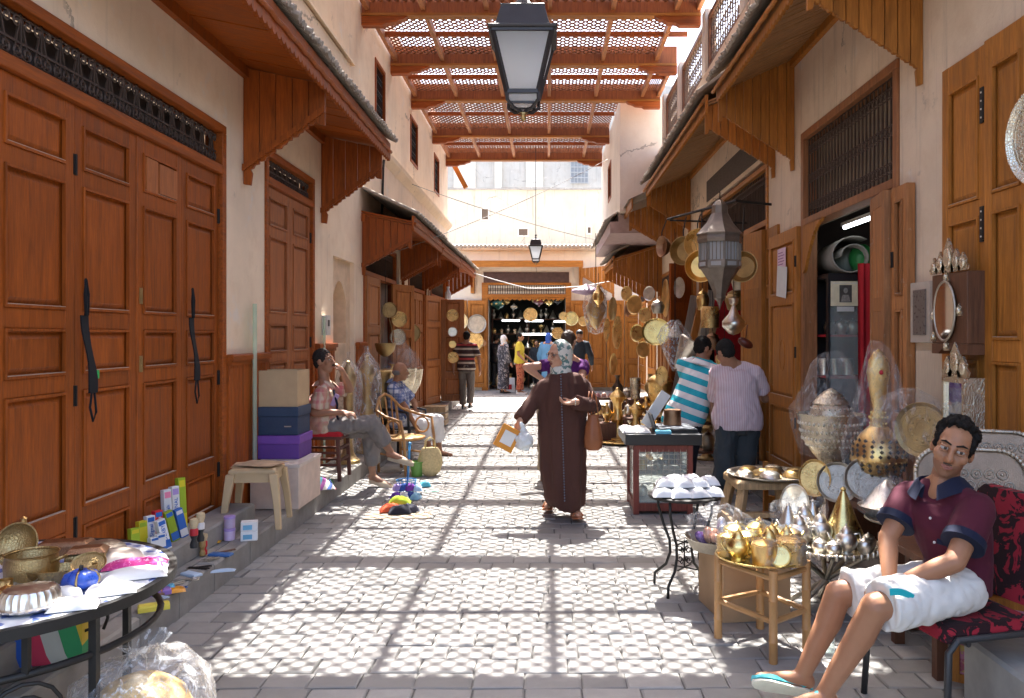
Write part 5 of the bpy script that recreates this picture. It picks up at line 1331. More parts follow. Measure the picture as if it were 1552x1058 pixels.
L = at(793, 172, 4.55); street_lantern('large black street lantern hanging in the foreground under the lattice', L, 5.9 - L.z, 1.02)
L = at(812, 399, 18.6); street_lantern('small far street lantern hanging before the bright rear wall', L, 6.0 - L.z, .95)
def cable(label, pts, r=.006, m=None):
    P = [V(p) for p in pts]; out = []
    for a, b in zip(P, P[1:]):
        for k in range(12):
            t = k / 12; q = a.lerp(b, t); q.z -= .05 * (b - a).length * .25 * 4 * t * (1 - t); out.append(q)
    out.append(P[-1]); o = MB().tube(out, r, 5).build('cable', m or mat('grey_cable', (.25, .22, .2), .7), None, True); return tag(o, label, 'cable')
cable('white cable sagging across the street in front of the far shop', [at(712, 412, 19), at(800, 437, 19.4), at(880, 434, 19.8), at(975, 415, 20.2)], .012, white_m)
cable('thin cable slanting from the left awnings to the jutting storey', [(-2.5, 10.9, 2.6), (1.36, 18, 5.6)], .006)
cable('thin cable crossing below the lattice roof near the rear wall', [(-2.48, 14, 4.3), (1.4, 19.5, 3.9)], .006)
o = MB().tube([at(493, -20, 9.0), at(494, 40, 9.0), at(497, 60, 9.05)], .012, 6).build('wall_cable', iron, None, True); tag(o, 'black cable running down the upper left wall', 'cable')
o = MB().tube([V((XL + .02, 12.0, 4.25)), V((XL + .03, 11.9, 4.1)), V((XL + .02, 11.85, 3.4))], .018, 6).build('wall_pipe', iron, None, True); tag(o, 'dark pipe on the left wall below the ledge', 'pipe')

# ---------------------------------------------------------------- near left: round iron table with brass ware
TC = V((-2.06, 2.92, 0)); TZ = .69
T = thing('round_table', 'round blue and white mosaic table with iron legs full of brass ware', 'table', TC)
mo = NT('mosaic_top'); co = mo.coords(); vo = mo.n('TexVoronoi', Scale=26); mo.t.links.new(co.outputs[0], vo.inputs['Vector'])
mo.out(Base_Color=mo.ramp(vo.outputs['Color'], [(0, (.62,.64,.68)), (.62, (.7,.72,.74)), (.66, (.1,.15,.4))], True), Roughness=.35)
MB().lathe([(0, TZ - .02), (.6, TZ - .02), (.6, TZ), (0, TZ)], 48).build('mosaic_top', mo.m, T, smooth=40)
MB().lathe([(.601, TZ - .035), (.628, TZ - .035), (.628, TZ + .002), (.601, TZ + .002), (.601, TZ - .035)], 48, caps=False).build('iron_rim', iron, T, smooth=40)
for a in (-24, -66, 66, 114, 160, 246):
    c, s_ = math.cos(R(a)), math.sin(R(a)); MB().bar((.57*c, .57*s_, 0), (.57*c, .57*s_, TZ - .036), .026).build('leg', iron, T)
MB().tube([(.57*math.cos(a), .57*math.sin(a), TZ - .17) for a in [k*math.pi/20 for k in range(40)]], .013, 6, closed=True).build('ring_bar', iron, T, smooth=True)
for a in (-45,): MB().bar((.57*math.cos(R(a)), .57*math.sin(R(a)), TZ - .17), (.57*math.cos(R(a)), .57*math.sin(R(a)), TZ - .036), .02).build('short_strut', iron, T)
for a0 in (-45, 137, 90):
    c = V((.57*math.cos(R(a0)), .57*math.sin(R(a0)), TZ - .31)); tg = V((-math.sin(R(a0)), math.cos(R(a0)), 0)); pts = []
    for i in range(40):
        t = i / 39; r_ = .012 + .115 * t; an = 2 * math.pi * 2.6 * t; pts.append(c + tg * r_ * math.cos(an) + V((0,0,r_ * math.sin(an))))
    MB().tube(pts, .007, 6).build('scroll', iron, T, smooth=True)
tt = lambda px, py: on(px, py, TZ + .001)
lob('lidded_dish', 'fluted silver lidded dish near the left edge of the mosaic table', 'dish', [(0,0),(.075,0),(.098,.012),(.1,.018),(.088,.022),(.084,.055),(.075,.068),(.03,.078),(0,.08)], silver, tt(46, 922), 48, flute=.035, nf=24)
t = thing('pumpkin_box', 'small blue enamel pumpkin-shaped box on the mosaic table', 'box', tt(122, 893))
MB().lathe([(0,0),(.03,0),(.056,.02),(.06,.038),(.05,.06),(.022,.07),(0,.066)], 40, flute=.05, nf=8).build('body', mat('blue_enamel', (.025, .08, .42), .3, var=.3), t, smooth=50); MB().tube([(0,0,.066), (.004,0,.085)], .007, 7).build('stalk', black_m, t)
for k in range(4): MB().tube([(.061*math.cos(k*1.571+.3)*math.sin(b)*1.0, .061*math.sin(k*1.571+.3)*math.sin(b), .036+.036*math.cos(b)) for b in [.35+.3*j for j in range(8)]], .004, 5).build('metal_band', brass_d, t, smooth=True)
plate('small oval brass dish tilted behind the blue pumpkin box', tt(128, 876) + V((0,.03,.045)), .062, (.15, -.7, .7), brass_d, oval=.75, name='dish', cat='dish')
for i, (px, py, sx, sy, rz, lb) in enumerate(((38, 925, .12, .075, .1, 'white paper packet at the front left of the mosaic table'), (112, 921, .15, .1, .35, 'white paper packet in front of the blue pumpkin box'),
        (168, 898, .16, .11, .5, 'long white paper packet right of the blue pumpkin box'), (205, 874, .22, .12, .45, 'wide flat white packet at the right edge of the mosaic table'), (95, 905, .12, .08, .5, 'white paper packet lying against the fluted dish'))):
    packet(lb, tt(px, py), sx, sy, .035, white_m, rz, 'white packets on the mosaic table', i)
lob('bowl', 'red-rimmed shallow bowl at the back left of the mosaic table', 'bowl', sc(P_BOWL, .06, .03), [silver_d], tt(28, 893), 28)
t = thing('brass_pot', 'aged brass cooking pot with handles on the mosaic table', 'pot', tt(48, 878))
MB().lathe([(0,0),(.07,0),(.088,.02),(.09,.06),(.085,.095),(.092,.1),(.088,.1),(.08,.06),(.07,.015),(0,.012)], 32).build('body', brass_d, t, smooth=45)
for s_ in (-1, 1): MB().tube([(s_*.088, -.02, .07), (s_*.12, -.015, .085), (s_*.12, .015, .085), (s_*.088, .02, .07)], .006, 6).build('handle', brass_d, t, smooth=True)
t = thing('hinged_pan', 'round dark brass pan tilted up behind the brass cooking pot', 'pan', tt(36, 862)); MB().lathe(sc(P_BOWL, .085, .05), 28, (0,0,.09), rotm('X', 70)).build('bowl', brass_d, t, smooth=45)
lob('pestle', 'upright brass pestle behind the pots on the mosaic table', 'pestle', [(0,0),(.018,0),(.02,.02),(.009,.04),(.008,.11),(.014,.12),(.01,.135),(.013,.145),(0,.155)], brass, tt(36, 838), 12)
t = thing('ribbed_pan', 'long ribbed brass pan beside the cooking pot', 'pan', tt(92, 880), .4); MB().lathe([(0,0),(.07,0),(.09,.03),(.095,.05),(.09,.05),(.075,.012),(0,.01)], 44, sx=1.25, sy=.7, flute=.02, nf=22).build('body', brass_d, t, smooth=50)
t = thing('brass_box', 'square brass box with domed lid on the mosaic table', 'box', tt(132, 858), .3); MB().cbox(-.07, .07, -.045, .045, 0, .06, .012).build('box_body', brass_d, t, bevel=.006); MB().cbox(-.074, .074, -.049, .049, .061, .078, .02).build('lid', copper, t, bevel=.006)
t = thing('brass_coffer', 'flat brass coffer at the back of the mosaic table', 'box', tt(100, 840), .2); MB().cbox(-.1, .1, -.05, .05, 0, .06, .015).build('box_body', copper, t, bevel=.006)
lob('metal_dome', 'round silvery cover at the back of the mosaic table', 'cover', sc(P_DOME, .1, .055), silver_d, tt(155, 840), 32)
lob('metal_dome', 'pale rust-flecked round cover behind the pink cloth', 'cover', sc(P_DOME, .1, .05), mat('flecked_metal', (.62,.55,.48), .4, .6, var=.4), tt(178, 851), 32)
packet('folded pink and white cloth on the mosaic table', tt(205, 858), .23, .1, .03, fabric('pink_print', (.62,.1,.3), 'print', ((.75,.4,.55), (.5,.04,.2)), .03), .35, None, 12, 'folded_cloth', 'cloth')
lob('small_cup', 'little brass cup at the left edge of the mosaic table', 'cup', sc(P_MUG, .025, .05), brass, tt(8, 900), 16); lob('small_jar', 'little lidded brass jar left of the fluted silver dish', 'jar', sc(P_JAR, .035, .07), brass, tt(12, 915), 18)
# bag under the table, straw goods in a plastic bag
t = thing('striped_bag', 'blue green and yellow striped woven bag standing under the mosaic table', 'bag', (-2.32, 3.5, .17), .25)
MB().loft([[(x*w_, y*d_, z) for x, y in [(-1,-1),(-.3,-1.08),(.3,-1.05),(1,-1),(1,0),(1,1),(.3,1.05),(-.3,1.05),(-1,1),(-1,0)]] for w_, d_, z in ((.25,.1,0),(.27,.12,.05),(.27,.12,.22),(.25,.1,.34),(.23,.06,.38))]).build('bag_body', fabric('bag_stripes', (.1,.2,.5), 'stripes', ((.03,.1,.42),(.55,.05,.1),(.5,.5,.45),(.05,.3,.12),(.6,.42,.05),(.03,.12,.45)), .42, rot=(0,R(-75),0)), t, smooth=60)
t = thing('straw_goods_bag', 'clear plastic bag full of straw ware standing at the lower left', 'bag', (-1.47, 2.86, 0))
MB().lathe(sc(P_DOME, .2, .2), 40, (0, 0, .16), rotm('X', 14)).build('straw_hat', mat('woven_straw', (.62, .42, .17), .8, var=.35, scale=40, bump=.8), t, smooth=40); MB().lathe([(0,0),(.17,0),(.2,.18),(.19,.18),(0,.15)], 40).build('straw_basket', MATS['woven_straw'], t, smooth=40)
bagged(t, [(.17,0),(.235,.03),(.25,.15),(.25,.28),(.22,.36),(.15,.42),(.07,.43),(.05,.46),(.08,.5)], 40, .02, wrap_d, 3)
t = thing('straw_goods_bag', 'second clear plastic bag of straw ware cut by the lower edge of the photo', 'bag', (-1.67, 2.62, 0))
MB().lathe([(0,0),(.17,0),(.2,.2),(.17,.26),(0,.28)], 40).build('straw_basket', MATS['woven_straw'], t, smooth=40); bagged(t, [(.17,0),(.22,.03),(.23,.2),(.2,.3),(.1,.33),(.04,.36)], 36, .02, wrap_d, 8)

# ---------------------------------------------------------------- left step: toothpaste boxes, brushes, small goods
C = lambda n, c: mat('card_' + n, c, .5, var=.04, bump=.05)
cg, cyel, cw, cb, cr_, cp = C('lime', (.3,.42,.02)), C('yellow', (.62,.52,.02)), C('white', (.75,.75,.75)), C('blue', (.02,.12,.45)), C('red', (.55,.02,.03)), C('pink', (.7,.2,.32)); cl = C('lavender', (.4,.28,.6))
def tbox(label, px, h, m1, m2, dx=0, w_=.055, tilt=4, txt=None, tm=None, x=-2.4, roll=0):
    D = -x * 1200 / (830 - px)
    t = thing('toothpaste_box', label, 'box', (x, D, .302), LEFT, 'toothpaste boxes leaning on the big door'); t.rotation_euler = Euler((R(-tilt), R(roll), 0)).to_matrix().to_4x4().to_euler() if False else Euler((R(-tilt), R(roll), R(62)), 'XYZ')
    MB().box(-w_/2, w_/2, 0, .035, 0, h).build('box_body', m1, t, bevel=.002)
    MB().box(-w_/2 + .001, w_/2 - .001, -.0015, -.0003, h*.05, h*.3).build('printed_band', m2, t); MB().box(-w_/2 + .006, w_/2 - .006, -.0015, -.0003, h*.82, h*.95).build('printed_band', m2, t)
    if txt: text(txt, w_*.62, tm or cb, t, (0, -.002, h*.56), (R(90), R(-90), 0))
tbox('leftmost lime green toothpaste box on the step', 207, .17, cg, cyel); tbox('yellow-green toothpaste box, second from the left', 219, .19, cyel, cg)
tbox('white and blue toothpaste box beside the red one', 231, .2, cw, cb, txt='Signal'); tbox('red toothpaste box with white lettering', 243, .21, cr_, cb, txt='Colgate', tm=cw)
tbox('tall white box with pink print standing behind', 257, .3, cw, cp, x=-2.44, txt='fresh'); tbox('tall white box with lavender print standing behind', 269, .3, cw, cl, x=-2.44, txt='SIGNAL', tm=cb); tbox('tallest lime box with yellow foot at the back', 279, .34, cg, cyel, x=-2.44)
tbox('white box with blue lettering lying tilted in front', 255, .19, cw, cb, x=-2.3, roll=-12, txt='DERBY'); tbox('lime box leaning to the right in front', 268, .2, cg, cb, x=-2.34, roll=-14); tbox('blue box leaning to the right in front', 281, .19, cb, cw, x=-2.33, roll=-12)
tbox('short white box in front of the red one', 236, .1, cw, cb, x=-2.32); tbox('short white box with blue foot beside the tilted one', 246, .11, cw, cb, x=-2.3)
bristle = mat('cream_bristle', (.6, .47, .28), .9, scale=50, bump=.5)
for i, (px, py, m1, k) in enumerate(((294, 838, cr_, 1), (304, 828, cw, 1), (272, 850, mat('varnished_handle', (.45,.28,.1), .4), .8), (290, 848, cr_, .75))):
    p = on(px, py - 8, .302 if i < 2 else .17); p.x = max(p.x, -2.42) if i < 2 else max(p.x, -2.24)
    t = thing('shaving_brush', ('large red and black shaving brush by the boxes', 'large white and black shaving brush by the boxes', 'short wooden shaving brush in front of the boxes', 'small red shaving brush in front of the boxes')[i], 'brush', p, 0, 'shaving brushes on the step')
    MB().lathe([(0,0),(.022*k,0),(.024*k,.02),(.014*k,.05*k),(.024*k,.075*k),(0,.076*k)], 14).build('handle', black_m if i < 2 else m1, t, smooth=40); MB().lathe([(.024*k,.076*k),(.024*k,.11*k),(.019*k,.118*k)], 14).build('collar', m1, t, smooth=40); MB().lathe([(.018*k,.118*k),(.027*k,.15*k),(.025*k,.175*k),(0,.185*k)], 14).build('bristles', bristle, t, smooth=50)
t = thing('lavender_jar', 'stack of two lavender plastic jars near the step edge', 'jar', on(348, 818, .17)); 
for z in (0, .085): MB().lathe([(0,z),(.036,z),(.037,z+.06),(.034,z+.064),(0,z+.064)], 20).build('jar', mat('lavender_plastic', (.55,.42,.6), .4), t, smooth=40); MB().lathe([(.038,z+.064),(.039,z+.08),(.03,z+.084),(0,z+.084)], 20).build('lid', cl, t, smooth=40)
for k in range(2): 
    t = thing('soap_pack', ('lower white and blue soap pack on the step edge', 'upper white and blue soap pack on the step edge')[k], 'pack', on(378, 818, .171) + V((.0, 0, .066 * k)), .3); MB().box(-.055, .055, -.04, .04, 0, .064).build('pack_body', cw, t, bevel=.003); MB().box(-.04, .02, -.0412, -.0402, .012, .045).build('blue_print', mat('pale_blue_print', (.15,.4,.6), .5), t)
random.seed(21); cols = [iron, silver_d, C('comb_blue', (.05,.15,.4)), mat('brown_comb', (.2,.1,.06), .5), silver, C('clear_blue', (.4,.52,.65))]
pos = [(300, 862), (318, 850), (336, 842), (352, 836), (290, 880), (308, 872), (326, 860), (342, 850), (272, 892), (284, 898), (300, 886), (268, 905)]
nm = ['comb', 'nail_clipper', 'razor_pack', 'comb', 'small_scissors', 'razor_pack', 'comb', 'nail_clipper', 'small_scissors', 'razor_pack', 'nail_clipper', 'comb']
od = ['first', 'second', 'third', 'fourth']; cnt = {}
for i, ((px, py), n_) in enumerate(zip(pos, nm)):
    cnt[n_] = cnt.get(n_, 0) + 1; a = random.uniform(-.5, 1.2); p = on(px, py, .171); p.x = min(max(p.x, -2.22), -2.12); q = MB(); w_ = random.uniform(.1, .16)
    if n_ == 'comb':
        q.box(-w_/2, w_/2, .008, .02, 0, .005)
        for k in range(14): q.box(-w_/2 + w_*k/14, -w_/2 + w_*(k+.5)/14, -.014, .008, .001, .004)
    elif n_ == 'small_scissors':
        q.bar((-.06,-.012,.004), (.05,.01,.004), .01, .004); q.bar((-.06,.012,.006), (.05,-.01,.006), .01, .004)
        for s_ in (-1, 1): q.tube([(.065 + .018*math.cos(b), s_*.016 + .013*math.sin(b), .005) for b in [j*math.pi/5 for j in range(10)]], .003, 5, closed=True)
    elif n_ == 'nail_clipper': q.prism([(-.04,-.008,.003), (.04,-.005,.003), (.04,.005,.003), (-.04,.008,.003)], (0,0,.004)); q.prism([(-.03,-.004,.01), (.04,-.006,.016), (.04,.006,.016), (-.03,.004,.01)], (0,0,.003)); q.tube([(-.03,0,0), (-.03,0,.014)], .004, 6)
    else: q.cbox(-w_/2, w_/2, -.03, .03, 0, .016, .006)
    o = q.build(n_, cols[i % 6], None, None, loc=p, rz=a); tag(o, f'{od[cnt[n_]-1]} {n_.replace("_", " ")} laid out on the step, counted from the far end', n_.split('_')[-1])
packet('orange packaged cloth on the step edge', on(252, 897, .17) + V((.02,0,0)), .16, .1, .025, mat('orange_pack', (.7,.3,.02), .35), .5, None, 3, 'cloth_pack', 'packet', .1); packet('yellow folded cloth near the brushes', on(322, 822, .17), .11, .08, .02, mat('amber_cloth', (.62,.32,.03), .8), .2, None, 5, 'duster', 'cloth')
packet('blue packet among the combs on the step', on(338, 866, .17), .14, .05, .016, C('clear_blue', 0), .3, None, 9, 'comb_packet', 'packet', .1)
for i, (px, py, m1, lb) in enumerate(((228, 902, mat('violet_sponge', (.3,.17,.5), .7), 'violet sponge pack on the step behind the table'), (212, 898, mat('sky_sponge', (.1,.4,.6), .7), 'light blue sponge pack beside the violet one'), (225, 925, mat('lemon_sponge', (.7,.6,.08), .7), 'lemon yellow sponge pack nearest the step edge'))):
    p = on(px, py, .171); p.x = max(p.x, -2.18); o = MB().cbox(-.05, .05, -.035, .035, 0, .03, .008).cbox(.055, .1, -.035, .035, 0, .03, .008).build('sponge_pack', m1, None, None, loc=p, rz=.5); tag(o, lb, 'sponge')
for i, (px, y0, y1, dx) in enumerate(((125, 424, 640, 14), (288, 438, 612, 8))):
    D = 2.44 * 1200 / (830 - px); z0, z1 = 1.6 - (y0-508)/1200*D, 1.6 - (y1-508)/1200*D; m_ = fabric('black_webbing', (.012,.012,.014))
    t = thing('black_strap', ('longer black cloth strap with green tag hanging on the big door', 'shorter black cloth strap hanging on the big door by the lock')[i], 'strap', (-2.43, D, z1)); H = z0 - z1
    sway = lambda z: .035 * math.sin(z / H * 4 + i) 
    MB().loft([[(.004 + .01 * math.sin(k*.5), -w_ + .06*(1-k/10), H*(.2+.55*k/10)), (.004 + .012*math.sin(k*.5+.6), w_ + .06*(1-k/10), H*(.2+.55*k/10)), (.012 + .012*math.sin(k*.5+.6), w_ + .06*(1-k/10), H*(.2+.55*k/10)), (.012 + .01*math.sin(k*.5), -w_ + .06*(1-k/10), H*(.2+.55*k/10))] for k, w_ in [(k, .032 + .003*math.sin(k)) for k in range(11)]]).build('band', m_, t, smooth=50)
    MB().tube([(.01, .0, H*.75), (.012, -.012, H*.9), (.008, 0, H), (.012, .014, H*.9), (.01, .012, H*.75)], .009, 6).build('upper_loop', m_, t, smooth=True); MB().tube([(.01, .05, H*.2), (.012, .03, H*.1), (.014, .055, 0), (.014, .085, H*.06), (.01, .075, H*.2)], .006, 6).build('lower_loop', m_, t, smooth=True)
    if i == 0: MB().box(.012, .016, .09, .11, H*.3, H*.36).build('green_tag', C('green', (.02,.5,.12)), t)

# ---------------------------------------------------------------- left: plastic stool, boxes, chair, wrapped brass
t = thing('plastic_stool', 'beige moulded plastic stool with splayed legs on the step', 'stool', (-2.2, 6.0, .17), .12); bp = mat('beige_plastic', (.5,.36,.2), .45, var=.1)
MB().cbox(-.17, .17, -.17, .17, .405, .445, .018).build('seat', bp, t, bevel=.008)
for x in (-1, 1):
    for y_ in (-1, 1):
        MB().loft([[(x*(.19-.0)*a + sx*w_, y_*.19*a + sy*w_, z) for sx, sy in ((-1,-1),(1,-1),(1,1),(-1,1))] for a, w_, z in ((1.05,.02,0),(.95,.024,.2),(.8,.032,.404))]).build('leg', bp, t, bevel=.006)
for x in (-1, 1): MB().box(x*.15-.006, x*.15+.006, -.13, .13, .34, .404).build('apron', bp, t); MB().box(-.13, .13, x*.15-.006, x*.15+.006, .34, .404).build('apron', bp, t)
for i, (x, y_, rz) in enumerate(((-.02, .02, .2), (.03, -.01, -.25))):
    o = packet(('lower crumpled cardboard sheet lying on the plastic stool', 'upper printed cardboard sheet lying on the plastic stool')[i], V((-2.2 + x, 6.0 + y_, .617 + .012*i)), .32, .27, .012, card if i == 0 else mat('printed_card', (.42,.3,.19), .9, var=.3, scale=14), rz, None, 30 + i, 'cardboard_sheet', 'cardboard', .5)
carton('carton', 'pale pinkish carton standing on the step behind the plastic stool', (-2.24, 6.8, .171), .4, .62, .37, mat('pale_carton', (.55,.44,.37), .9), 0, .03, lidm=mat('pale_carton_top', (.62,.54,.48), .9))
carton('storage_box', 'purple cardboard storage box under the blue one', (-2.3, 6.93, .543), .36, .36, .2, mat('purple_card', (.13,.045,.28), .6, var=.1), 0, .07, lidm=mat('purple_lid', (.17,.06,.34), .6, var=.1))
t = carton('storage_box', 'navy blue cardboard storage box on top of the purple one', (-2.31, 6.94, .745), .35, .35, .24, mat('navy_card', (.022,.04,.085), .6, var=.1), 0, .08, lidm=mat('navy_lid', (.03,.055,.11), .6, var=.1)); MB().box(.06, .12, -.181, -.176, .07, .08).build('label_holder', silver, t)
t = thing('open_carton', 'open plain cardboard box on top of the blue storage box', 'box', (-2.31, 6.94, .987))
for a in ((-.17,-.163,-.16,.16), (.163,.17,-.16,.16), (-.17,.17,-.167,-.16), (-.17,.17,.16,.167)): MB().box(*a, 0, .31).build('side', card, t)
MB().box(-.163, .163, -.16, .16, 0, .006).build('bottom', card, t); MB().box(-.178, -.171, -.17, .17, 0, .3).build('white_board', white_m, t)
packet('round striped cushion lying on the step under the chair', (-2.2, 7.35, .172), .42, .34, .12, fabric('cushion_stripes', (.5,.1,.1), 'stripes', ((.5,.04,.08),(.6,.55,.5),(.1,.16,.4),(.6,.55,.5),(.35,.1,.3),(.1,.3,.35)), .2, rot=(0,R(60),0)), .4, None, 7, 'cushion', 'cushion', .1); packet('little green cloth by the striped cushion', (-2.12, 7.62, .172), .12, .1, .05, mat('green_cloth', (.12,.28,.12), .8), .3, None, 8, 'green_cloth', 'cloth')
def wood_chair(label, loc, rz, m, seatm, sh=.44):
    t = thing('wooden_chair', label, 'chair', loc, rz)
    for x in (-.19, .19):
        MB().bar((x, -.19, 0), (x, -.17, sh), .035).build('leg', m, t, bevel=.004); MB().bar((x, .2, 0), (x, .24, .92), .035).build('leg', m, t, bevel=.004)
        for z in (.16, .28): MB().bar((x, -.18, z), (x, .2, z), .022).build('stretcher', m, t)
    for z in (.2, .32): MB().bar((-.19, -.18, z), (.19, -.18, z), .022).build('stretcher', m, t)
    MB().cbox(-.21, .21, -.21, .22, sh - .03, sh, .008).build('seat', m, t, bevel=.004); MB().cbox(-.205, .205, -.205, .2, sh, sh + .045, .025).build('seat_cushion', seatm, t, bevel=.015)
    for z in (.62, .82): MB().cbox(-.18, .18, .225, .245, z, z + .08, .01).build('back_rail', m, t)
    return t
wood_chair('dark wooden chair with red seat cushion on the step under the seated man', (-2.22, 7.92, .17), R(90), mat('mahogany', (.1,.03,.018), .45), red_cloth)
def glass_strip(label, y_, z0, z1): 
    o = MB().box(XL + .06, XL + .068, y_, y_ + .075, z0, z1).build('glass_strip', glassmat('green_glass', (.72,.86,.76), .16), None); tag(o, label, 'glass')
glass_strip('tall green glass strip leaning behind the cardboard boxes', 6.55, .18, 1.86); glass_strip('tall green glass strip beside the second door', 8.6, .18, 1.8)
o = MB().box(XL + .001, XL + .06, 8.75, 8.9, 1.6, 1.82).box(XL + .06, XL + .063, 8.79, 8.86, 1.7, 1.77, 1).build('intercom', [mat('grey_plastic', (.5,.48,.45), .5), dark_in], None, bevel=.006); tag(o, 'small grey intercom box on the wall by the second door', 'intercom')
def wrapped(name, label, cat, loc, prof, m, wrap_prof, seed=1, n=26, wm=None, group=None, rz=0):
    t = thing(name, label, cat, loc, rz, group); MB().lathe(prof, n).build('body', m, t, smooth=45); bagged(t, wrap_prof, 32, .012, wm, seed); return t
pf = lambda r, h: [(r*.9, .005), (r*1.12, h*.1), (r*1.05, h*.45), (r*1.15, h*.7), (r*1.0, h*.88), (r*.45, h*.98), (r*.12, h*1.03), (r*.2, h*1.08)]
wrapped('floor_vase', 'tall brass floor vase in clear plastic nearest the seated man', 'vase', (-2.23, 8.85, .172), sc(P_TALL, .13, 1.15), brass_d, pf(.13, 1.15), 1)
wrapped('floor_vase', 'tall plastic-wrapped floor vase second in the row', 'vase', (-2.2, 9.65, .172), sc(P_TALL, .14, 1.2), brass_d, pf(.15, 1.2), 2, wm=wrap_d)
lob('brass_column', 'engraved brass column vase without wrapping between the seated men', 'vase', [(0,0),(.1,0),(.11,.04),(.075,.1),(.07,.5),(.085,.6),(.075,.8),(.12,.9),(.13,.96),(.1,.98),(0,.98)], brass_d, (-2.15, 10.3, .172), 24)
wrapped('urn', 'large silver urn on a stem draped in clear plastic behind the bald man', 'urn', (-2.12, 11.4, .172), sc(P_URN, .24, .95), silver_e, [(.2,.9),(.25,.97),(.2,1.12),(.14,1.25),(.06,1.33),(.03,1.36)], 4)
wrapped('urn', 'second silver urn on a stem standing further back on the left step', 'urn', (-2.15, 12.3, .172), sc(P_URN, .22, .9), silver_e, [(.18,.86),(.22,.92),(.16,1.05),(.08,1.18),(.03,1.22)], 5)
for i, (px, y0, y1, D, lb) in enumerate(((586, 556, 600, 10.9, 'brass coffee pot in clear film left of the bald man'), (594, 545, 590, 11.2, 'taller brass jar in clear film behind the bald man'))):
    p = at(px, y1, D); wrapped('wrapped_jar', lb, 'jar', p, sc(P_VASE, .09, (y1-y0)/1200*D*.85), brass, pf(.09, (y1-y0)/1200*D*.85), 6 + i)
    o = MB().cbox(-.14, .14, -.14, .14, 0, p.z - .173, .01).build('plinth', w_dark, None, loc=(p.x, D, .172)); tag(o, f'dark wooden plinth under the {("coffee pot", "taller brass jar")[i]} on the left step', 'plinth')
t = thing('hanging_bowl', 'engraved brass bowl hanging on chains before the first open left shop', 'bowl', at(584, 541, 11)); MB().lathe([(0,0),(.02,.0),(.06,.02),(.12,.08),(.14,.16),(.145,.19),(.13,.19),(.1,.09),(0,.03)], 26).build('bowl', brass_d, t, smooth=45)
for k in range(3): MB().tube([(.14*math.cos(k*2.1), .14*math.sin(k*2.1), .19), (.0, 0, .75)], .004, 5).build('chain', brass_d, t)
MB().tube([(0,0,.75), (0,0,1.75)], .004, 5).build('hook_wire', iron, t)
# rattan armchair
t = thing('rattan_armchair', 'bent rattan armchair standing between the two seated men', 'chair', (-1.68, 9.3, 0), R(60)); rt_ = mat('rattan', (.42,.22,.08), .5, var=.3)
MB().tube([(.24*math.cos(a), .22*math.sin(a), .4) for a in [k*math.pi/12 for k in range(24)]], .018, 7, closed=True).build('seat_ring', rt_, t, smooth=True); MB().lathe([(0,.395),(.225,.395),(.225,.41),(0,.41)], 24).build('woven_seat', MATS['woven_straw'], t, smooth=40)
MB().tube([(-.26,-.24,0), (-.27,-.22,.4), (-.28,-.18,.62), (-.27,.05,.66), (-.22,.24,.72), (-.1,.3,.86), (0,.31,.9), (.1,.3,.86), (.22,.24,.72), (.27,.05,.66), (.28,-.18,.62), (.27,-.22,.4), (.26,-.24,0)], .017, 7).build('arm_hoop', rt_, t, smooth=True)
for s_ in (-1, 1):
    MB().tube([(s_*.2,.22,0), (s_*.2,.24,.4), (s_*.16,.28,.8)], .016, 7).build('back_leg', rt_, t, smooth=True); MB().tube([(s_*.26, -.05 + .1*math.cos(a), .53 + .09*math.sin(a)) for a in [k*math.pi/8 for k in range(16)]], .012, 6, closed=True).build('arm_ring', rt_, t, smooth=True); MB().tube([(s_*.24,-.2,.2), (s_*.2,.22,.22)], .012, 6).build('stretcher', rt_, t)
for x in (-.08, 0, .08): MB().tube([(x, .23, .41), (x*1.3, .3, .86)], .01, 6).build('back_cane', rt_, t)
t = thing('black_chair', 'black plastic armchair under the bald man', 'chair', (-1.86, 10.25, 0), R(70))
MB().cbox(-.23, .23, -.22, .22, .4, .44, .015).build('seat', black_m, t, bevel=.006); MB().loft([[(x, .2 + .05*z/.4 + .03*(1 - (x/.22)**2), .44 + z) for x in (-.22,-.11,0,.11,.22)] + [(x, .22 + .05*z/.4 + .03*(1 - (x/.22)**2), .44 + z) for x in (.22,.11,0,-.11,-.22)] for z in (0, .2, .42)]).build('backrest', black_m, t, smooth=40)
for x in (-.21, .21):
    for y_ in (-.2, .2): MB().bar((x*1.1, y_*1.1, 0), (x, y_, .41), .035).build('leg', black_m, t, bevel=.004)
    MB().tube([(x*1.05, -.2, .42), (x*1.1, -.19, .62), (x*1.1, .1, .66), (x, .22, .64)], .018, 6).build('armrest', black_m, t, smooth=True)
t = thing('straw_bag', 'round straw shopping bag with handles on the paving', 'bag', gp(652, 721), .3); MB().loft([[(w_*math.cos(a), .07*math.sin(a)*k, z) for a in [j*math.pi/12 for j in range(24)]] for w_, k, z in ((.06,.7,0),(.115,1,.05),(.145,1.1,.15),(.125,.9,.26),(.09,.6,.32))]).build('bag_body', mat('pale_straw', (.6,.47,.24), .85, var=.3, scale=45, bump=.8), t, smooth=60)
for y_ in (-.03, .03): MB().tube([(-.06, y_, .3), (-.05, y_, .4), (0, y_, .44), (.05, y_, .4), (.06, y_, .3)], .008, 6).build('handle', MATS['pale_straw'], t, smooth=True)
lob('green_bucket', 'small green plastic bucket beside the straw bag', 'bucket', [(0,0),(.06,0),(.078,.16),(.084,.16),(.084,.17),(.072,.17),(.055,.01),(0,.01)], mat('leaf_green_plastic', (.12,.3,.05), .4), gp(632, 722), 24)
t = thing('fly_swatter_set', 'blue plastic basket with upright long handle on the paving', 'basket', gp(616, 748)); bl = mat('clear_blue_plastic', (.06,.25,.5), .35)
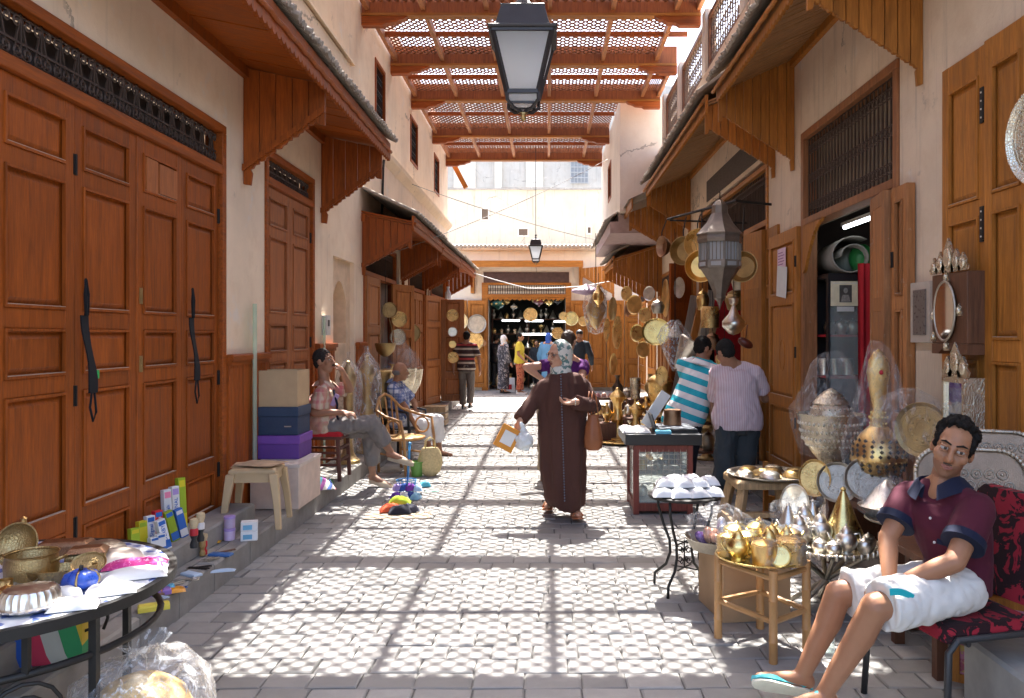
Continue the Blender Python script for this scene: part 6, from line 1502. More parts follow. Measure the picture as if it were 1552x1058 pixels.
MB().tube([(.01, 0, .1), (.03, .02, .5)], .012, 8).ell((.03,.02,.5), .018).build('long_handle', bl, t, smooth=True)
q = MB()
for z, r_ in ((.0,.07), (.06,.085), (.13,.1)): q.tube([(r_*math.cos(a), r_*.8*math.sin(a), z + .008) for a in [k*math.pi/10 for k in range(20)]], .006, 5, closed=True)
for k in range(14): a = k*math.pi/7; q.tube([(.07*math.cos(a), .056*math.sin(a), .008), (.1*math.cos(a), .08*math.sin(a), .138)], .004, 5)
q.build('openwork_basket', bl, t, smooth=True)
random.seed(5)
hp = [('violet', (.16,.06,.4)), ('white', (.7,.7,.7)), ('navy', (.03,.06,.25)), ('light blue', (.25,.45,.6)), ('lilac', (.4,.3,.6)), ('dark blue', (.05,.1,.35)), ('purple', (.2,.05,.3)), ('pale blue', (.4,.55,.7))]
for i, (cn_, c_) in enumerate(hp): packet(f'{cn_} rolled sock bundle in the heap on the paving', gp(600 + 11*(i % 4) + random.uniform(-3,3), 757 - 8*(i//4)) + V((0,0,.035*(i//4))), .13, .09, .07, fabric('sock_' + cn_.replace(' ', '_'), c_), random.uniform(0,3), 'sock bundles on the paving', 40 + i, 'sock_bundle', 'socks')
o = MB().box(-.3, .28, -.13, .12, 0, .006).build('cardboard_mat', mat('pale_mat', (.42,.33,.24), .9), None, loc=gp(606, 782) + V((0,.0,.002)), rz=.06); tag(o, 'flat cardboard mat under the cloth slippers on the paving', 'cardboard')
for i, (cn_, c_, px, py) in enumerate((('lime green', (.45,.6,.05), 606, 772), ('black', (.02,.02,.03), 606, 780), ('orange red', (.6,.1,.04), 592, 777), ('dark grey', (.06,.06,.08), 618, 778))):
    p = gp(px, py); packet(f'{cn_} cloth slipper pair on the cardboard mat', p + V((0,0,.012 + .04*(i == 0))), .2, .12, .07, fabric('slip_' + cn_.replace(' ', '_'), c_), .2*i, 'cloth slippers on the cardboard mat', 60 + i, 'slippers', 'slippers')
packet('turquoise plastic toy by the blue basket on the paving', gp(643, 738), .13, .08, .06, mat('aqua_plastic', (.08,.4,.5), .4), .4, None, 70, 'plastic_toy', 'toy'); packet('mint green flat packet beyond the sock heap', gp(655, 745), .14, .05, .015, mat('mint_plastic', (.35,.7,.5), .4), .1, None, 71, 'flat_packet', 'packet')
t = thing('wooden_crate', 'small rough wooden crate on the left kerb far up the street', 'crate', (-1.98, 14.0, .0)); 
for z in (.03, .14, .25): MB().box(-.2, .2, -.2, -.18, z, z+.085).build('slat', w_pale, t); MB().box(.18, .2, -.179, .2, z, z+.085).build('slat', w_pale, t)
MB().box(-.2, .2, -.2, .2, .336, .35).build('top_board', w_pale, t)
# plates hung on the open left shop doors
pl = [(605, 484, 12.5, .125, brass_e, 'round brass plate'), (603, 511, 12.6, .13, silver_e, 'round silver plate'), (624, 505, 13.2, .15, brass_d, 'dark round brass plate'), (590, 470, 12.1, .12, brass_d, 'smallest dull brass plate'), (686, 478, 16.6, .13, brass_e, 'upper plate'), (686, 503, 16.6, .1, silver, 'middle mirror plate'), (686, 522, 16.6, .08, brass, 'small third plate'), (687, 542, 16.6, .12, brass_e, 'lowest plate')]
for i, (px, py, D, r_, m1, lb) in enumerate(pl): plate(lb + (' hung on the open door left of the bald man' if i < 4 else ' in the column on the far left door leaf'), at(px, py, D) , r_, (.45, -.9, 0) if i < 4 else (.1, -1, 0), m1, 'plates on the left shop doors')
lob('white_bottle', 'white bottle standing on top of the far left door leaf', 'bottle', [(0,0),(.06,0),(.062,.12),(.03,.18),(.025,.22),(.035,.22),(.035,.25),(0,.25)], white_m, at(679, 453, 16.35), 14)

# ---------------------------------------------------------------- far shop goods
for i, (px, py, r_, m1, lb) in enumerate(((695, 487, .27, mat('cream_tray', (.7,.55,.3), .4, .3), 'large cream tray'), (723, 491, .27, silver_d, 'large pewter tray'), (719, 517, .26, brass_e, 'large brass tray'), (697, 514, .26, brass_d, 'dull brass tray'), (732, 520, .1, copper, 'small copper pan'), (866, 483, .2, gold, 'shining brass tray'), (854, 479, .12, brass, 'small brass plate'), (845, 505, .17, brass_e, 'pale brass tray'), (884, 487, .14, brass, 'round brass plate'))):
    plate(lb + (' on the doors left of the far shop' if i < 5 else ' right of the far shop opening'), at(px, py, 22.55), r_, (0, -1, .04), m1, 'trays round the far shop opening')
plate('round embossed plate hanging in the middle of the far shop opening', at(804, 477, 22.7), .2, (0, -1, .05), brass_e)
t = thing('display_shelves', 'dark shelves crowded with metalware at the back of the far shop', 'shelves', (-.6, 24.2, 0))
for z in (.7, 1.2, 1.65, 2.1): MB().box(-1.1, 1.1, -.15, .25, z - .03, z).build('shelf', w_dark, t)
for x in (-1.1, 0, 1.08): MB().box(x, x + .03, -.12, .25, 0, 2.4).build('upright', w_dark, t)
OD = ('first','second','third','fourth','fifth','sixth','seventh','eighth','ninth','tenth','eleventh'); SH = {.7: 'lowest', 1.2: 'second lowest', 1.65: 'second highest', 2.1: 'highest'}
random.seed(11); protos = [MB().lathe(sc(p, r_, h), 14).mesh('metalware', m1, 45) for p, r_, h, m1 in ((P_JAR,.08,.2,brass), (P_VASE,.07,.28,silver), (P_URN,.09,.22,brass_e), (P_MUG,.06,.14,silver_e), (P_TAG,.1,.22,silver))]
for z in (.7, 1.2, 1.65, 2.1):
    for k in range(11):
        o = bpy.data.objects.new('metalware', random.choice(protos)); COL.objects.link(o); o.location = (-1.62 + k*.2 + random.uniform(-.03,.03), 24.12, z + .001); o.scale = (random.uniform(.9,1.2),)*3
        tag(o, f'{OD[k]} small metal piece from the left on the {SH[z]} shelf of the far shop', 'metalware', 'metalware on the far shop shelves')
def hang_lamp(label, p, r, h, m, gm=None, group=None, top=None, n=8):
    t = thing('hanging_lamp', label, 'lamp', p, 0, group)
    MB().lathe([(.001,0),(r*.2,h*.05),(r*.15,h*.1),(r*.9,h*.3),(r,h*.42),(r*.92,h*.6),(r*.5,h*.72),(r*.25,h*.86),(r*.3,h*.9),(.001,h)], n).build('lamp_body', m, t, smooth=30); MB().tube([(0,0,h), (0,0,(top or p[2]+h+.3) - p[2])], .006, 5).build('chain', iron, t)
    for k in range(6): a = k*math.pi/3 + .3; MB().ell((r*.93*math.cos(a), r*.93*math.sin(a), h*.45), (r*.2, r*.2, h*.09), n=8, k=6).build('pierced_boss', gm or m, t, smooth=True)
    return t
for i, (px, py, r_, m1, lb) in enumerate(((755, 470, .2, mat('dark_green_lamp', (.02,.09,.07), .3, .4), 'dark green glass lamp'), (768, 462, .1, brass, 'small brass globe lamp'), (789, 455, .14, brass_d, 'openwork brass lamp'), (817, 465, .2, mat('dark_red_lamp', (.14,.02,.03), .3, .4), 'dark red lamp with gilt bosses'), (832, 464, .12, gold, 'gilt round lamp'), (779, 470, .1, silver_d, 'small tin lamp'), (845, 462, .14, mat('black_lamp', (.03,.03,.035), .3, .5), 'black metal lamp'))): hang_lamp(lb + ' hanging under the lintel of the far shop', at(px, py, 23.1), r_, r_*2.0, m1, gold, 'lamps under the far lintel', 2.85)
t = thing('shopping_bag', 'white printed shopping bag on the ground at the far shop', 'bag', gp(771, 592) + V((0,-.6,0))); MB().loft([[(x*.2, y_*.08*k, z) for x, y_ in ((-1,-1),(1,-1),(1,1),(-1,1))] for k, z in ((1,0),(1.1,.2),(.6,.4))]).build('bag_body', white_m, t); MB().box(-.1, .12, -.092, -.0895, .08, .22).build('red_print', C('red', 0), t)
for i in range(7):
    x_ = -1.75 + .33*i; h = .22 + .12*((i*7) % 4); o = MB().lathe(sc((P_URN, P_JAR, P_VASE)[i % 3], .12, h), 18).build('floor_piece', (brass_e, silver_e, brass_d)[i % 3], None, 45, loc=(x_ if not -.9 < x_ < -.3 else x_ , 23.3, 0)); tag(o, f'{od[i] if i < 4 else ("fifth", "sixth", "seventh")[i-4]} {("brass urn", "silver jar", "aged vase")[i % 3]} from the left on the floor of the far shop', ('urn', 'jar', 'vase')[i % 3])
# ================================================================ RIGHT SIDE GOODS
# oval trays and hangings far up the right side
for i, (px, py, D, r_, ov, m1, lb) in enumerate(((916, 467, 17.8, .1, 2.4, silver_d, 'narrow upright silver tray hanging uppermost'), (929, 468, 17.3, .13, 2.0, brass_d, 'upright dull brass tray hanging beside the silver one'), (920, 500, 16.8, .09, 2.8, brass_e, 'slender brass tray below the silver one'), (936, 504, 15.9, .13, 2.6, brass_e, 'largest upright oval brass tray'), (930, 552, 15.6, .1, 2.2, brass, 'lowest leaning oval brass tray'), (952, 470, 15.0, .08, 1.6, copper, 'small copper tray'))):
    plate(lb + ' on the far right wall', at(px, py, D), r_, (-.75, -.65, .05), m1, 'oval trays on the far right wall', ov)
t = thing('wrapped_chandelier', 'big lamp hanging in a cloudy plastic bag far up on the right', 'lamp', at(903, 507, 17.2)); MB().lathe([(0,.1),(.1,.2),(.2,.45),(.22,.6),(.1,.8),(.05,1.0)], 16).build('lamp_body', brass_d, t, smooth=40); bagged(t, [(.02,0),(.14,.05),(.24,.35),(.26,.6),(.2,.95),(.08,1.1)], 28, .03, wrap_d, 11); MB().tube([(0,0,1.0),(0,0,2.2)], .008, 5).build('chain', iron, t)
lob('parasol_top', 'mauve upturned dish lamp shade above the wrapped lamp', 'lamp', [(0,.0),(.3,.06),(.34,.1),(.3,.14),(.1,.2),(.02,.26),(0,.26)], mat('mauve_shade', (.3,.2,.3), .5), at(889, 448, 17.3), 24)
hang_lamp('brass teardrop lamp right of the wrapped lamp', at(907, 466, 16.6), .12, .5, brass, None, None, 2.9, 16)
for i, (px, py, D, r_, m1, lb) in enumerate(((962, 462, 14.6, .16, brass, 'round brass tray with bright face'), (978, 478, 13.6, .12, brass_e, 'engraved brass tray'), (966, 505, 14.2, .14, gold, 'gilt tray'), (984, 445, 13.4, .11, silver, 'silver tray'), (975, 530, 13.8, .13, brass, 'low brass tray'), (950, 445, 15.8, .13, brass_e, 'high engraved tray'))): plate(lb + ' among the hangings beside the leaning planks', at(px, py, D), r_, (-.6,-.8,.05), m1, 'trays beside the leaning planks', 1.15)
# leaning planks and poles
random.seed(31)
for i in range(9):
    y_ = 14.2 - i*.38; x_ = 2.32 - .02*(i % 3); h = 1.9 + .35*((i*5) % 4)/3; m1 = (w_pale, w_or, w_pale, mat('grey_plank', (.3,.27,.23), .9, stretch=(6,6,.6)))[i % 4]
    o = MB().bar((x_ - .35, y_ - .1, .02), (x_ + .1, y_, h), .09 + .03*(i % 2), .03, (0,1,0)).build('leaning_plank', m1, None, bevel=.004); tag(o, f'{("first","second","third","fourth","fifth","sixth","seventh","eighth","ninth")[i]} plank from the far end of the row leaning on the right wall', 'plank', 'planks leaning on the right wall')
# hanging basins and pots before the second right shop
plate('big gilt basin hanging in the sun right of the woman', at(995, 503, 12.0), .22, (-.25, -.97, .1), gold, oval=.95, name='basin', cat='basin')
MB_ = lambda: MB()
def hung(name, label, cat, p, prof, m, top, rot=None, n=24, w=None):
    t = thing(name, label, cat, p); b = MB().lathe(prof, n).build('body', m, t, smooth=45)
    if rot: b.rotation_euler = rot
    h = prof[-1][1]; MB().tube([(0,0,h*.7), (0,0,top - p[2])], .004, 5).build('hook_wire', iron, t)
    if w: bagged(t, w, 26, .02, wrap_d, 5)
    return t
hung('silver_pot', 'small silver pot hanging above the gilt basin', 'pot', at(997, 475, 11.5), sc(P_JAR, .1, .22), silver_d, 3.0); hung('silver_lamp', 'flat silver lamp hanging right of the gilt basin', 'lamp', at(1024, 512, 10.8), sc(P_TAG, .12, .22), silver_d, 3.0)
hung('metal_cone', 'big silver cone in clear plastic hanging point down behind the striped man', 'cone', at(1022, 560, 10.4), [(0,0),(.05,.08),(.17,.36),(.2,.42),(.19,.44),(0,.44)], silver, 3.0, (0, R(35), 0), 28, [(.03,-.02),(.12,.15),(.22,.42),(.15,.55),(.05,.65)])
plate('oval pale brass tray hanging low beside the striped man', at(1003, 570, 11.2), .09, (-.3, -.95, 0), brass_e, oval=1.6); plate('thin curved brass tray edge hanging by the brown door', at(1010, 452, 11.6), .14, (-.96, -.25, 0), brass, oval=2)
plate('silver oval dish hanging on the brown door leaf', at(1030, 436, 12.8), .1, (-.6, -.8, 0), silver_d, oval=1.7)
# iron arm with pans and the large lantern
t = thing('pan_rail', 'long iron arm on the right wall carrying pans and the big lantern', 'bracket', (0, 0, 0)); pA, pB, pC = V((2.5, 8.85, 3.06)), V((2.05, 8.6, 3.06)), V((1.5, 9.9, 3.05)); MB().tube([pA, pB, pC], .016, 6).build('arm', iron, t, smooth=40); MB().tube([pC + V((.02,-.05,-.02)), V((2.49, 9.9, 3.0))], .012, 6).build('brace', iron, t)
def pan(label, p, r, nrm, m, top):
    t = thing('pan', label, 'pan', p, 0, 'pans on the iron arm'); n = V(nrm).normalized(); x = V((0,0,1)).cross(n).normalized(); y_ = n.cross(x); M3 = Matrix((x, y_, n)).transposed()
    MB().lathe([(0,0),(r*.75,0),(r*.95,r*.35),(r*1.05,r*.55),(r*1.0,r*.56),(r*.88,r*.34),(r*.7,r*.03),(0,r*.03)], 28, (0,0,0), M3).build('bowl', m, t, smooth=40); MB().tube([M3 @ V((0, r, r*.5)), M3 @ V((0, r*1.4, r*.5)), V((0, 0, top - p[2]))], .008, 6).build('handle', iron, t)
pan('smallest pan at the outer end of the iron arm', at(1010, 374, 10.0), .13, (-.9, -.35, 0), copper, 3.05); pan('brass pan with pale inside, second on the iron arm', at(1040, 381, 9.7), .17, (-.55, -.83, 0), brass_d, 3.05); pan('tall brass measuring pan behind the second pan', at(1062, 370, 9.5), .17, (-.6, -.8, 0), brass_e, 3.05); pan('large gilt pan half hidden behind the big lantern', at(1064, 404, 9.2), .18, (-.3, -.95, 0), brass, 3.05); pan('pale gilt pan to the right of the big lantern', at(1128, 405, 9.0), .17, (-.5, -.86, 0), brass_d, 3.05)
LN = at(1091, 470, 8.05); t = thing('metal_lantern', 'large eight-sided tin lantern with glass panels hanging on the right', 'lantern', LN); tin = mat('dull_tin', (.21,.175,.145), .45, .65, var=.35)
n8 = 8; MB().lathe([(.001,0),(.012,.04),(.03,.09),(.06,.12),(.065,.17),(.12,.3),(.2,.42)], n8).build('lower_cone', tin, t, smooth=20)
fr = MB()
for z0, z1, r_ in ((.42,.5,.215), (.68,.75,.225)): fr.lathe([(r_*.9,z0),(r_,z0),(r_*1.03,(z0+z1)/2),(r_,z1),(r_*.9,z1)], n8)
fr.build('band', tin, t, smooth=20)
for k in range(n8):
    a = 2*math.pi*k/n8; a2 = 2*math.pi*(k+1)/n8; p0 = V((.205*math.cos(a), .205*math.sin(a), 0)); p1 = V((.205*math.cos(a2), .205*math.sin(a2), 0))
    MB().bar(p0 + V((0,0,.5)), p0 + V((0,0,.68)), .022).build('post', tin, t)
    q = MB()
    for u in (.25, .5, .75): q.bar(p0.lerp(p1, u) + V((0,0,.5)), p0.lerp(p1, u) + V((0,0,.68)), .008)
    q.build('glazing_bar', tin, t); g0, g1 = p0*.97, p1*.97
    MB().add([g0 + V((0,0,.5)), g1 + V((0,0,.5)), g1 + V((0,0,.68)), g0 + V((0,0,.68))], [(0,1,2,3)]).build('glass_panel', glassmat('milky_glass', (.62,.64,.66), .55), t)
    for z in (.46, .715): MB().obox((p0.lerp(p1,.5)*1.08) + V((0,0,z)), (.1, .012, .04), Matrix.Rotation((a+a2)/2 + math.pi/2, 3, 'Z')).build('glass_inset', MATS['milky_glass'], t)
MB().lathe([(.235,.75),(.24,.77),(.14,.88),(.085,.98),(.08,1.06),(.05,1.1),(.02,1.12),(.001,1.13)], n8).build('roof', tin, t, smooth=20); MB().tube([(0,0,1.12), (0,0,3.06 - LN.z)], .006, 5).build('chain', iron, t)
# shop behind the two men
hung('brass_drum', 'pierced brass drum hanging beside the second right shop door', 'drum', at(1076, 497, 10.4), [(0,0),(.12,0),(.12,.24),(.1,.28),(0,.28)], brass_e, 3.0); hung('silver_ball_lamp', 'round polished silver lamp hanging over the stall', 'lamp', at(1112, 508, 9.1), [(.001,0),(.06,.02),(.13,.1),(.13,.16),(.06,.24),(.02,.34),(.05,.36),(.06,.42),(.001,.44)], silver, 3.0)
for i, (px, py, D, r_, h, m1, lb) in enumerate(((1115, 470, 10.4, .14, .3, brass_d, 'dark brass vessel'), (1080, 530, 10.6, .1, .25, copper, 'copper vessel'), (1065, 470, 10.9, .09, .3, brass, 'slim brass vessel'), (1122, 440, 10.2, .12, .3, silver_d, 'tin vessel'), (1098, 560, 10.5, .12, .3, brass_e, 'engraved brass vessel'), (1070, 600, 10.8, .12, .34, brass_e, 'lowest engraved vessel'))): hung('hanging_vessel', lb + ' hanging inside the second right shop', 'vessel', at(px, py, D), sc(P_JAR, r_, h), m1, 3.2)
MB().box(2.6, 4.0, 12.3, 12.33, .6, 2.6).build('red_hanging', red_cloth, RB); MB().box(2.95, 3.0, 9.6, 12.2, 1.5, 1.54).build('shelf_board', w_or, RB)
o = MB().ell((0,0,0), (.05,.045,.09), rotm('Y', -60)).tube([(0,0,.04), (0.02,0,.2)], .006, 5).build('leather_pouch', mat('oxblood_leather', (.1,.02,.012), .35), None, True, loc=at(1130, 520, 8.6)); tag(o, 'dark red leather pouch hanging on the orange door edge', 'pouch')
# first shop: cabinet, poster, cloth, rolls
cab = thing('glass_cabinet', 'black glass-fronted cabinet standing inside the first right shop', 'cabinet', (2.84, 7.45, .17), R(90)); cab.scale = (1, .4, 1.13); bk = mat('black_lacquer', (.015,.014,.016), .35)
f = MB()
for a in ((0,.06,-.6,-.55), (0,.06,.45,.5)): f.box(*a, 0, 1.78)
f.box(0, .06, -.55, .45, 1.72, 1.78); f.box(0, .06, -.55, .45, 0, .1); f.box(.06, .5, -.6, .5, 1.74, 1.78); f.box(.45, .5, -.6, .5, 0, 1.74); f.build('case', bk, cab)
for z in (.5, .9, 1.25): MB().box(.06, .45, -.55, .45, z, z + .02).build('shelf', red_cloth, cab)
MB().box(.02, .026, -.55, .45, .1, 1.72).build('glass_door', paneg, cab)
for i in range(6): o = MB().lathe(sc((P_MUG, P_JAR)[i % 2], .06, .16), 14).build('silver_cup', silver, None, 45, loc=(2.69 + .055*i, 7.7, .17 + 1.13*(1.272 if i % 2 else .922))); tag(o, f'{("first","second","third","fourth","fifth","sixth")[i]} silver cup from the near end inside the black cabinet', 'cup', 'cups in the black cabinet')
ps = thing('poster', 'cream poster with dark portrait photo on the black cabinet', 'poster', (2.8, 7.44, 1.99)); ps.scale = (.58,)*3; MB().box(-.24, .24, 0, .004, -.2, .2).build('sheet', mat('aged_cream_paper', (.68,.6,.42), .7), ps); MB().box(-.1, .1, -.003, -.0002, -.14, .14).build('portrait_photo', mat('photo_grey', (.06,.055,.05), .5, var=.8, scale=12), ps)
q = MB().ell((0,-.004,.05), (.035,.002,.045), n=12, k=8).prism([(-.08,-.0035,-.13), (.08,-.0035,-.13), (.05,-.0035,-.02), (-.05,-.0035,-.02)], (0,-.001,0)); q.build('printed_figure', mat('photo_pale', (.32,.3,.27), .5, var=.5, scale=30), ps)
MB().box(-.2, .2, -.002, -.0002, .165, .175).box(-.14, .14, 0.0, .003, -.29, -.21).build('caption_strip', white_m, ps)
lk = thing('padlock', 'brass padlock hanging on the black cabinet', 'padlock', (2.97, 7.42, 1.43), R(90)); MB().cbox(-.012,.012,-.025,.025,-.05,.0,.004).build('lock_body', brass, lk, bevel=.003); MB().tube([(0,-.016,0),(0,-.016,.025),(0,0,.04),(0,.016,.025),(0,.016,0)], .004, 6).build('shackle', silver, lk, smooth=True)
q = MB(); rg = []
for k in range(22): x_ = 2.815 + k*.012; rg.append([(x_, 7.15 + .014*math.sin(k*1.4), .6), (x_, 7.16 + .02*math.sin(k*1.4 + .5), 2.25)])
q.loft(rg, cap=False, close=False); q.loft([[(p[0], p[1] + .02, p[2]) for p in r_] for r_ in rg], cap=False, close=False); o = q.build('red_cloth', red_cloth, None, True); tag(o, 'bright red cloth hanging at the right inside the first right shop', 'cloth')
q = MB(); pr = []
for k in range(26): a = k/25*2*math.pi*1.35; r_ = .12 + .13*k/25; pr.append((r_*math.cos(a)*1.1, r_*math.sin(a)))
q.loft([[(y_*.0 + 0, x, z) for x, z in pr], [(.9, x, z) for x, z in pr]], cap=False, close=False); o = q.build('rolled_sheet', mat('grey_felt', (.28,.26,.23), .9), None, True, loc=(2.86, 7.42, 2.34), rz=R(84)); o.scale = (.8,.8,.8); sm = o.modifiers.new('thick', 'SOLIDIFY'); sm.thickness = .012; tag(o, 'loosely rolled grey felt lying on top of the black cabinet', 'roll')
for i, (y_, c_, lb) in enumerate(((6.5, (.03,.25,.06), 'bulging green bag on top of the black cabinet'), (6.62, (.25,.28,.25), 'grey plastic bag beside the green one on the cabinet'))): o = MB().ell((0,0,.18), (.2,.17,.19), n=18, k=11).build('stuffed_bag', mat(('green_bag', 'grey_bag')[i], c_, .35, bump=.6), None, True, loc=(3.02 - .09*i, 7.62 + .15*i, 2.2)); o.scale = (.6,.6,.75); tag(o, lb, 'bag')
t = thing('tube_light', 'lit tube light under the ceiling of the first right shop', 'light', (2.85, 6.7, 2.63)); MB().tube([(0,0,0),(0,.9,0)], .016, 8).build('tube', MATS['tube'], t); MB().box(-.025,.025,-.03,.93,.017,.05).build('fitting', white_m, t)

# ---------------------------------------------------------------- brass goods in the street beyond the dark table
def G(px, py): return gp(px, py)
plate('wide brass tray lying on the paving under the tall stand', G(935, 672) + V((0,0,.012)), .3, (0,0,1) if False else (0.001,-.02,1), brass_e)
lob('incense_stand', 'tall brass incense stand on the brass floor tray', 'stand', sc(P_TALL, .17, .78), brass, G(936, 668) + V((0,0,.03)), 26)
plate('dark ringed brass tray leaning behind the tall stand', G(912, 655) + V((0,.1,.23)), .21, (-.1, -.95, .3), brass_d)
tb = thing('low_table', 'low dark wooden table of small brass ware in the street', 'table', G(976, 668)); MB().cbox(-.34,.34,-.22,.22,.33,.37,.01).build('tabletop', w_dark, tb); 
for x in (-.3,.3):
    for y_ in (-.18,.18): MB().box(x-.025, x+.025, y_-.025, y_+.025, 0, .33).build('leg', w_dark, tb)
b0 = G(976, 668)
for i, (dx, dy, pr, r_, h, m1, nm_, lb) in enumerate(((-.24,.02,P_JAR,.06,.2,silver,'jar','small silver jar at the left end'), (-.1,-.06,P_JAR,.08,.24,brass_e,'jar','fat engraved brass jar at the front'), (.04,.05,P_VASE,.08,.3,brass,'vase','brass vase in the middle'), (-.12,.12,P_VASE,.06,.26,brass_d,'vase','slim aged vase at the back'), (.06,-.1,P_MUG,.05,.14,copper,'cup','copper cup at the front'))): lob(nm_, lb + ' of the low dark street table', nm_, sc(pr, r_, h), m1, b0 + V((dx, dy, .371)), 22)
t = thing('samovar', 'big brass samovar with domed lid beside the striped man', 'samovar', b0 + V((.24, .0, .371))); MB().lathe([(0,0),(.13,0),(.12,.04),(.06,.1),(.07,.16),(.15,.24),(.17,.34),(.18,.5),(.19,.52)], 26).build('body', brass_e, t, smooth=45); MB().lathe([(.2,.52),(.2,.54),(.14,.6),(.06,.64),(.03,.68),(.04,.7),(.0,.74)], 26).build('lid', brass, t, smooth=45); MB().tube([(.14,-.08,.2),(.2,-.12,.18)], .014, 8).build('tap', brass, t)
for i, (px, py, D, r_, h, m1, pr, nm_, lb) in enumerate(((936, 607, 13.2, .1, .42, mat('dark_bronze', (.1,.07,.05), .4, .7), P_VASE, 'vase', 'dark bronze bottle vase standing behind the stand'), (963, 604, 13.0, .09, .34, silver_e, P_MUG, 'pot', 'blue-banded silver canister behind the low table'), (905, 628, 12.9, .12, .22, brass, P_TAG, 'dish', 'lidded brass dish left of the tall stand'), (950, 608, 13.6, .1, .25, silver_d, P_JAR, 'jar', 'tin jar behind the low table'), (903, 655, 12.2, .12, .2, silver, P_URN, 'cup', 'silver footed cup left of the tall stand'), (985, 603, 13.4, .1, .4, brass_d, P_VASE, 'vase', 'dull brass vase furthest right behind the samovar'), (920, 640, 12.0, .08, .3, brass, P_VASE, 'vase', 'bright brass vase beside the tall stand'))):
    p = at(px, py, D); lob(nm_, lb, nm_, sc(pr, r_, h), m1, p, 22)
    if p.z > .03: o = MB().cbox(-.13,.13,-.13,.13,0,p.z - .001,.008).build('wooden_block', w_dark, None, loc=(p.x, p.y, 0)); tag(o, 'wooden block under the ' + lb, 'block')
t = thing('goods_table', 'low stall table with pink wrapped trinkets beyond the brass', 'table', (1.1, 14.6, 0)); MB().box(-.5,.5,-.25,.25,.42,.46).build('tabletop', w_dark, t)
for x in (-.46,.44): MB().box(x, x+.03, -.22, .22, 0, .42).build('trestle', w_dark, t)
random.seed(3)
for i in range(8): packet(f'{("first","second","third","fourth","fifth","sixth","seventh","eighth")[i]} pink wrapped trinket from the left on the low stall table', (.68 + i*.12, 14.5 + .1*(i % 2), .461), .1, .09, .08, mat(('rose_wrap', 'salmon_wrap')[i % 2], ((.6,.3,.3),(.65,.45,.36))[i % 2], .4), i, 'trinkets on the low stall table', 80 + i, 'trinket', 'trinket')
for i in range(20):
    y_ = 10.2 + (i % 5)*.75; x_ = (1.55, 1.85, 1.3, 2.05)[i//5] ; h = (.5,.35,.62,.42,.55)[i % 5]; o = MB().lathe(sc((P_TALL, P_URN, P_VASE)[i % 3], .11 + .02*(i % 2), h), 20).build('floor_brass', (brass_e, silver_e, brass, brass_d)[i % 4], None, 45, loc=(x_, y_, 0)); tag(o, f'{("first","second","third","fourth","fifth")[i % 5]} {("tall stand", "urn", "vase")[i % 3]} from the near end in the {("second", "third", "street-side", "wall-side")[i//5]} row of floor pieces', ('stand', 'urn', 'vase')[i % 3])
shf = thing('display_rack', 'dark metal rack of vessels behind the two bending men', 'rack', (1.95, 8.95, 0))
for z in (.3, .62, .95): MB().box(-.45,.4,-.15,.15,z-.02,z).build('shelf', w_dark, shf)
for x in (-.45,.38):
    for y_ in (-.15,.13): MB().box(x, x+.02, y_, y_+.02, 0, 1.1).build('upright', iron, shf)
for i in range(12): z = (.3,.62,.95)[i//4]; o = MB().lathe(sc((P_VASE, P_JAR, P_TAG)[i % 3], .075, .2 + .03*(i % 3)), 18).build('vessel', (brass_d, brass_e, silver_d)[(i*5) % 3], None, 45, loc=(1.6 + .21*(i % 4), 8.95, z + .001)); tag(o, f'{("first","second","third","fourth")[i % 4]} vessel from the left on the {("lowest","middle","top")[i//4]} shelf behind the bending men', 'vessel')
plate('white round tray standing on edge between the bending men', at(1070, 603, 8.75), .09, (-.3,-.95,0), mat('white_enamel', (.7,.68,.66), .4), oval=1.5); plate('olive gilt tray with beaded rim on edge between the bending men', at(1083, 607, 8.75), .1, (-.75,-.6,0), brass_d, oval=1.9)

# ---------------------------------------------------------------- dark table with red glass cabinet
c0 = V((1.03, 7.35, 0)); t = thing('glass_cabinet', 'red wooden glass case with black top standing in the street', 'cabinet', c0); rwd = wood('red_case_wood', (.2,.05,.035)); W, Dp, H = .24, .27, .72
for x in (-W, W):
    for y_ in (-Dp, Dp): MB().box(x-.025, x+.025, y_-.025, y_+.025, 0, H - .1).build('post', rwd, t, bevel=.003)
for z0, z1 in ((.03,.1), (H-.16,H-.1)):
    for y_ in (-Dp, Dp): MB().box(-W+.025, W-.025, y_-.02, y_+.02, z0, z1).build('rail', rwd, t)
    for x in (-W, W): MB().box(x-.02, x+.02, -Dp+.025, Dp-.025, z0, z1).build('rail', rwd, t)
MB().box(-W-.1, W+.1, -Dp-.06, Dp+.1, H-.099, H).build('black_top', bk, t, bevel=.006)
for y_ in (-Dp,): MB().box(-W+.026, W-.026, y_-.004, y_+.002, .1, H-.16).build('glass_pane', paneg, t)
MB().box(-W-.004, -W+.002, -Dp+.026, Dp-.026, .1, H-.16).build('glass_pane', paneg, t); MB().box(W-.002, W+.004, -Dp+.026, Dp-.026, .1, H-.16).build('glass_pane', paneg, t)
for z in (.1, .34): MB().box(-W+.02, W-.02, -Dp+.03, Dp-.03, z, z+.012).build('shelf', mat('pale_shelf', (.5,.48,.45), .5), t)
g = MB()
for k in range(9): g.bar((-W+.03+k*.052, -Dp-.03, .34), (-W+.03+k*.052, -Dp-.03, H-.14), .003)
for k in range(5): g.bar((-W+.02, -Dp-.03, .36+k*.045), (W-.02, -Dp-.03, .36+k*.045), .003)
g.build('wire_rack', silver_d, t)
for i in range(5): o = MB().lathe(sc((P_JAR, P_MUG)[i % 2], .05, .11), 16).build('small_jar', (silver, brass)[i % 2], None, 45, loc=c0 + V((-.15 + .15*(i % 3), .0, .113 if i < 3 else .353))); tag(o, f'{("first","second","third","fourth","fifth")[i]} small pot inside the red glass case', 'pot', 'pots inside the red glass case')
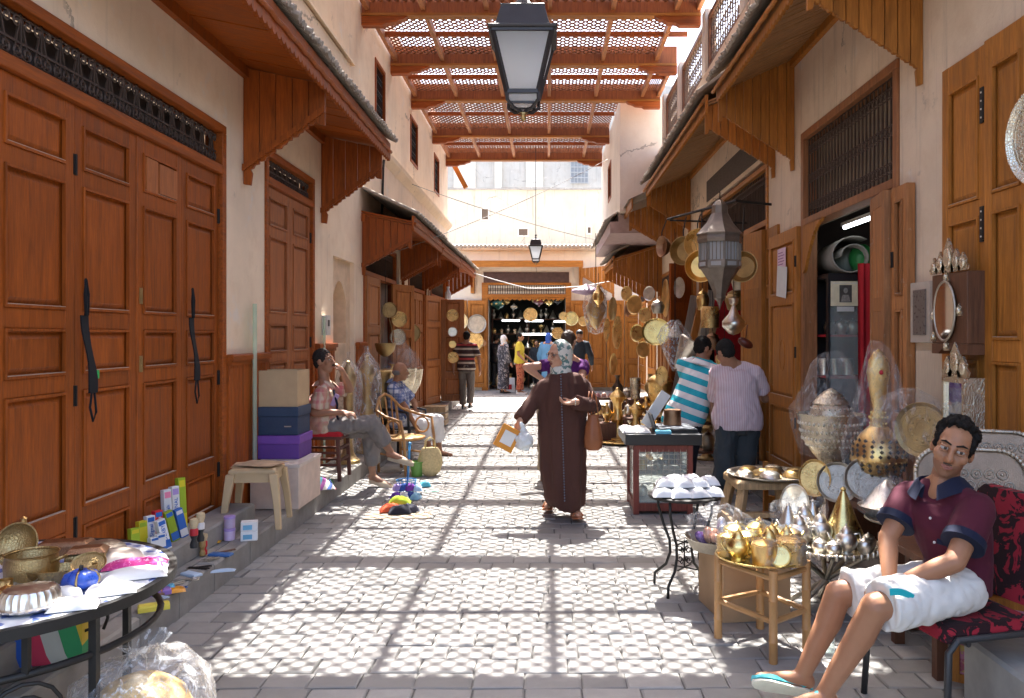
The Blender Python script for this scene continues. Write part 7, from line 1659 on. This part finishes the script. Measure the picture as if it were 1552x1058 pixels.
ct = lambda px, py: on(px, py, .721)
for i in range(6): packet(f'{("first","second","third","fourth","fifth","sixth")[i]} flat white packet at the left of the black table top', c0 + V((-.3 + .13*(i % 2), -.24 + .14*(i//2), .722)), .12, .12, .04, white_m, .1*i, 'white packets on the black table top', 90 + i)
t = thing('display_tray', 'shallow black case lying open on the black table top', 'tray', c0 + V((.14, -.04, .722))); MB().box(-.18,.18,-.2,.2,0,.03).build('base', bk, t); MB().obox((-.21,0,.09), (.012,.4,.16), rotm('Y', -18)).build('raised_lid', bk, t)
for k in range(4): MB().box(-.16,.16,-.18+.1*k,-.1+.1*k,.031,.038).build('grey_insert', mat('grey_velvet', (.14,.15,.17), .7), t)
o = MB().obox((0,0,.16), (.1,.01,.36), rotm('Y', 33)).build('white_board', white_m, None, loc=c0 + V((-.02,.05,.75))); tag(o, 'long white card leaning upright over the black table top', 'card')
o = MB().cbox(-.07,.07,-.03,.03,0,.03,.006).build('blue_box', mat('sky_blue_box', (.1,.4,.55), .5), None, loc=c0 + V((.0,-.29,.722))); tag(o, 'light blue flat box at the front of the black table top', 'box')
lob('copper_drum', 'dark copper drum standing on the black table top', 'pot', [(0,0),(.085,0),(.085,.02),(.078,.1),(.085,.14),(.08,.15),(0,.15)], copper, c0 + V((.14,.08,.753)), 26)

# ---------------------------------------------------------------- small iron table with white packets
c1 = V((.86, 4.98, 0)); t = thing('iron_table', 'small round iron table with curved legs holding white packets', 'table', c1)
MB().lathe([(0,.585),(.225,.585),(.228,.6),(.222,.605),(0,.605)], 36).build('top', iron, t, smooth=40)
for k in range(4):
    a = R(45 + 90*k + 8); c_, s_ = math.cos(a), math.sin(a)
    MB().tube([(r_*c_, r_*s_, z) for r_, z in ((.19,.585),(.185,.5),(.15,.4),(.105,.3),(.1,.22),(.13,.14),(.2,.08),(.21,.07),(.215,.0))], .009, 7).build('leg', iron, t, smooth=True)
for a in (-37, 53):
    q = MB(); dx = V((math.cos(R(a)), math.sin(R(a)), 0))
    for s_ in (-1, 1):
        q.tube([dx*s_*(.03 + .022*math.cos(b)*(1-b/9)) + V((0,0,.25 + .022*math.sin(b)*(1-b/9))) for b in [k*.5 for k in range(14)]], .004, 5); q.tube([dx*s_*(.03 + .022*math.cos(b)*(1-b/9)) + V((0,0,.19 - .022*math.sin(b)*(1-b/9))) for b in [k*.5 for k in range(14)]], .004, 5)
    q.tube([(0,0,.14),(0,0,.31)], .005, 5); q.bar(dx*-.09 + V((0,0,.3)), dx*.09 + V((0,0,.3)), .007); q.bar(dx*-.09 + V((0,0,.14)), dx*.09 + V((0,0,.14)), .007); q.build('scroll_panel', iron, t, smooth=True)
random.seed(17); rows_ = [('lower', 0, [(-.15,-.11),(-.05,-.13),(.06,-.12),(.16,-.09),(-.12,.02),(0,.0),(.12,.02),(-.08,.13),(.06,.13)]), ('upper', .052, [(-.12,-.05),(-.02,-.07),(.08,-.05),(.15,.0),(-.05,.06),(.05,.07)])]
od9 = ('first','second','third','fourth','fifth','sixth','seventh','eighth','ninth')
for nm_, dz, ps_ in rows_:
    for i, (x, y_) in enumerate(ps_): packet(f'{od9[i]} white packet of the {nm_} layer on the small iron table', c1 + V((x, y_, .607 + dz)), .135, .12, .055, mat('bright_white_paper', (.74,.74,.74), .6, var=.03, bump=.2), random.uniform(-.3,.3), 'white packets on the small iron table', 110 + i + int(dz*100))

# ---------------------------------------------------------------- rough stool with a tray of lids
c2 = V((1.78, 6.6, 0)); t = thing('rough_stool', 'rough pale wooden stool carrying a tray of brass lids', 'stool', c2)
MB().cbox(-.26,.26,-.26,.26,.36,.43,.02).build('seat', w_pale, t, bevel=.008)
for x in (-1,1):
    for y_ in (-1,1): MB().bar((x*.27,y_*.27,0),(x*.2,y_*.2,.36),.07).build('leg', w_pale, t, bevel=.008)
    MB().bar((x*.26,-.33,.07),(x*.26,.3,.07),.06,.05).build('foot_rail', w_pale, t, bevel=.006); 
MB().bar((-.24,-.25,.16),(.24,-.25,.16),.05,.04).build('stretcher', w_pale, t)
lob('round_tray', 'wide tin tray lying on the rough wooden stool', 'tray', tray_prof(.36, .025), silver_d, c2 + V((.08,0,.432)), 40)
for i, (x, y_, r_, m1) in enumerate(((-.2,-.08,.085,silver_e),(-.12,.12,.085,brass),(.0,-.14,.09,silver),(.06,.05,.09,brass_e),(.2,-.1,.09,brass),(.28,.06,.1,brass_d),(.12,.2,.085,silver_e),(-.04,.0,.08,brass_d),(.3,-.14,.075,silver))):
    lob('metal_dome', f'{od9[i]} domed metal cover on the tin tray of the rough stool', 'cover', sc(P_DOME, r_, .055), m1, c2 + V((.08 + x - .04, y_, .437)), 28, 'domed lids on the rough stool', rot=(random.uniform(-.1,.1), random.uniform(-.1,.1), 0))
t = thing('wooden_trestle', 'orange wooden trestle behind the rough stool', 'trestle', (2.1, 6.9, 0))
for x in (-.22,.2): MB().box(x, x+.04, -.02, .02, 0, .5).build('post', w_or, t)
for z in (.14,.34): MB().box(-.18, .2, -.015, .015, z, z+.06).build('rail', w_or, t)

# ---------------------------------------------------------------- big wrapped vessels on the right
hu = wrapped('urn', 'huge engraved silver urn on a stem wrapped in clear plastic', 'urn', (2.2, 6.15, .172), sc(P_URN, .26, .82), silver_e, [(.22,.5),(.3,.7),(.32,.86),(.27,.92),(.2,1.06),(.15,1.2),(.08,1.28),(.05,1.3)], 21, 40)
emboss(hu, sc(P_URN, .26, .82), [.16, .3, .58, .63, .69, .75], silver, 40)
lp = lob('lidded_pot', 'engraved lidded pot standing in the huge urn under plastic', 'pot', [(0,0),(.12,0),(.15,.06),(.165,.14),(.15,.2),(.13,.23),(.14,.24),(.09,.3),(.04,.34),(0,.36)], silver_e, (2.2, 6.15, .172 + .66), 30); emboss(lp, [(.12,0),(.15,.06),(.165,.14),(.15,.2),(.13,.23)], [.05, .1, .15, .2], silver, 24)
dt = thing('display_table', 'dark wooden display table behind the young man full of metalware', 'table', (2.02, 4.85, 0)); MB().box(-.1,.4,-.62,.75,.52,.56).build('tabletop', w_dark, dt)
for x in (-.06,.34):
    for y_ in (-.56,.68): MB().box(x, x+.05, y_, y_+.05, 0, .52).build('leg', w_dark, dt)
IB = V((2.13, 5.1, .562)); t = thing('incense_burner', 'giant pierced brass incense burner with tall spire wrapped in plastic', 'incense burner', IB)
MB().lathe([(0,0),(.1,0),(.11,.02),(.05,.05),(.04,.08),(.09,.11),(.15,.17),(.17,.24)], 30).build('foot_bowl', brass_e, t, smooth=45)
pb_ = MB().lathe([(.172,.24),(.175,.26),(.16,.33),(.11,.4),(.06,.45)], 30); pb_.build('pierced_dome', brass, t, smooth=45)
emboss(t, [(.05,.05),(.04,.08),(.09,.11),(.15,.17),(.17,.24)], [.1, .14, .235], brass, 24); emboss(t, [(.06,.45),(.045,.48),(.06,.5),(.05,.53),(.035,.56)], [.47, .51, .54], gold, 14, .08)
q = MB(); random.seed(2)
for z, r_, n_ in ((.275,.174,22),(.305,.168,20),(.335,.158,19),(.365,.138,17),(.15,.132,16),(.185,.156,19),(.215,.167,21)):
    for k in range(n_): a = 2*math.pi*(k + (z*100 % 2)*.25)/n_; q.obox((r_*math.cos(a), r_*math.sin(a), z), (.006,.019,.019), Matrix.Rotation(a, 3, 'Z') @ rotm('X', 45))
q.build('pierced_holes', mat('dark_pierced', (.05,.035,.02), .8), t)
MB().lathe([(.06,.45),(.045,.48),(.06,.5),(.05,.53),(.035,.56),(.06,.7),(.075,.8),(.06,.88),(.03,.93),(.0,.95)], 26, sy=.6).build('spire', brass_e, t, smooth=45); MB().ell((0,-.046,.8), (.014,.01,.016), n=10, k=7).build('red_stone', mat('red_glass', (.5,.01,.02), .1), t, smooth=True)
bagged(t, [(.12,.0),(.2,.1),(.23,.28),(.2,.42),(.14,.6),(.11,.8),(.07,.95),(.03,1.0)], 34, .02, None, 31)
plate('round gilt tray in clear film standing behind the spired incense burner', (2.3, 4.85, 1.02), .17, (-.75,-.66,.05), brass_d)
o = MB().lathe([(.001,0),(.14,.01),(.2,.06),(.22,.2),(.16,.36),(.05,.42)], 30).build('film_sheet', wrap, None, True, loc=(2.18,4.78,.86)); tag(o, 'crumpled clear film round the gilt tray beside the incense burner', 'film')
packet('white cloth sack with faint handwriting behind the urn', (2.32, 5.68, .5), .34, .3, .2, fabric('sack_cloth', (.6,.58,.56)), .2, None, 130, 'white_sack', 'sack', .2); o = MB().cbox(-.16,.16,-.16,.16,0,.326,.01).build('wooden_box', w_dark, None, loc=(2.3,5.68,.172)); tag(o, 'dark wooden box under the white cloth sack', 'box')

# ---------------------------------------------------------------- bamboo stool with gilt ware, carton, silver tray stand
od14 = od9 + ('tenth','eleventh','twelfth','thirteenth','last')
c3 = V((1.1, 4.12, 0)); t = thing('bamboo_stool', 'bamboo stool with three-sided legs carrying gilt pots', 'stool', c3); bam = mat('bamboo', (.46,.24,.09), .5, var=.3, stretch=(1,1,.4)); z5 = .43
for k, (x, y_) in enumerate(((.0,-.26),(-.2,.06),(.22,-.08),(.06,.2))):
    q = MB().tube([(x,y_,0),(x,y_,.1),(x,y_,.105),(x,y_,.11),(x,y_,.3),(x,y_,.305),(x,y_,.31),(x,y_,z5+.02)], [.021,.021,.024,.021,.021,.024,.021,.021], 10); q.build('leg', bam, t, smooth=40)
for a, b in (((0,-.26),(-.2,.06)),((0,-.26),(.22,-.08)),((.22,-.08),(.06,.2)),((-.2,.06),(.06,.2))):
    MB().tube([(*a,.2),(*b,.2)], .015, 8).build('stretcher', bam, t); MB().tube([(*a,z5-.02),(*b,z5-.02)], .015, 8).build('seat_rail', bam, t)
lob('gilt_tray', 'gilt round tray lying on the bamboo stool', 'tray', tray_prof(.23, .02), gold, c3 + V((.0,-.03,z5 + .02)), 40)
for i, (x, y_, k, m1, r_, h) in enumerate(((-.13,-.06,0,gold,.06,.11),(-.02,-.15,1,brass,.065,.13),(.12,-.12,1,brass_e,.075,.14),(-.06,.04,1,gold,.065,.13),(.06,.0,0,brass,.06,.12),(.14,.02,0,gold,.06,.11),(-.1,.1,1,gold,.07,.15),(.03,.13,0,brass_e,.06,.12),(.12,.13,1,gold,.06,.13),(.04,-.2,2,brass,.06,.0),(-.17,.03,1,brass_e,.05,.12),(.17,.05,1,brass,.055,.14),(0,.06,1,gold,.06,.17),(.02,-.08,0,gold,.05,.12))):
    p = c3 + V((x, y_ - .03, z5 + .024))
    if k == 0: teapot(f'{od14[i]} gilt teapot among the wrapped pots on the bamboo stool', p, m1, h*1.5, random.uniform(0,6), 'gilt pots on the bamboo stool')
    elif k == 1: wrapped('gilt_canister', f'{od14[i]} gilt canister in film on the bamboo stool', 'canister', p, [(0,0),(r_*.92,0),(r_,.01),(r_,h*.8),(r_*.94,h*.82),(r_*.96,h*.86),(r_*.5,h*.97),(r_*.12,h),(r_*.15,h*1.06),(0,h*1.1)], m1, pf(r_*1.02, h*1.1), 40 + i, group='gilt pots on the bamboo stool')
    else: plate('small gilt plate propped at the front of the pots on the bamboo stool', p + V((0,.0,.06)), .055, (-.3,-.8,.5), gold)
carton('brown_carton', 'scuffed brown carton standing behind the bamboo stool', (1.14, 4.62, 0), .4, .4, .36, mat('scuffed_carton', (.42,.27,.15), .9, var=.2, scale=4), .15)
t = thing('trinket_bag', 'tin tray of purple and pink wrapped sweets on the brown carton', 'tray', (1.0, 4.6, .362)); MB().lathe([(0,.006),(.15,.006),(.2,.07),(.205,.07),(.2,.06),(.16,0),(0,0)], 28).build('tray', silver_d, t, smooth=40)
for k in range(12): MB().ell((.1*math.cos(k*2.4)*(k/12)**.5*1.2, .1*math.sin(k*2.4)*(k/12)**.5*1.2, .05 + .03*(k % 3)), (.05,.03,.03), rotm('Z', k*40) @ rotm('Y', k*25), 10, 7).build('wrapped_sweet', mat(('violet_foil','peach_foil','white_foil')[k % 3], ((.25,.12,.42),(.62,.35,.25),(.7,.68,.68))[k % 3], .25, .3), t, smooth=True)
bagged(t, [(.15,.03),(.2,.09),(.18,.18),(.1,.24),(.03,.26)], 28, .03, None, 51)
c4 = V((1.62, 4.6, 0)); t = thing('tray_stand', 'silver pierced tray on a low folding stand full of tea ware', 'tray table', c4); MB().lathe([(x, z + .37) for x, z in tray_prof(.3, .03)], 48).build('tray', silver_e, t, smooth=40)
q = MB()
for k in range(40): a = k*math.pi/20; q.ell((.298*math.cos(a), .298*math.sin(a), .385), (.012,.012,.02), n=6, k=5)
q.build('beaded_edge', silver, t, smooth=True, kind='stuff')
for a in (20, 80, 140): MB().tube([(.24*math.cos(R(a)),.24*math.sin(R(a)),0),(-.24*math.cos(R(a)),-.24*math.sin(R(a)),.365)], .014, 7).build('leg', silver_d, t); MB().tube([(-.24*math.cos(R(a)),-.24*math.sin(R(a)),0),(.24*math.cos(R(a)),.24*math.sin(R(a)),.365)], .014, 7).build('leg', silver_d, t)
zt = .377; 
for i, (x, y_, h, rz) in enumerate(((-.17,-.04,.2,2.6),(-.08,.15,.22,1.5),(.05,-.17,.17,3.3),(-.03,.02,.2,.4))): teapot(f'{od9[i]} silver teapot on the pierced silver tray', c4 + V((x, y_, zt)), silver, h, rz, 'silver teapots on the pierced tray')
for i, (x, y_) in enumerate(((-.1,-.18),(-.04,-.23),(.16,-.16),(.21,-.08))): lob('sugar_bowl', f'{od9[i]} small silver sugar pot from the left along the tray edge', 'sugar bowl', sc(P_JAR, .045, .1), silver, c4 + V((x, y_, zt)), 20, 'sugar pots on the pierced tray')
lob('gilt_tagine', 'tall gilt cone-lidded tagine dish among the silver tea ware', 'tagine', sc(P_TAG, .13, .33), gold, c4 + V((.12,.06,zt)), 34, flute=.012, nf=17)
for i, (x, y_, r_) in enumerate(((-.18,.14,.1),(.0,.24,.09))): wrapped('metal_cone', ('film-wrapped silver cone lid at the left back of the pierced tray','film-wrapped silver cone lid behind the gilt tagine')[i], 'cone', c4 + V((x, y_, zt)), sc(P_TAG, r_, .22), silver, pf(r_, .24), 60 + i)
plate('oval silver dish standing upright in film behind the tea ware', c4 + V((-.08,.34,.55)), .09, (-.3,-.95,.1), silver, oval=1.35); plate('pierced gilt round stand plate behind the tagine', (1.72,5.1,.68), .1, (-.3,-.9,.2), brass_e, oval=1.2); plate('large filigree tin plate left behind the tagine', (1.85,5.05,.66), .13, (-.25,-.9,.3), silver_d); plate('large filigree tin plate right behind the tagine', (2.02,5.0,.69), .14, (-.25,-.9,.3), silver_d)
wrapped('covered_dish', 'silver covered dish with a film-wrapped cone lid near the young man', 'dish', (1.95, 4.55, .562), [(0,0),(.1,0),(.15,.05),(.16,.06),(.12,.08),(.06,.16),(.02,.2),(0,.21)], silver, pf(.14,.22), 71); lob('tin_tray', 'dark round tin tray under the covered dish', 'tray', tray_prof(.19,.02), silver_d, (1.97, 4.42, .561), 36)
t = thing('water_bottle', 'clear water bottle with red cap behind the bamboo stool', 'bottle', (1.42, 4.02, 0)); MB().lathe([(0,0),(.035,0),(.036,.16),(.03,.2),(.014,.23),(.014,.25)], 18).build('bottle_body', paneg, t, smooth=45); MB().lathe([(.016,.25),(.016,.275),(0,.277)], 14).build('cap', C('red', 0), t)
# embossed trays and goods behind the young man
def embossed_tray(label, loc, w_, h, rot, m):
    t = thing('embossed_tray', label, 'tray', loc); t.rotation_euler = rot; rc = .12; pts = []
    for cx_, cz_, a0 in ((w_/2-rc, h-rc, 0), (-w_/2+rc, h-rc, 90), (-w_/2+rc, rc, 180), (w_/2-rc, rc, 270)):
        for k in range(7): a = R(a0 + 15*k); pts.append((cx_ + rc*math.cos(a), cz_ + rc*math.sin(a)))
    MB().prism([(x, 0, z) for x, z in pts], (0,.008,0)).build('sheet', m, t); MB().tube([(x, -.006, z) for x, z in pts], .012, 6, closed=True).build('rim', silver_d, t, smooth=True)
    q = MB()
    for k in range(44):
        i = k*len(pts)/44; a, b = pts[int(i)], pts[(int(i)+1) % len(pts)]; u = i - int(i); q.ell((a[0]+(b[0]-a[0])*u, -.014, a[1]+(b[1]-a[1])*u), (.012,.008,.012), n=6, k=5)
    q.build('beading', silver_d, t, smooth=True, kind='stuff'); q = MB()
    for ix in range(-4, 5):
        for iz in range(1, int(h/.055)):
            x, z = ix*.055 + (.0275 if iz % 2 else 0), iz*.055
            if abs(x) < w_/2 - .05 and .05 < z < h - .06: q.tube([(x + .022*math.cos(a), -.003, z + .022*math.sin(a)) for a in [k*math.pi/4 for k in range(8)]], .0035, 4, closed=True); q.ell((x,-.002,z), (.008,.005,.008), n=6, k=4)
    q.build('embossed_pattern', silver_d, t, smooth=True); return t
emt = metal('brown_silvered', (.33,.24,.18), .4, .5, 45)
embossed_tray('large embossed tray with beaded rim right behind the young man', (2.0, 3.72, .56), .48, .5, (R(-12), 0, R(-18)), emt); embossed_tray('second embossed tray in film behind the first one', (2.2, 3.95, .6), .48, .52, (R(-12), 0, R(-22)), emt)
o = MB().box(1.75, 2.45, 3.62, 4.2, .52, .556).build('side_board', w_dark, None); tag(o, 'dark board carrying the embossed trays behind the young man', 'board')
for a in ((1.8,1.85,3.66,3.71,0), (2.38,2.43,3.66,3.71,.17), (1.8,1.85,4.1,4.15,0)): MB().box(*a, .52).build('support', w_dark, o)
teapot('silver teapot at the right edge of the picture by the embossed tray', (2.06, 3.62, .557), silver, .2, 2.5); teapot('smaller silver teapot beside it at the right edge of the picture', (2.18, 3.66, .557), silver, .16, 1.0)
fp = thing('framed_panel', 'orange wooden framed panel with pink print beside the kerb', 'panel', (2.05, 3.55, .0), R(-35))
for a in ((-.22,.22,0,.04),(-.22,.22,.38,.42)): MB().box(a[0],a[1],-.015,.015,a[2],a[3]).build('frame_rail', w_or, fp)
for x in (-.22,.18): MB().box(x,x+.04,-.015,.015,.04,.38).build('frame_stile', w_or, fp)
MB().box(-.18,.18,-.004,.004,.04,.38).build('print', fabric('pink_gilt_print', (.4,.12,.16), 'print', ((.5,.35,.12),(.5,.2,.3)), .05), fp)
# mirrors on the big pale door
mc = thing('mirror_cabinet', 'small carved mirror cabinet with silver crown hanging on the pale door', 'mirror', (2.33, 4.6, 1.52), RIGHT); W = .2
MB().box(-W, W, 0, .11, .03, .44).build('case', wood('walnut', (.14,.06,.03)), mc, bevel=.006); MB().prism([(x,0,z) for x, z in ((-W,.029),(-W,-.03),(-.12,-.03),(-.08,.0),(.08,.0),(.12,-.03),(W,-.03),(W,.029))], (0,.11,0)).build('apron', MATS['walnut'], mc)
mir = NT('mirror'); mir.out(Base_Color=(.85,.87,.88), Metallic=1, Roughness=.03); mirm = mir.m
MB().lathe([(.001,0),(.115,0),(.115,.006),(.001,.006)], 32, (-.02,-.012,.22), rotm('X', 90), sy=1.45).build('oval_mirror', mirm, mc, smooth=40)
MB().tube([(-.02 + .12*math.cos(a), -.016, .22 + .172*math.sin(a)) for a in [k*math.pi/18 for k in range(36)]], .008, 6, closed=True).build('mirror_rim', silver_d, mc, smooth=True)
def leafpiece(mb, x, z, w_, h): mb.prism([(x-w_*.5,-.008,z),(x+w_*.5,-.008,z),(x+w_*.62,-.008,z+h*.25),(x+w_*.3,-.008,z+h*.45),(x+w_*.38,-.008,z+h*.62),(x,-.008,z+h),(x-w_*.38,-.008,z+h*.62),(x-w_*.3,-.008,z+h*.45),(x-w_*.62,-.008,z+h*.25)], (0,.014,0)); mb.ell((x,-.01,z+h*.4), (w_*.3,.012,h*.3), n=10, k=7)
for x, w_, h in ((0,.13,.2),(-.09,.095,.13),(.09,.095,.13),(-.165,.085,.1),(.165,.085,.1)): q = MB(); leafpiece(q, x, .445, w_, h); q.build('crown_leaf', silver_e, mc)
for x, z in ((.125,.22),(-.02,.42),(-.02,.02),(-.17,.07),(-.17,.2)): q = MB(); leafpiece(q, x, z - .03, .05, .07); q.build('silver_mount', silver_e, mc)
ml = thing('mirror_lantern', 'mirrored wall lantern with leaf crest hanging below the mirror cabinet', 'mirror', (2.33, 4.52, 1.02), RIGHT)
for z in (0,.31): MB().box(-.12,.12,-.02,.1,z,z+.03).build('band', silver_e, ml)
for x in (-.12,.1): MB().box(x,x+.02,-.02,.1,.03,.31).build('post', silver_e, ml)
MB().box(-.1,.1,-.005,.0,.03,.31).build('mirror_pane', mirm, ml)
for x, w_, h in ((0,.14,.2),(-.085,.1,.12),(.085,.1,.12)): q = MB(); leafpiece(q, x, .342, w_, h); q.build('crest_leaf', silver_e, ml)
plate('large engraved silver plate hanging at the upper right edge of the picture', (2.41, 3.82, 2.57), .2, (-.9,-.42,0), silver_e, oval=1.3)
# chair of the young man
ch_ = thing('padded_chair', 'black metal chair with red and black floral seat under the young man', 'chair', (1.72, 3.33, 0), R(-78)); fl = fabric('red_floral', (.02,.007,.009), 'print', ((.26,.014,.026),), .045)
MB().cbox(-.24,.24,-.24,.22,.41,.47,.03).build('seat', fl, ch_, bevel=.02)
MB().loft([[(x, .2 + .09*z/.4 - .02*(1-(x/.22)**2), .5 + z) for x in (-w_,-w_/2,0,w_/2,w_)] + [(x, .25 + .09*z/.4 - .02*(1-(x/.22)**2), .5 + z) for x in (w_,w_/2,0,-w_/2,-w_)] for z, w_ in ((0,.19),(.05,.225),(.3,.235),(.4,.22),(.43,.18))]).build('backrest', fl, ch_, smooth=50)
for x in (-.25,.25):
    MB().tube([(x*1.05,-.26,0),(x,-.24,.38),(x,-.2,.425),(x,.1,.43),(x,.2,.42),(x,.24,.36),(x*1.05,.32,0)], .014, 8).build('leg_frame', black_m, ch_, smooth=True); MB().tube([(x*.92,.12,.42),(x*.92,.22,.46),(x*.92,.26,.6)], .012, 8).build('back_support', black_m, ch_, smooth=True)
MB().tube([(-.25,-.15,.405),(.25,-.15,.405)], .011, 8).build('crossbar', black_m, ch_); MB().tube([(-.25,.15,.405),(.25,.15,.405)], .011, 8).build('crossbar', black_m, ch_)
st_ = thing('stone_block', 'pale stone block at the foot of the right wall in front', 'block', (2.0, 3.2, 0)); MB().cbox(-.2,.5,-.25,.22,0,.3,.015).build('block', stone_m, st_)
